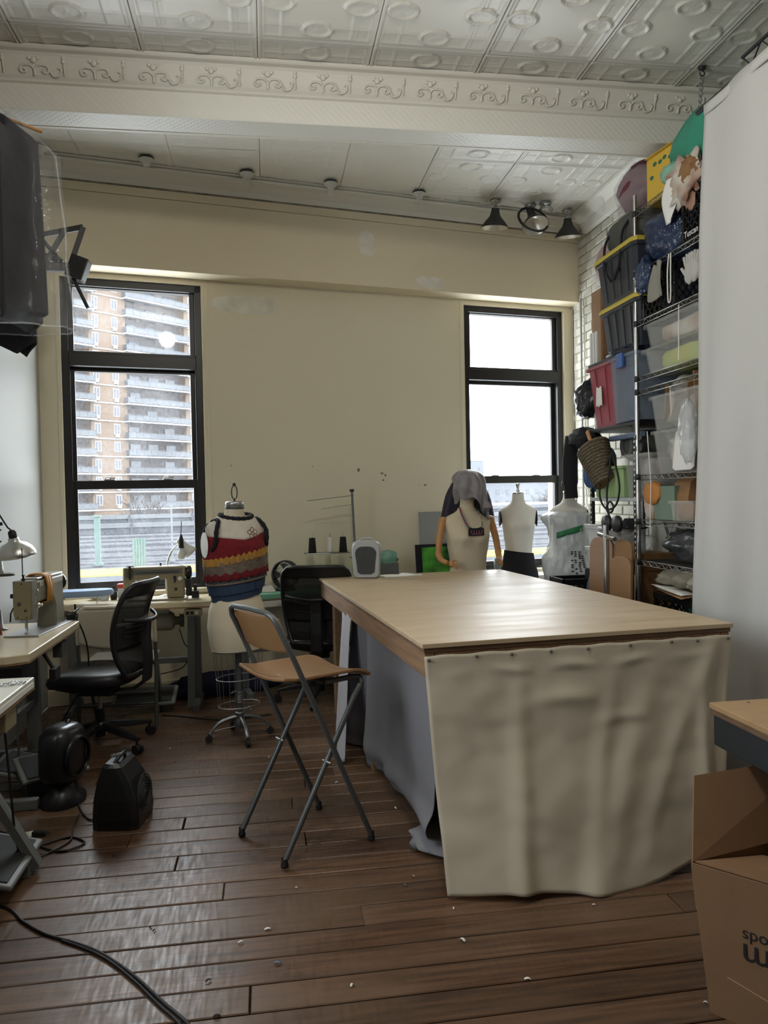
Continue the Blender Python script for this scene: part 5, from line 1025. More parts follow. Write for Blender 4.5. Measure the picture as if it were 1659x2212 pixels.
M['binblack'] = mat('dark_grey_bin_plastic', S(48,52,60), .35); M['binyel'] = mat('yellow_bin_lid', S(196,176,70), .5); M['binred'] = mat('dusty_red_bin', S(150,66,76), .45); M['bingreen'] = mat('sage_green_tub', S(150,178,124), .5)
M['fabmix'] = mat('mixed_fabric', S(120,116,112), .95, var=(S(180,176,168), 8, .2)); M['fabdark'] = mat('dark_mixed_fabric', S(40,46,58), .95, var=(S(86,92,104), 8, .25)); M['fabyel'] = mat('yellow_green_fabric', S(196,190,72), .9, var=(S(158,186,84), 5, .2), bump=(12, .4, .01)); M['fabwhite'] = mat('white_paper_stuff', S(206,200,188), .9, var=(S(160,120,100), 5, .12))
FX = 2.275
def yz(px0, px1, X): a, b = YX(px1, X), YX(px0, X); return (a+b)/2, b-a
def put(px0, px1, X, depth): y, dy = yz(px0, px1, X); return X+depth/2, y, dy
# black bins with yellow lids, two high
cx_, y_, dy = put(1300, 1384, 2.26, .40); dyy = dy*.96
tub('storage_bin', 'lower dark grey ribbed storage bin with yellow lid', 'bin', (cx_, y_, 2.342), .40, dyy, .285, M['binblack'], .88, lid=M['binyel'], ribs=4, group='dark bins with yellow lids')
tub('storage_bin', 'upper dark grey ribbed storage bin with yellow lid under the grey duffel', 'bin', (cx_-.01, y_+.01, 2.662), .42, dyy*1.06, .30, M['binblack'], .88, lid=M['binyel'], ribs=4, group='dark bins with yellow lids')
M['duffel'] = mat('grey_felt_bag', S(72,72,68), .95, var=(S(88,88,84), 6, .3), bump=(90, .3, .004))
df = thing('duffel_bag', 'dark grey felt bag with black straps lying on the upper dark bin', 'bag', (cx_, y_, 2.996), 0)
part('body', G().blob((0,.02,.115), (.20,.27,.13), .10, 1.6, 3, flat=.12, sq=.72), M['duffel'], df)
for yy in (-.12, .12): part('strap', G().tube(spline([(.02,yy,.235),(-.12,yy,.20),(-.215,yy,.09),(-.225,yy+.02,-.02),(-.235,yy*.75,-.13),(-.236,yy*.2,-.20)], 5), .009, 6), M['blackcloth'], df)
g = G()
for k in range(7): g.bar((-.10,-.04+.018*k,.235),(-.15,-.045+.018*k,.218), .004, .003)
part('white_stitching', g, M['paper'], df)
mb = thing('clothes_bag', 'maroon clothes in a clear knotted plastic bag on top of the grey rack', 'bag', (2.46, 4.66, 3.18), 0)
part('clothes', G().blob((.02,.0,.20), (.18,.22,.17), .14, 2, 8, flat=.1), mat('maroon_cloth', S(84,42,54), .8, var=(S(120,50,60), 4, .3), bump=(14, .4, .01)), mb); M['film'] = mat('clear_plastic_film', S(222,224,226), .12, alpha=.20, bump=(16, .7, .02))
part('film', G().blob((.02,.0,.20), (.19,.235,.185), .2, 2.5, 8), M['film'], mb); part('knot', G().tube(spline([(-.10,.16,.12),(-.16,.25,.13),(-.18,.30,.19),(-.19,.33,.24)], 4), [.05,.04,.028,.018,.015,.018,.026,.034,.04,.044,.05,.05,.05], 10), M['film'], mb)
# carton column and clear bin in the corner
ck = tub('tall_carton', 'tall open cardboard carton standing behind the dark bins', 'box', (2.58, 5.465, 2.322), .22, .18, .62, M['card'], 1.0, rim=.002)
for k in range(3): one('foam_slat', G().box(-.008,.008,-.012,.012,0,.22), M['white'], ['leftmost white foam slat leaning on the tall carton', 'middle white foam slat leaning on the tall carton', 'rightmost white foam slat leaning on the tall carton'][k], 'slat', 'foam slats by the carton', (2.295, 5.165-.045*k, 2.341), 0, bevel=.004)
cs = thing('corner_shelf', 'small wall bracket shelf in the corner under the tall carton', 'shelf', (2.45, 5.20, 2.30), 0); part('board', G().box(.02,.26,.17,.36,.0,.02), M['shelfwhite'], cs); part('bracket', G().bar((.26,.2,-.14),(.05,.2,0), .02,.01).bar((.26,.34,-.14),(.05,.34,0), .02,.01), M['blackmetal'], cs)
pk = thing('clothes_bag', 'pink clothes in a clear plastic bag wedged in the corner above the tall carton', 'bag', (2.56, 5.36, 2.97), 0)
part('clothes', G().blob((0,0,.15), (.12,.16,.16), .12, 2, 5, flat=.06), mat('dusty_pink_cloth', S(150,104,100), .85, var=(S(176,130,124), 5, .3)), pk); part('film', G().blob((-.01,.0,.14), (.135,.18,.185), .22, 2.6, 5), M['film'], pk)
tub('storage_bin', 'clear lilac storage bin below the tall carton', 'bin', (2.46, 5.12, 1.89), .26, .26, .40, mat('clear_lilac_plastic', S(206,200,214), .3, alpha=.7), .92, ribs=4)
# red bin and clear blue-lid bin
cx_, y_, dy = put(1272, 1326, 2.27, .40); tub('storage_bin', 'dusty red tapered storage bin with torn white label', 'bin', (cx_, y_, 1.887), .40, dy, .42, M['binred'], .80, rim=.018, ribs=2)
o = bpy.data.objects['storage_bin.003'] if False else None
one('torn_label', G().sheet(lambda u, v: (-.001*math.sin(u*7), (u-.5)*.10*(1-.2*v), .13*v+.006*math.sin(u*9)), 6, 6), M['paper'], 'torn white label on the dusty red bin', 'label', None, (2.272, y_+.02, 2.03), 0, solid=.001)
cx_, y_, dy = put(1318, 1374, 2.25, .40); tub('storage_bin', 'clear storage bin of dark clothes with blue latches', 'bin', (cx_, y_, 1.887), .40, dy, .42, M['clearblue'], .90, rim=.014, fill=M['fabdark']); part('latch', G().box(-.225,-.205,-.06,.03,.34,.43), mat('blue_latch', S(46,86,150), .4), bpy.context.scene.objects[-1] if False else [x for x in bpy.data.objects if x.get('label') == 'clear storage bin of dark clothes with blue latches'][0], bevel=.004)
one('navy_cloth', G().blob((0,0,.03), (.19,.30,.05), .4, 3, 7, flat=.2), mat('navy_nylon', S(24,30,56), .4, bump=(20, .5, .01)), 'crumpled navy cloth lying over the red and clear bins', 'cloth', None, (2.46, 4.73, 2.325))
one('black_bag', G().blob((0,0,.09), (.10,.12,.13), .3, 2.2, 9), mat('black_plastic_film', S(34,36,40), .25, bump=(14, .6, .02)), 'small black plastic bag hanging left of the red bin', 'bag', None, (2.33, 5.29, 2.02))
# baskets, jackets and tools on the next shelf
bk = thing('woven_basket', 'tilted woven straw basket with wooden handles', 'basket', (2.22, 4.83, 1.50), R(0))
def bask(k, z): return [((.06+.035*k)*math.cos(a), (.09+.055*k)*math.sin(a), z) for a in [2*math.pi*j/28 for j in range(28)]]
BM = T(.02,.02,0,0,-24,-8)
part('shell', G().at(BM).loft([bask(0,.0), bask(.5,.14), bask(1,.28), [(x*.95, y*.95, z) for x, y, z in bask(1,.28)], [(x*.95, y*.95, z) for x, y, z in bask(0,.01)]], True), M['kraft'], bk)
M['straw'] = mat('grey_straw_braid', S(118,106,84), .9, var=(S(70,62,50), 60, .2), bump=(90, .8, .006))
for k in range(13): z = .012+k*.021; q = z/.28; part('braid', G().at(BM)  .tube([(x*1.02, y*1.02, z+.002*math.sin(j*2.2)) for j, (x, y, _) in enumerate(bask(q, z))], .0118, 6, closed=True), M['straw'], bk)
part('handle', G().at(BM).loft([[(x, y, z) for x, y in ((-.008,-.018),(.008,-.018),(.008,.018),(-.008,.018))] for z in (.26,.40)], True, False), M['beech'], bk, bevel=.006)
jk = thing('black_jacket', 'black jacket sleeve hanging over the corner of the grey rack', 'jacket', (2.27, 5.36, 1.50), 0)
part('body', G().blob((.03,-.04,.34), (.09,.18,.07), .3, 2.4, 3), M['blackcloth'], jk); part('sleeve', G().tube(spline([(0,.10,.36),(-.01,.13,.20),(-.01,.135,.02),(-.005,.13,-.10)], 5), [.055]*5+[.058]*6+[.05]*5, 12), M['blackcloth'], jk)
one('blue_bag', G().blob((0,0,.15), (.10,.15,.165), .16, 2, 4, sq=.85), mat('blue_nylon', S(34,88,150), .4, var=(S(24,62,110), 3, .3), bump=(18, .5, .01)), 'bright blue nylon bag behind the woven basket', 'bag', None, (2.34, 5.14, 1.46))
one('grey_tray', G().box(-.02,.02,-.22,.22,0,.035), mat('slate_tray', S(84,100,124), .4), 'slate blue tray edge lying above the basket', 'tray', None, (2.30, 4.66, 1.78), 0, bevel=.006)
vc = thing('vacuum_head', 'grey and black vacuum machine with chrome tubes on the middle rack shelf', 'machine', (2.46, 4.62, 1.645), 0); part('body', G().blob((0,.1,.09), (.13,.15,.11), .05, 1.5, 3, sq=.8), M['dgrey'], vc); part('shell', G().at(T(-.12,.12,.10,0,0,-90)).lathe([(.05,0),(.075,.01),(.085,-.02),(.06,-.03)], 20), M['greypaint'], vc)
for z in (.13,.06): part('chrome_tube', G().tube([(-.19,-.18,z),(-.13,-.02,z)], .020, 12), M['chrome'], vc)
cx_, y_, dy = put(1278, 1340, 2.26, .40); tub('plastic_tub', 'sage green plastic tub on the grey shelf', 'tub', (cx_, y_, 1.407), .40, dy, .205, M['bingreen'], .93, rim=.010, ribs=0)
cx_, y_, dy = put(1334, 1396, 2.23, .40); tub('plastic_tub', 'clear plastic tub beside the green one', 'tub', (cx_+.03, y_+.03, 1.407), .38, dy*.9, .27, M['clear'], .9, rim=.010, ribs=0, fill=M['fabmix'])
pcb = G(); q0 = Vector((2.225, 4.70, 1.60))
cable = [(0,.03,.08),(-.015,.10,-.02),(-.02,.16,-.14),(-.02,.14,-.22),(-.02,.05,-.27),(-.02,-.08,-.24),(-.02,-.13,-.12),(-.015,-.05,.05),(-.01,.0,.09),(-.015,.02,-.02),(-.02,.05,-.16),(-.02,.04,-.27),(-.025,-.02,-.29),(-.025,-.05,-.25),(-.025,-.0,-.22),(-.025,.05,-.26),(-.025,.02,-.30),(-.03,-.03,-.345)]
pcb.tube(spline(cable, 6), .0065, 7); cbl = thing('power_cable', 'coiled black power cable hanging in front of the green tub', 'cable', q0, 0); part('cord', pcb, M['rubber'], cbl); part('plug', G().cb((-.032,-.045,-.365), (.02,.025,.04)).tube([(-.032,-.05,-.385),(-.032,-.055,-.405)], .003, 6), M['black'], cbl, bevel=.004)
# lower level of the grey rack
for k, (z, nm) in enumerate(((.90, 'lower of two small white tubs stacked on the crate side'), (1.058, 'upper of two small white tubs stacked by the wrapped form'))):
    tub('small_tub', nm, 'tub', (2.36, 5.13+.0*k, z), .20, .20, .15, mat('frosted_white_plastic', S(220,222,222), .4, alpha=.85), .8, rim=.008, lid=M['white'], lidh=.008, group='white tubs stacked in two')
one('tub_support', G().box(-.12,.12,-.12,.12,0,.335), M['blackmetal'], 'black box supporting the two white tubs', 'box', None, (2.38, 5.13, .562), 0, bevel=.004)
tub('small_tub', 'clear tub of pink and green cloth with a white lid askew', 'tub', (2.36, 4.88, 1.06), .20, .24, .13, M['clear'], .85, rim=.008, lid=M['white'], lidh=.018, fill=mat('pink_green_cloth', S(170,130,130), .9, var=(S(140,190,130), 6, .1)))
one('bag_stack', G().blob((0,0,.22), (.15,.19,.25), .12, 2, 6, flat=.1), M['blackcloth'], 'black cloth bag under the pink and green tub', 'bag', None, (2.40, 4.84, .562))
fnh = thing('black_hat', 'black brimmed hat lying on the boxes of the grey rack', 'hat', (2.34, 4.68, 1.20), 0); part('brim', G().lathe([(0,.0),(.11,.004),(.125,.012),(.11,.014),(0,.012)], 24, .8, 1), M['blackcloth'], fnh); part('crown', G().lathe([(.075,.01),(.07,.05),(.055,.068),(0,.07)], 20, .8, 1), M['blackcloth'], fnh)
one('white_bag', G().blob((0,0,.06), (.10,.13,.09), .4, 3, 2, flat=.2), M['film'], 'crumpled white plastic bag beneath the black hat', 'bag', None, (2.34, 4.63, 1.06)); one('carton_stack', G().box(-.13,.13,-.13,.13,0,.49), M['fabdark'] if False else M['kraft'], 'brown carton beneath the crumpled white bag', 'box', None, (2.40, 4.63, .562), 0, bevel=.004)
def crate(name, label, c, dx, dy, h, group=None, rz=0, m=None, txt=None):
    t = thing(name, label, 'crate', c, rz, group); m = m or M['blackgloss']
    part('base', G().box(-dx/2, dx/2, -dy/2, dy/2, 0, .012), m, t)
    part('rim', G().box(-dx/2,-dx/2+.018,-dy/2,dy/2,h-.045,h).box(dx/2-.018,dx/2,-dy/2,dy/2,h-.045,h).box(-dx/2,dx/2,-dy/2,-dy/2+.018,h-.045,h).box(-dx/2,dx/2,dy/2-.018,dy/2,h-.045,h), m, t, bevel=.004)
    for sx in (-1, 1):
        for sy in (-1, 1): part('corner_post', G().box(sx*dx/2-(.022 if sx > 0 else 0), sx*dx/2+(.022 if sx < 0 else 0), sy*dy/2-(.022 if sy > 0 else 0), sy*dy/2+(.022 if sy < 0 else 0), .012, h-.045), m, t)
    g_ = G()
    for face in range(4):
        L_ = dy if face < 2 else dx; n = 7
        for sgn in (1, -1):
            for k in range(-3, n):
                a0 = -L_/2+L_*k/n; hh = h-.06; a1 = a0+sgn*hh*.8
                if sgn < 0: a0, a1 = a0+hh*.8, a0
                lo = max(-L_/2, min(L_/2, a0)); hi_ = max(-L_/2, min(L_/2, a1)); 
                if abs(hi_-lo) < .02: continue
                z0 = .012+hh*(lo-a0)/(a1-a0); z1_ = .012+hh*(hi_-a0)/(a1-a0); o_ = (dx/2-.006) if face < 2 else (dy/2-.006); s_ = -1 if face % 2 == 0 else 1
                P = lambda a, z: (s_*o_, a, z) if face < 2 else (a, s_*o_, z)
                g_.bar(P(lo, z0), P(hi_, z1_), .006, .008)
    part('lattice', g_, m, t)
    if txt:
        tm_ = text_mesh(txt, .048, M['paper']); q = link('printed_text', tm_, t); q.matrix_local = Matrix.Translation((-dx/2-.0015, dy*.42, .028)) @ Matrix.Rotation(R(-90), 4, 'Z') @ Matrix.Rotation(R(90), 4, 'X')
    return t
crate('milk_crate', 'black milk crate on the floor by the wrapped dress form', (2.20, 5.30, .56), .28, .26, .27); one('crate_stand', G().box(-.15,.15,-.14,.14,0,.555), M['blackmetal'], 'black box carrying the milk crate by the wrapped form', 'box', None, (2.20, 5.30, 0.002), 0, bevel=.004)
one('wooden_ladle', G().blob((0,0,.02), (.03,.05,.025), .05, 1, 1), M['beech'], 'pale wooden shape inside the milk crate', 'wood', None, (2.20, 5.28, .68))
one('grey_bundle', G().blob((0,0,.28), (.10,.14,.30), .2, 2.2, 4, flat=.06), mat('slate_nylon', S(70,78,92), .6, bump=(16, .5, .01)), 'slate grey nylon bundle leaning behind the folding stools', 'bundle', None, (2.22, 4.90, .35)); one('bundle_stand', G().box(-.10,.10,-.12,.12,0,.36), M['kraft'], 'low carton beneath the slate grey bundle', 'box', None, (2.22, 4.90, 0.002))
# folded stools leaning on the rack
def folded_stool(label, x, y, h, rz, back=False):
    t = thing('folding_stool', label, 'stool', (x, y, 0), rz, 'folded stools leaning by the rack')
    for s in (-1, 1): part('leg', G().tube([(0, s*.085, .01),(.03, s*.085, h*.78)], .011, 8), M['chrome'], t); part('foot', G().lathe([(0,0),(.014,0),(.013,.03),(.011,.032)], 10, c=(0,s*.085,0)), M['rubber'], t)
    part('cross_tube', G().tube([(.030,-.085,h*.76),(.030,.085,h*.76)], .010, 8), M['chrome'], t)
    def pad(z0, z1, wd, nm, dx): 
        pts = [(-wd/2, z0), (wd/2, z0), (wd/2, z1-wd*.32)]+[(wd/2-wd*.32+wd*.32*math.cos(a), z1-wd*.32+wd*.32*math.sin(a)) for a in [R(15*i) for i in range(1,7)]]+[(-wd/2+wd*.32-wd*.32*math.sin(a), z1-wd*.32+wd*.32*math.cos(a)) for a in [R(15*i) for i in range(0,6)]]+[(-wd/2, z1-wd*.32)]
        part(nm, G().at(T(dx,0,0,0,0,2)).prism(pts, -.012, .006, 'x'), M['birch'], t, bevel=.003)
    pad(h*.30, h*.86, .20, 'seat', -.03)
    return t
folded_stool('nearest folded stool with brown wooden seat leaning by the rack', 2.03, 4.20, 1.24, R(10)); folded_stool('folded chrome stool with wooden seat behind the nearest one', 2.11, 4.34, 1.34, R(6)); folded_stool('third folded stool half hidden behind the chrome tubes', 2.12, 4.66, 1.34, R(20))
cl = thing('clamp_stand', 'chrome clamp stand with round black knobs among the folded stools', 'stand', (2.06, 4.46, 0), 0); part('tube', G().tube([(0,0,.015),(0,0,1.24)], .018, 12), M['chrome'], cl); part('base', G().lathe([(0,0),(.10,0),(.10,.012),(.02,.02),(0,.02)], 20), M['castiron'], cl); part('cross_tube', G().tube([(0,.10,1.18),(0,-.12,1.16)], .014, 12), M['chrome'], cl)
for y_ in (.05, -.09): part('round_knob', G().at(T(.03,y_,1.25,0,0,-90)).lathe([(0,.015),(.048,.015),(.052,0),(.048,-.015),(0,-.015)], 20), M['black'], cl)
# ---- contents of the wire rack
def rk(px, py, X=2.30): p = onx(px, py, X); return p
gb = thing('garbage_bag', 'green plastic bag of fabric on the top of the upper rack', 'bag', (2.46, 3.86, 3.152), 0)
part('bag', G().blob((0,0,.175), (.21,.32,.20), .14, 1.8, 12, 40, 24, flat=.12), mat('green_plastic_film', S(72,168,140), .35, var=(S(52,136,112), 3, .3), transl=.25, bump=(10, .7, .02)), gb); part('tied_corner', G().blob((-.15,.18,.07), (.07,.10,.06), .3, 3, 5), mat('pale_green_film', S(150,206,186), .3, alpha=.7), gb)
yb = thing('printed_box', 'yellow cardboard box with green pineapple dots on the upper rack', 'box', (2.46, 4.25, 3.152), R(8)); part('carton', G().box(-.14,.14,-.13,.13,0,.27), mat('yellow_printed_card', S(206,170,62), .7), yb, bevel=.004)
g = G()
for k, (y_, z_) in enumerate(((-.09,.21),(-.04,.225),(.0,.215),(.05,.22),(.08,.15),(-.10,.12))): g.at(T(-.1405, y_, z_, 0, 0, -90)).lathe([(0,.0006),(.018,.0006),(.018,0)], 10, .7, 1)
for k, (x_, z_) in enumerate(((-.08,.22),(.0,.21),(.07,.23))): g.at(T(x_, -.1305, z_, 0, 90)).lathe([(0,.0006),(.022,.0006),(.022,0)], 10, 1, .7)
part('green_print', g, mat('green_print', S(40,110,84), .7), yb); part('flap', G().box(-.16,-.10,-.12,.12,.271,.274), mat('yellow_printed_flap', S(206,170,62), .7), yb)
pb = thing('paper_bundle', 'crumpled white and kraft paper hanging over the edge of the top shelf', 'paper', (2.30, 3.84, 3.06), 0); part('white_paper', G().blob((-.01,.05,.06), (.06,.16,.13), .6, 3.5, 3), M['fabwhite'], pb); part('kraft_paper', G().blob((-.03,-.02,.09), (.05,.07,.07), .4, 3, 8), M['kraft'], pb); part('hanging_sheet', G().sheet(lambda u, v: (-.05-.02*math.sin(v*4+u*3), .20-.10*u+.03*v, .10-.22*v), 8, 12), M['paper'], pb, solid=.002)
crate('milk_crate', 'black milk crate lettered in white on the upper rack', (2.44, 3.77, 2.783), .32, .33, .28, txt='Tuscan')
bl = thing('plastic_sack', 'dark blue translucent sack sagging over the shelf beside the lettered crate', 'bag', (2.40, 4.20, 2.783), 0); M['bluefilm'] = mat('blue_plastic_film', S(26,36,62), .2, var=(S(52,68,98), 4, .25), bump=(12, .9, .03)); part('bag', G().blob((0,0,.15), (.17,.22,.17), .18, 2, 14, 36, 20, flat=.1), M['bluefilm'], bl); part('sagging_corner', G().blob((-.13,.14,-.05), (.05,.08,.10), .3, 2.4, 9), M['bluefilm'], bl)
crate('wire_basket', 'black lattice basket full of dark cloth on the third shelf', (2.45, 4.22, 2.483), .32, .38, .24); one('dark_cloth', G().blob((0,0,.10), (.13,.16,.11), .2, 2.5, 8), M['fabdark'], 'dark cloth lying inside the lattice basket', 'cloth', None, (2.45, 4.22, 2.50))
one('grey_rag', G().sheet(lambda u, v: (-.012*math.sin(u*6+v*3), (u-.5)*(.10+.06*v)+.03*v, -.20*v+.01*math.sin(u*7)), 10, 12), mat('grey_rag_cloth', S(138,134,124), .9), 'grey rag hanging from the front edge of the third shelf', 'cloth', None, (2.258, 4.16, 2.755), 0, solid=.004)
M['pale_glove'] = mat('pale_glove_cloth', S(176,174,168), .9)
gv = thing('work_gloves', 'pair of pale gloves hanging from the upper rack', 'gloves', (2.25, 3.76, 2.66), 0)
for s in (0, 1):
    gl = G(); gl.blob((0, .05*s, -.06), (.018,.045,.06), .1, 2, 3+s)
    for k in range(4): gl.tube([(0, .05*s-.03+.02*k, -.02),(-.005, .05*s-.045+.03*k, .045-.008*abs(k-1.5))], [.011,.008], 8)
    gl.tube([(0,.05*s+.035,-.06),(-.005,.05*s+.07,-.02)], [.012,.008], 8); part('glove', gl, M['pale_glove'], gv)
one('string_loop', G().tube(spline([(0,.02,.0),(-.004,.03,-.10),(-.004,.028,-.24),(-.003,.02,-.27),(-.004,.0,-.25),(-.004,-.004,-.10),(0,0,0)], 5), .004, 6), M['paper'], 'white string loop hanging from the second shelf edge', 'string', None, (2.262, 4.02, 2.77))
one('white_bag', G().blob((0,0,.12), (.13,.14,.14), .25, 2.5, 21, flat=.08), mat('white_plastic_film', S(214,216,218), .3, bump=(12, .6, .02)), 'white plastic bag at the right end of the third shelf', 'bag', None, (2.44, 3.72, 2.483))
tub('storage_bin', 'upper clear bin of papers under the lattice basket', 'bin', (2.46, 4.05, 2.30), .38, .62, .135, M['clear'], .92, rim=.012, fill=M['fabwhite']); tub('storage_bin', 'lower clear bin of yellow and green fabric', 'bin', (2.46, 4.05, 2.14), .38, .66, .15, M['clear'], .9, rim=.014, fill=M['fabyel'])
tub('storage_bin', 'clear open bin of brown envelopes on the lower rack', 'bin', (2.45, 4.03, 1.80), .36, .56, .20, M['clear'], .9, rim=.010, fill=M['fabmix']); tub('storage_bin', 'clear bin with a white plate beneath the envelope bin', 'bin', (2.45, 4.03, 1.545), .36, .52, .25, M['clear'], .86, rim=.010, fill=M['fabwhite'])
one('white_plate', G().at(T(0,0,.12,0,0,-84)).prism([(-.10,-.11),(.10,-.11),(.115,-.08),(.115,.08),(.10,.11),(-.10,.11),(-.115,.08),(-.115,-.08)], -.004, .004, 'z'), M['white'], 'rounded white plate leaning inside the lower clear bin', 'plate', None, (2.275, 3.92, 1.55), 0, bevel=.003)
for k, (y_, h, a, m, nm) in enumerate(((4.22, .20, 8, 'kraft', 'leftmost brown envelope standing in the clear bin'), (4.14, .19, -4, 'paper', 'pale folder standing beside the leftmost envelope'), (3.98, .20, 5, 'kraft', 'brown envelope in the middle of the bin'), (3.88, .24, -6, 'kraft', 'tallest brown envelope at the right of the bin'))): one('envelope', G().at(T(0,0,0,0,a,0)).box(-.12,.12,-.006,.006,0,h), M[m], nm, 'envelope', 'envelopes in the clear bin', (2.44, y_, 1.86), 0, bevel=.002)
one('grey_sack', G().blob((0,0,.07), (.10,.10,.08), .3, 3, 17), M['fabmix'], 'grey crumpled sack among the envelopes', 'bag', None, (2.40, 4.06, 1.95))
one('white_bag', G().blob((0,0,.16), (.04,.06,.17), .25, 2.6, 31), mat('white_film_bag', S(206,208,208), .2, alpha=.5, bump=(12, .8, .02)), 'white plastic bag at the curtain edge beside the plate bin', 'bag', None, (2.22, 3.79, 1.60))
# shelf at 1.267
en = thing('orange_envelope', 'orange padded envelope drooping from the shelf by the post', 'envelope', (2.30, 4.32, 1.30), 0); part('pouch', G().blob((0,0,.13), (.03,.09,.07), .2, 2.4, 4, sq=.8), mat('orange_envelope', S(186,124,62), .7), en)
kb = thing('paper_bag', 'brown kraft paper bag standing on the middle rack shelf', 'bag', (2.40, 4.07, 1.272), 0); part('bag', G().loft([[(-.08,-.09,0),(.08,-.09,0),(.08,.09,0),(-.08,.09,0)],[(-.075,-.095,.14),(.075,-.095,.14),(.075,.095,.14),(-.075,.095,.14)],[(-.05,-.08,.22),(.05,-.08,.22),(.05,.08,.225),(-.05,.085,.22)],[(-.01,-.085,.255),(.01,-.085,.255),(.01,.085,.25),(-.01,.085,.25)]], True, False), M['kraft'], kb)
tub('storage_bin', 'small clear shoebox with two white stickers', 'bin', (2.34, 3.95, 1.272), .16, .24, .115, M['clear'], .88, rim=.008, fill=M['kraft'])
one('green_folder', G().box(-.06,.06,-.10,.10,0,.20), mat('sage_card', S(110,128,112), .8), 'sage green folder standing on the middle rack shelf', 'folder', None, (2.36, 4.20, 1.272), R(5), bevel=.003); one('white_pouch', G().blob((0,0,.09), (.03,.06,.10), .25, 3, 3, flat=.05), M['fabwhite'], 'white cloth pouch beside the rack post', 'pouch', None, (2.31, 4.37, 1.272))
M['blackfilm'] = mat('black_bin_bag_film', S(44,46,50), .22, var=(S(72,74,78), 3, .3), bump=(9, .9, .02)); one('bin_bag', G().blob((0,0,.10), (.18,.32,.12), .3, 2.2, 6, 40, 22, flat=.1), M['blackfilm'], 'shiny black bin bag filling the low rack shelf', 'bag', None, (2.46, 3.98, 1.023))
for k, (y_, z_) in enumerate(((4.20, .885), (4.04, .89), (3.88, .885))): one('cloth_roll', G().blob((0,0,.045), (.12,.08,.05), .25, 3, 40+k), mat('beige_roll', S(150,144,126), .9), ['leftmost beige cloth roll under the bin bag', 'middle beige cloth roll under the bin bag', 'rightmost beige cloth roll under the bin bag'][k], 'cloth', 'cloth rolls on the low shelf', (2.38, y_, z_))
for k in range(3): one('pattern_paper', G().sheet(lambda u, v: ((u-.5)*.34, (v-.5)*.30, .012*math.sin(u*5+k)+.02*v), 10, 8), M['paper'] if k else M['kraft'], ['kraft pattern paper on the crate of coloured cloth', 'upper white pattern paper under the cloth rolls', 'lower white pattern paper under the cloth rolls'][k], 'paper', 'pattern papers on the low shelf', (2.40, 4.02+.03*k, .85+.008*k), R(4*k-4), solid=.001)
crate('milk_crate', 'black crate of green and purple cloth on the lowest shelf', (2.45, 4.05, .605), .34, .50, .24)
one('green_cloth', G().blob((0,0,.05), (.10,.08,.10), .3, 3, 3), mat('emerald_cloth', S(30,92,70), .7), 'emerald cloth in the lowest black crate', 'cloth', None, (2.42, 4.00, .68)); one('purple_cloth', G().blob((0,0,.05), (.10,.08,.10), .3, 3, 5), mat('purple_cloth', S(72,50,110), .7), 'purple cloth in the lowest black crate', 'cloth', None, (2.42, 3.86, .68))
one('cord_pull', G().tube([(0,0,0),(.004,-.03,-.30),(.0,-.02,-.62)], .003, 6), M['paper'], 'white cord hanging down the front of the wire rack', 'cord', None, (2.255, 4.30, 1.80)); one('cord_pull', G().tube([(0,0,0),(.002,.01,-.3)], .003, 6), M['paper'], 'long white cord hanging across the two clear bins', 'cord', None, (2.255, 3.93, 2.46))
# wall conduit and cable in the brick corner
one('wall_conduit', G().tube([(0,0,.9),(0,0,3.10)], .010, 8), M['wall_left'], 'thin vertical conduit on the brick wall near the corner', 'conduit', None, (2.70, 6.28, 0)); one('wall_cable', G().tube([(0,0,.8),(.004,-.01,1.6),(-.003,0,2.3),(0,0,3.05)], .004, 6), M['black'], 'black cable running down the window corner', 'cable', None, (2.712, 6.47, 0))
# ------------------------------------------------------------------ ceiling lamp holders and spot lamps
M['porcelain'] = mat('white_porcelain', S(196,194,186), .3)
for k, (px, py) in enumerate(((85,315),(316,341),(533,372),(714,393),(905,415))):
    p = onz(px, py, 3.745); p.z = 3.744; t = thing('lamp_holder', ['leftmost porcelain lamp holder on the rear ceiling beside the garment bag', 'second porcelain lamp holder from the left on the rear ceiling', 'third porcelain lamp holder from the left on the rear ceiling', 'fourth porcelain lamp holder from the left on the rear ceiling', 'porcelain lamp holder with a bulb next to the spot lamps'][k], 'lamp holder', p, 0, 'porcelain lamp holders')
    part('ceiling_box', G().lathe([(0,0),(.05,0),(.05,-.006),(.046,-.008)], 18), M['blackmetal'], t); part('porcelain', G().lathe([(.05,-.010),(.045,-.022),(.028,-.030),(.024,-.05),(.016,-.052),(0,-.052)], 18), M['porcelain'], t)
    if k >= 2: part('bulb', G().lathe([(.013,-.05),(.015,-.062),(.024,-.078),(.024,-.09),(.014,-.104),(0,-.108)], 16), M['clear'], t)
one('ceiling_conduit', G().tube([(0,0,0),(4.15,0,0)], .009, 8), M['tin'], 'painted conduit running along the rear ceiling past the lamp holders', 'conduit', None, (wpt(-1.93,-.385,3.728)), TH)
M['spotblack'] = mat('dark_grey_spot_shade', S(46,46,44), .5); M['spotin'] = mat('silver_reflector', (.72,.68,.60), .35, .9)
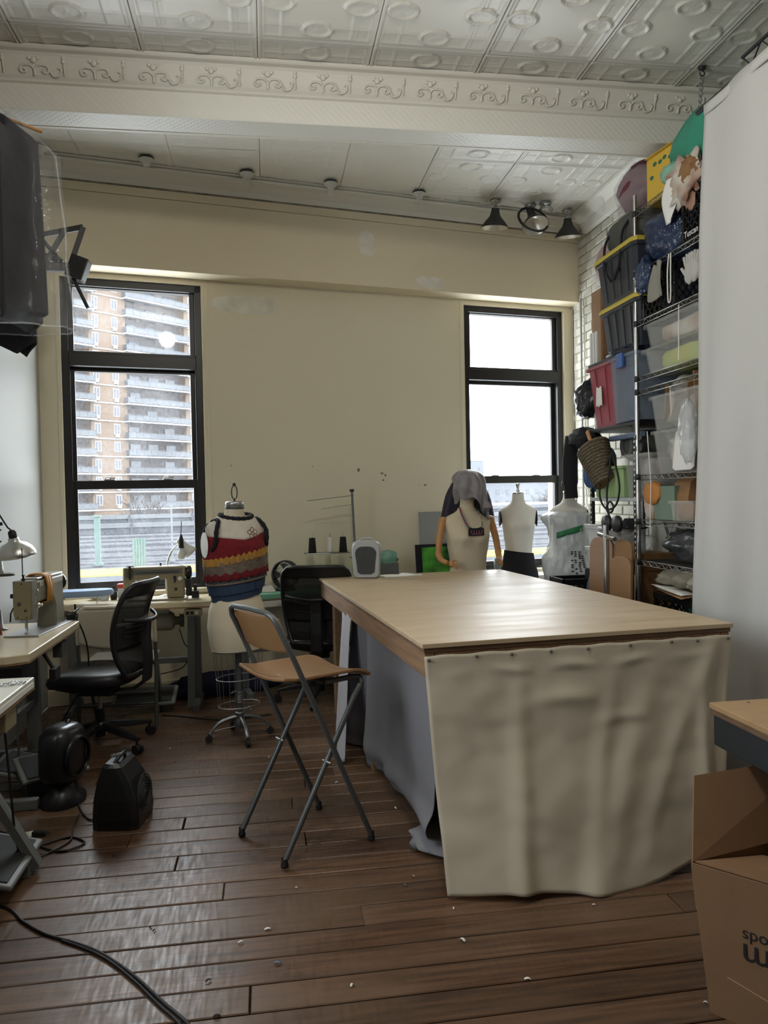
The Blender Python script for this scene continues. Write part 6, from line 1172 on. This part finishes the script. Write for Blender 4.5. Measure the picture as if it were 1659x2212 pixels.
def spot(label, p, tilt_, az, ring=False, s=1.0):
    t = thing('spot_lamp', label, 'lamp', p, 0, 'spot lamps on the rear ceiling'); A = T(0,0,-.05,az,tilt_) @ Matrix.Scale(s, 4)
    part('canopy', G().lathe([(0,0),(.045,0),(.04,-.012),(.014,-.02),(.012,-.05),(0,-.05)], 16), M['steel'], t); part('swivel', G().sphere((0,0,-.055), .018, 10), M['steel'], t)
    sh_ = part('shade', G().at(A).lathe([(.030,-.01),(.034,-.04),(.045,-.07),(.075,-.105),(.105,-.145),(.108,-.155)], 28), M['spotblack'], t); part('reflector', G().at(A).lathe([(.0,-.06),(.04,-.072),(.072,-.108),(.102,-.150),(.106,-.1555)], 28), M['spotin'], sh_)
    if ring: part('yoke_ring', G().at(A).tube([(.125*math.cos(a), .0, -.085+.125*math.sin(a)) for a in [2*math.pi*j/32 for j in range(32)]], .010, 8, closed=True), M['blackmetal'], t); part('stem', G().at(A).tube([(0,0,.03),(0,0,-.03)], .030, 14), M['blackmetal'], t)
    return t
pz = lambda px, py: (lambda p: Vector((p.x, p.y, 3.743)))(onz(px, py, 3.743))
spot('left black cone spot lamp on the rear ceiling', pz(1070,434), 8, 10); spot('middle black ring-framed spot lamp facing the room', pz(1146,444), -28, 8, True); spot('right black cone spot lamp nearest the brick wall', pz(1226,456), 10, -25)
sp = thing('bare_socket', 'bare twin chrome socket between the ring-framed and right spot lamps', 'lamp holder', pz(1178,440), 0); part('canopy', G().lathe([(0,0),(.05,0),(.045,-.010),(.02,-.016),(0,-.016)], 16), M['steel'], sp)
for s in (-1, 1): part('socket', G().tube([(0,0,-.015),(s*.03,-.01,-.03),(s*.05,-.02,-.06)], .012, 8), M['steel'], sp)
# ------------------------------------------------------------------ hanging clothes, top left
M['navy'] = mat('navy_wool', S(24,25,34), .9); M['garmentfilm'] = mat('clear_garment_film', S(170,172,174), .07, alpha=.13, bump=(9, .9, .03))
HX, HY = -1.16, 3.52
rg_ = thing('clothes_rail', 'steel clothes rail fixed to the left wall near the ceiling', 'rail', (0,0,0), 0); part('rail', G().tube([(-1.22, 1.6, 3.20),(-1.22, 3.95, 3.20)], .014, 10), M['steel'], rg_)
for y_ in (1.7, 3.85): part('bracket', G().tube([(-1.22,y_,3.20),(-1.555,y_,3.20)], .010, 8).box(-1.56,-1.552,y_-.03,y_+.03,3.14,3.26), M['steel'], rg_)
gm = thing('garment_bag', 'dark coat hanging in a clear plastic garment bag at the top left', 'garment', (-1.14, 3.60, 3.20), R(4))
part('hanger_hook', G().tube(arc((0,0,.0), .022, 200, -60, 12, 'yz')+[(0,0,-.05)], .003, 6), M['steel'], gm); part('hanger', G().tube([(-.02,0,-.05),(.06,0,-.07),(.20,0,-.115)], .008, 8).tube([(.02,0,-.05),(-.06,0,-.07),(-.20,0,-.115)], .008, 8), M['beech'], gm)
def coat_fn(u, v):
    ph = 2*math.pi*u; z = -.06-.86*v; k = min(1, .30+v*6) if v < .12 else 1.0+.02*v
    rx = .175*k+.02*v; ry = .055*min(1, .5+v*4)+.02*v; return (rx*math.copysign(abs(math.cos(ph))**.8, math.cos(ph))+.010*math.sin(ph*7+v*3)*v, ry*math.sin(ph)+.014*math.sin(ph*5)*v, z)
part('coat', G().sheet(coat_fn, 60, 40), M['navy'], gm, solid=.004)
def bag_fn(u, v):
    ph = 2*math.pi*u; z = -.035-.95*v; k = min(1, .15+v*4.5)**.8
    n_ = .012*noise.noise(Vector((math.cos(ph)*3, math.sin(ph)*3, v*5))); rx = (.25+.06*v)*k+n_; ry = (.075+.05*v)*k+n_; return (rx*math.copysign(abs(math.cos(ph))**.8, math.cos(ph))+.008*math.sin(ph*11+v*2), ry*math.sin(ph)+.010*math.sin(ph*9+3*v), z)
part('film', G().sheet(bag_fn, 72, 50), M['garmentfilm'], gm); part('film_seam', G().tube([bag_fn(.985, v/20) for v in range(1,21)], .004, 6), M['film'], gm); part('film_hem', G().tube([bag_fn(j/40, 1) for j in range(40)], .004, 6, closed=True), M['film'], gm)
def garment(name, label, x, y, wd, z1, z0, m, seed, thick=.06, col=None):
    t = thing(name, label, 'garment', (x, y, 3.20), R(3)); part('hanger_hook', G().tube(arc((0,0,0), .022, 200, -60, 12, 'yz')+[(0,0,-.05)], .003, 6), M['steel'], t); part('hanger', G().tube([(-wd*.45,0,-.11),(0,0,-.055),(wd*.45,0,-.11)], .007, 8), M['beech'], t)
    def fn(u, v): ph = 2*math.pi*u; k = min(1, .3+v*6); z = -.05-(3.20-z0-.05)*v; return (wd/2*k*math.copysign(abs(math.cos(ph))**.8, math.cos(ph))+.012*math.sin(ph*6+seed)*v, thick*min(1, .5+v*4)*math.sin(ph)+.012*math.sin(ph*5+seed)*v, z+.03*math.sin(ph*4+seed)*v)
    part('cloth', G().sheet(fn, 48, 36), m, t, solid=.004); return t
garment('hanging_dress', 'long black dress hanging behind the garment bag with its hem below', -1.25, 3.78, .40, 3.2, 2.16, M['blackcloth'], 2)
garment('hanging_dress', 'black skirt hanging nearer the camera beside the garment bag', -1.25, 3.32, .44, 3.2, 2.23, M['blackcloth'], 5)
garment('hanging_jacket', 'slate grey jacket hem showing below the garment bag', -1.17, 3.70, .34, 3.2, 2.24, mat('slate_jacket', S(78,80,84), .8), 8)
one('tassel', G().tube([(0,0,0),(.002,0,-.05)], .002, 5).blob((.002,0,-.075), (.010,.010,.03), .2, 3, 2), M['blackcloth'], 'small black tassel hanging from the dress hem at the left edge', 'tassel', None, (-1.30, 3.60, 2.20))
# black wall bracket for a screen
tv = thing('screen_bracket', 'black folding screen bracket sticking out from the left wall', 'bracket', (-1.555, 4.78, 2.86), 0)
part('wall_plate', G().box(0,.03,-.14,.14,-.22,.25), M['blackmetal'], tv, bevel=.003)
part('arm', G().bar((.03,0,.02),(.30,-.10,-.06), .05, .06).bar((.30,-.10,-.06),(.52,-.02,-.04), .045, .05), M['blackmetal'], tv, bevel=.004); part('arm_block', G().cb((.50,-.04,-.05), (.10,.10,.13), rot('Y', 20)), M['blackmetal'], tv, bevel=.006)
part('frame', G().bar((.16,-.06,.10),(.53,-.02,.20), .018, .03).bar((.53,-.02,.20),(.45,-.05,-.06), .018, .03).bar((.43,-.04,.17),(.33,-.08,-.03), .018, .03).bar((.20,-.06,.06),(.42,-.06,-.02), .018, .03).bar((.10,-.05,.36),(.40,-.07,.0), .022, .022).bar((.12,-.05,.28),(.13,-.05,.0), .02, .03).bar((.10,-.05,-.30),(.30,-.08,-.10), .02, .04), M['blackmetal'], tv)
part('tilt_rod', G().tube([(.47,-.05,-.10),(.55,-.05,-.28)], .010, 8), M['blackmetal'], tv)
one('wall_hook', G().tube([(0,0,0),(.06,.0,-.05),(.10,0,-.10)], .006, 6).sphere((.105,0,-.105), .014, 10), M['steel'], 'grey ball hook on the left wall above the bracket', 'hook', None, (-1.555, 5.20, 3.35)); one('ceiling_wire', G().tube(spline([(0,0,0),(.08,.0,-.015),(.16,0,-.025)], 4), .003, 5), M['black'], 'thin black wire end sticking out near the header', 'wire', None, (-1.55, 5.40, 3.56))
# ------------------------------------------------------------------ floor-level things, left
M['heatblack'] = mat('black_heater_plastic', (.012,.012,.014), .3)
hA = thing('fan_heater', 'black sloping fan heater with round grille standing on the floorboards', 'heater', (-.675, 3.60, 0), R(80))
def hr(z, f, b, w_): return [(sx*w_*q, y, z) for sx, q, y in ((-1,.86,-f),(-1,1,-f+.03),(-1,1,b-.03),(-1,.86,b),(1,.86,b),(1,1,b-.03),(1,1,-f+.03),(1,.86,-f))]
part('body', G().loft([hr(.0,.105,.10,.115), hr(.05,.11,.10,.12), hr(.13,.10,.095,.115), hr(.21,.07,.08,.105), hr(.27,.035,.06,.095), hr(.285,.02,.045,.085)], True, False), M['heatblack'], hA, bevel=.008)
gh = G()
for k in range(7): gh.tube([((.022+.012*k)*math.cos(a), -.112+.0012*k+.0*a+.32*max(0, ((.022+.012*k)*math.sin(a)+.02))**1.6*.9, .115+(.022+.012*k)*math.sin(a)) for a in [2*math.pi*j/28 for j in range(28)]], .0022, 5, closed=True)
part('grille', gh, M['grille'], hA); part('handle', G().tube(spline([(-.06,.01,.28),(-.03,-.005,.305),(.03,-.005,.305),(.06,.01,.28)], 4), .009, 8), M['heatblack'], hA)
part('dial', G().lathe([(0,.012),(.016,.012),(.018,0)], 14, c=(.03,.045,.278)), M['grille'], hA)
hB = thing('fan_heater', 'black round-shouldered fan heater under the pale grey table', 'heater', (-1.0, 3.88, 0), R(70))
part('housing', G().loft([[(w_*math.copysign(abs(math.cos(a))**.7, math.cos(a)), d_*math.copysign(abs(math.sin(a))**.7, math.sin(a)), z) for a in [2*math.pi*j/28 for j in range(28)]] for z, w_, d_ in ((.10,.05,.05),(.11,.095,.075),(.16,.12,.085),(.28,.12,.085),(.34,.11,.08),(.37,.08,.06),(.375,.03,.03))]), M['heatblack'], hB); part('base', G().loft([[(w_*math.cos(a), w_*.8*math.sin(a), z) for a in [2*math.pi*j/28 for j in range(28)]] for z, w_ in ((0,.12),(.03,.12),(.06,.08),(.11,.06))]), M['heatblack'], hB); part('front_ring', G().at(T(0,-.088,.23,0,90)).lathe([(.085,.004),(.10,.0),(.10,-.012),(.085,-.012)], 26), M['blackgloss'], hB); part('knob', G().lathe([(0,.02),(.012,.02),(.014,0)], 12, c=(.05,.0,.365)), M['blackgloss'], hB)
fp_ = thing('foot_pedal', 'grey foot pedal plate with black mat under the left tables', 'pedal', (-1.10, 4.05, 0), R(30)); part('plate', G().at(T(0,0,.13,0,18)).box(-.16,.16,-.11,.11,-.01,.01), M['greypaint'], fp_, bevel=.008); part('mat', G().at(T(0,0,.13,0,18)).box(-.13,.13,-.09,.09,.011,.015), M['rubber'], fp_); part('stand', G().box(-.12,.12,-.02,.02,0,.125), M['greypaint'], fp_)
ps = thing('power_strip', 'grey power strip lying along the wall under the window table', 'power strip', (-.62, 5.80, 0), TH); part('housing', G().box(-.28,.28,-.03,.03,.0,.045), M['greypaint'], ps, bevel=.004)
for k in range(6): part('socket', G().box(-.24+.085*k,-.205+.085*k,-.034,-.0305,.012,.034), M['white'], ps)
ou = thing('wall_outlet', 'white double wall outlet low on the back wall at the left', 'outlet', wpt(-1.55, -.001, .40), TH); part('plate', G().box(-.06,.06,-.010,0,-.06,.06), M['white'], ou, bevel=.003)
for x in (-.028, .028):
    for z in (-.024, .024): part('socket', G().at(T(x,-.0102,z,0,90)).lathe([(0,.0015),(.014,.0015),(.015,0)], 14), M['cream'], ou)
one('blue_bundle', G().blob((0,0,.07), (.42,.07,.10), .25, 2.5, 3, flat=.12), mat('dark_blue_cloth', S(24,28,58), .8), 'dark blue cloth bundle on the floor along the wall beneath the tables', 'cloth', None, (-.35, 5.78, 0.0), TH)
M['cord'] = mat('black_cord', (.012,.012,.013), .45)
def cord(name, label, pts, r=.0045, m=None): return one(name, G().tube(spline(pts, 8), r, 6), m or M['cord'], label, 'cord')
cz = .005
cord('extension_cord', 'black extension cord crossing the floorboards at the lower left', [(-1.3,3.05,cz),(-.977,2.908,cz),(-.86,2.78,cz),(-.76,2.684,cz),(-.66,2.62,cz),(-.57,2.553,cz),(-.49,2.47,cz),(-.413,2.376,cz),(-.33,2.26,cz),(-.255,2.161,cz),(-.15,2.0,cz),(-.1,1.8,cz)], .0052)
cord('extension_cord', 'second black cord running beside the extension cord in the foreground', [(-.70,2.638,cz),(-.60,2.565,cz),(-.52,2.49,cz),(-.425,2.372,cz),(-.34,2.25,cz),(-.262,2.14,cz),(-.17,1.95,cz)], .0046)
P = lambda px, py, z=.006: tuple(onz(px, py, z))
cord('heater_cord', 'black looped cord on the floor below the tag', [P(0,1795),P(60,1818),P(120,1838),P(165,1830),P(182,1818),P(150,1808),P(100,1822),P(40,1842),P(10,1862),P(0,1880)]); cord('heater_cord', 'black cord curling from the round-shouldered heater', [P(168,1730),P(175,1752),P(190,1768),P(205,1772)], .004); cord('heater_cord', 'thin black cord lying from the heater to the looped cord', [P(170,1760),P(158,1790),P(152,1815),P(120,1835),P(60,1862),P(10,1876)], .004)
cord('machine_cord', 'black cord hanging from the beige machine over the table end', [(-1.27,4.72,.80),(-1.16,4.74,.80),(-1.10,4.76,.70),(-1.07,4.78,.55),(-1.09,4.80,.40),(-1.2,4.82,.2),(-1.3,4.8,.02)], .005)
cord('motor_cord', 'black cord hanging under the window table motor', [(-.62,5.50,.55),(-.58,5.48,.44),(-.53,5.5,.40),(-.56,5.52,.34),(-.62,5.55,.26),(-.80,5.55,.22)], .004); cord('extension_cord', 'black cord on the floor from the window table to the dress form', [(-.72,5.30,cz),(-.55,5.22,cz),(-.38,5.12,cz),(-.22,5.10,cz),(0,5.16,cz)], .005)
cord('pedal_cord', 'black cord hanging beside the pale grey table legs', [(-1.02,3.12,.70),(-1.0,3.12,.40),(-.99,3.14,.15),(-.98,3.2,.012),(-1.05,3.4,.008)], .005); cord('pale_cord', 'pale grey cord bundle at the left edge of the floor', [P(-30,1840),P(2,1850),P(8,1880),P(0,1905),P(-30,1910)], .006, M['greypaint'])
lt = thing('paper_tag', 'printed white paper tag lying on the floor beside a plug', 'tag', onz(48, 1806, .004), R(25)); part('sheet', G().box(-.05,.05,-.03,.03,0,.001), M['paper'], lt); g = G()
for k in range(5): g.box(-.042,.03-.006*(k % 3),-.022+.01*k,-.019+.01*k,.0012,.0016)
part('printed_lines', g, M['dgrey'], lt)
pg = thing('cord_plug', 'black plug lying on the floor next to the paper tag', 'plug', onz(85, 1800, .012), R(-10)); part('body', G().box(-.03,.03,-.012,.012,-.012,.010), M['rubber'], pg, bevel=.004); part('pin', G().box(.03,.05,-.008,-.006,-.004,.002).box(.03,.05,.006,.008,-.004,.002), M['steel'], pg)
# scraps on the floor
rs = random.Random(12)
scr = [(725,1640,'w'),(728,1690,'w'),(735,1642,'w'),(580,1636,'w'),(854,1745,'w'),(875,1912,'b'),(980,1962,'w'),(1283,1955,'w'),(893,1893,'w'),(378,1645,'k'),(246,1849,'k'),(578,2007,'w'),(640,1918,'w'),(520,2035,'w'),(600,2080,'b'),(325,2003,'k'),(333,2010,'k'),(450,2118,'k'),(468,2195,'k'),(1525,2166,'w'),(368,1617,'w'),(310,1704,'w'),(200,1730,'w'),(1140,2115,'w'),(1000,2030,'w'),(760,2128,'w')]
whr = ['near the stool','by the grey side cloth','between stool and table','near the dress form wheels','on the hem of the grey cloth','by the canvas corner','under the canvas front','in front of the canvas','near the canvas corner','behind the sloping heater','in front of the sloping heater','in the middle foreground','in front of the stool','in the sunlit foreground','on the foreground boards','beside the extension cord','right beside the extension cord','in the lower foreground','at the bottom edge','beside the cardboard box','by the mesh chair caster','right of the sloping heater','left of the sloping heater','in the right foreground','right of the foreground middle','at the lower middle']
for (px, py, c_), wv in zip(scr, whr):
    p = onz(px, py, .0035); s_ = rs.uniform(.006, .013); a_ = rs.uniform(0, 3)
    one('floor_scrap', G().sheet(lambda u, v: ((u-.5)*s_*1.8, (v-.5)*s_*.7, .004*math.sin(u*3.1)), 4, 2), {'w': M['paper'], 'k': M['blackcloth'], 'b': mat('blue_paint_flake', S(96,110,130), .7)}[c_], {'w': 'tiny white paper scrap on the floor ', 'k': 'tiny dark lint scrap on the floor ', 'b': 'bluish paint fleck on the floor '}[c_]+wv, 'scrap', 'scraps on the floor', p, a_, solid=.001)
# ------------------------------------------------------------------ things standing at the back wall between the windows
gp = thing('leaning_panel', 'plain grey board leaning on the wall left of the mannequin', 'panel', wpt(.93, -.06, .757), TH); part('board', G().at(T(0,0,0,0,-4)).box(-.02,.24,-.008,.008,0,.55), mat('grey_board', S(150,152,150), .7), gp, bevel=.002)
ar = thing('green_painting', 'dark canvas with bright green swirl leaning on the wall behind the table', 'painting', wpt(.86, -.13, .757), TH); M['greenart'] = mat('green_swirl_paint', S(20,44,24), .6, var=(S(90,190,60), 5, .14)); part('canvas', G().at(T(0,0,0,0,-6)).box(-.02,.28,-.012,.012,0,.285), M['blackcloth'], ar, bevel=.002); part('painted_face', G().at(T(0,0,0,0,-6)).box(.03,.278,-.0135,-.0125,.005,.26), M['greenart'], ar)
mc = thing('boxed_machine', 'grey overlock machine with knobs on the back table beside the mannequin', 'machine', wpt(1.13, -.16, .757), TH); part('housing', G().box(0,.20,-.07,.07,0,.30), mat('pale_grey_machine', S(176,176,170), .5), mc, bevel=.012); part('name_plate', G().box(.06,.14,-.072,-.0702,.235,.255), M['dgrey'], mc)
for x in (.05, .09, .14): part('knob', G().at(T(x,-.071,.10,0,90)).lathe([(0,.02),(.012,.02),(.014,0)], 12), M['dgrey'], mc)
part('presser_unit', G().cb((.10,-.09,.045), (.14,.05,.06)), M['dgrey'], mc, bevel=.008)
bt2 = thing('back_counter', 'low white counter along the back wall behind the cutting table', 'counter', wpt(.98, 0, 0), TH); part('counter_top', G().box(0,1.36,-.30,-.035,.72,.755), M['shelfwhite'], bt2, bevel=.003)
for x in (.03, 1.28): part('leg', G().box(x,x+.04,-.28,-.05,0,.719), M['greypaint'], bt2)
jb = thing('dark_jacket', 'dark plum jacket with snap buttons hanging behind the scarfed mannequin', 'jacket', (1.60, 6.02, 1.30), TH); part('body', G().sheet(lambda u, v: (lambda ph: ((.13+.05*v)*math.cos(ph)*min(1,.35+v*3), .06*math.sin(ph), .26-.34*v+.02*math.sin(ph*5)*v))(2*math.pi*u), 40, 20), mat('plum_nylon', S(40,34,50), .6, bump=(18, .5, .01)), jb, solid=.004)
for s in (-1, 1): part('sleeve', G().tube(spline([(s*.09,0,.22),(s*.15,-.01,.12),(s*.185,-.01,-.02),(s*.19,0,-.08)], 4), .045, 10), mat('plum_nylon_sleeve', S(40,34,50), .6, bump=(18, .5, .01)), jb)
for k in range(4): part('snap_button', G().sphere((-.12+.01*k,-.06,.08-.06*k), .006, 8), M['chrome'], jb)
part('stand', G().tube([(0,0,-1.29),(0,0,.26)], .010, 8).lathe([(0,-1.30),(.14,-1.30),(.14,-1.285),(0,-1.28)], 20), M['castiron'], jb)
bt3 = thing('spray_bottle', 'grey plastic bottle on the counter behind the mannequin arm', 'bottle', wpt(1.60, -.10, .757), 0); part('bottle', G().lathe([(0,0),(.035,0),(.037,.01),(.037,.13),(.02,.15),(.014,.16)], 18), M['greypaint'], bt3); part('nozzle', G().tube([(0,0,.16),(0,0,.22)], .006, 8), M['dgrey'], bt3)
pn = thing('pin_cushion_cup', 'chrome cup of red and white pins on the right window sill', 'cup', wpt(2.12, -.10, .757), 0); part('cup', G().lathe([(0,0),(.022,0),(.024,.08),(.020,.08),(.018,.004),(0,.004)], 16), M['chrome'], pn)
for k in range(10): a = k*.63; part('pin', G().sphere((.03*math.cos(a)*(.5+.06*k), .03*math.sin(a)*(.5+.06*k), .095+.008*math.sin(k*2)), .009, 8), mat('red_pin', S(170,60,60), .5) if k % 2 else M['white'], pn)
tv_ = thing('teal_bag', 'pale teal tissue bag behind the silver fan heater', 'bag', wpt(.53, -.22, .757), TH); part('box', G().box(-.05,.10,-.05,.05,0,.16), M['greypaint'], tv_, bevel=.004); part('tissue', G().blob((.03,0,.19), (.07,.05,.07), .4, 3, 4), mat('teal_tissue', S(150,196,176), .6, transl=.3), tv_)
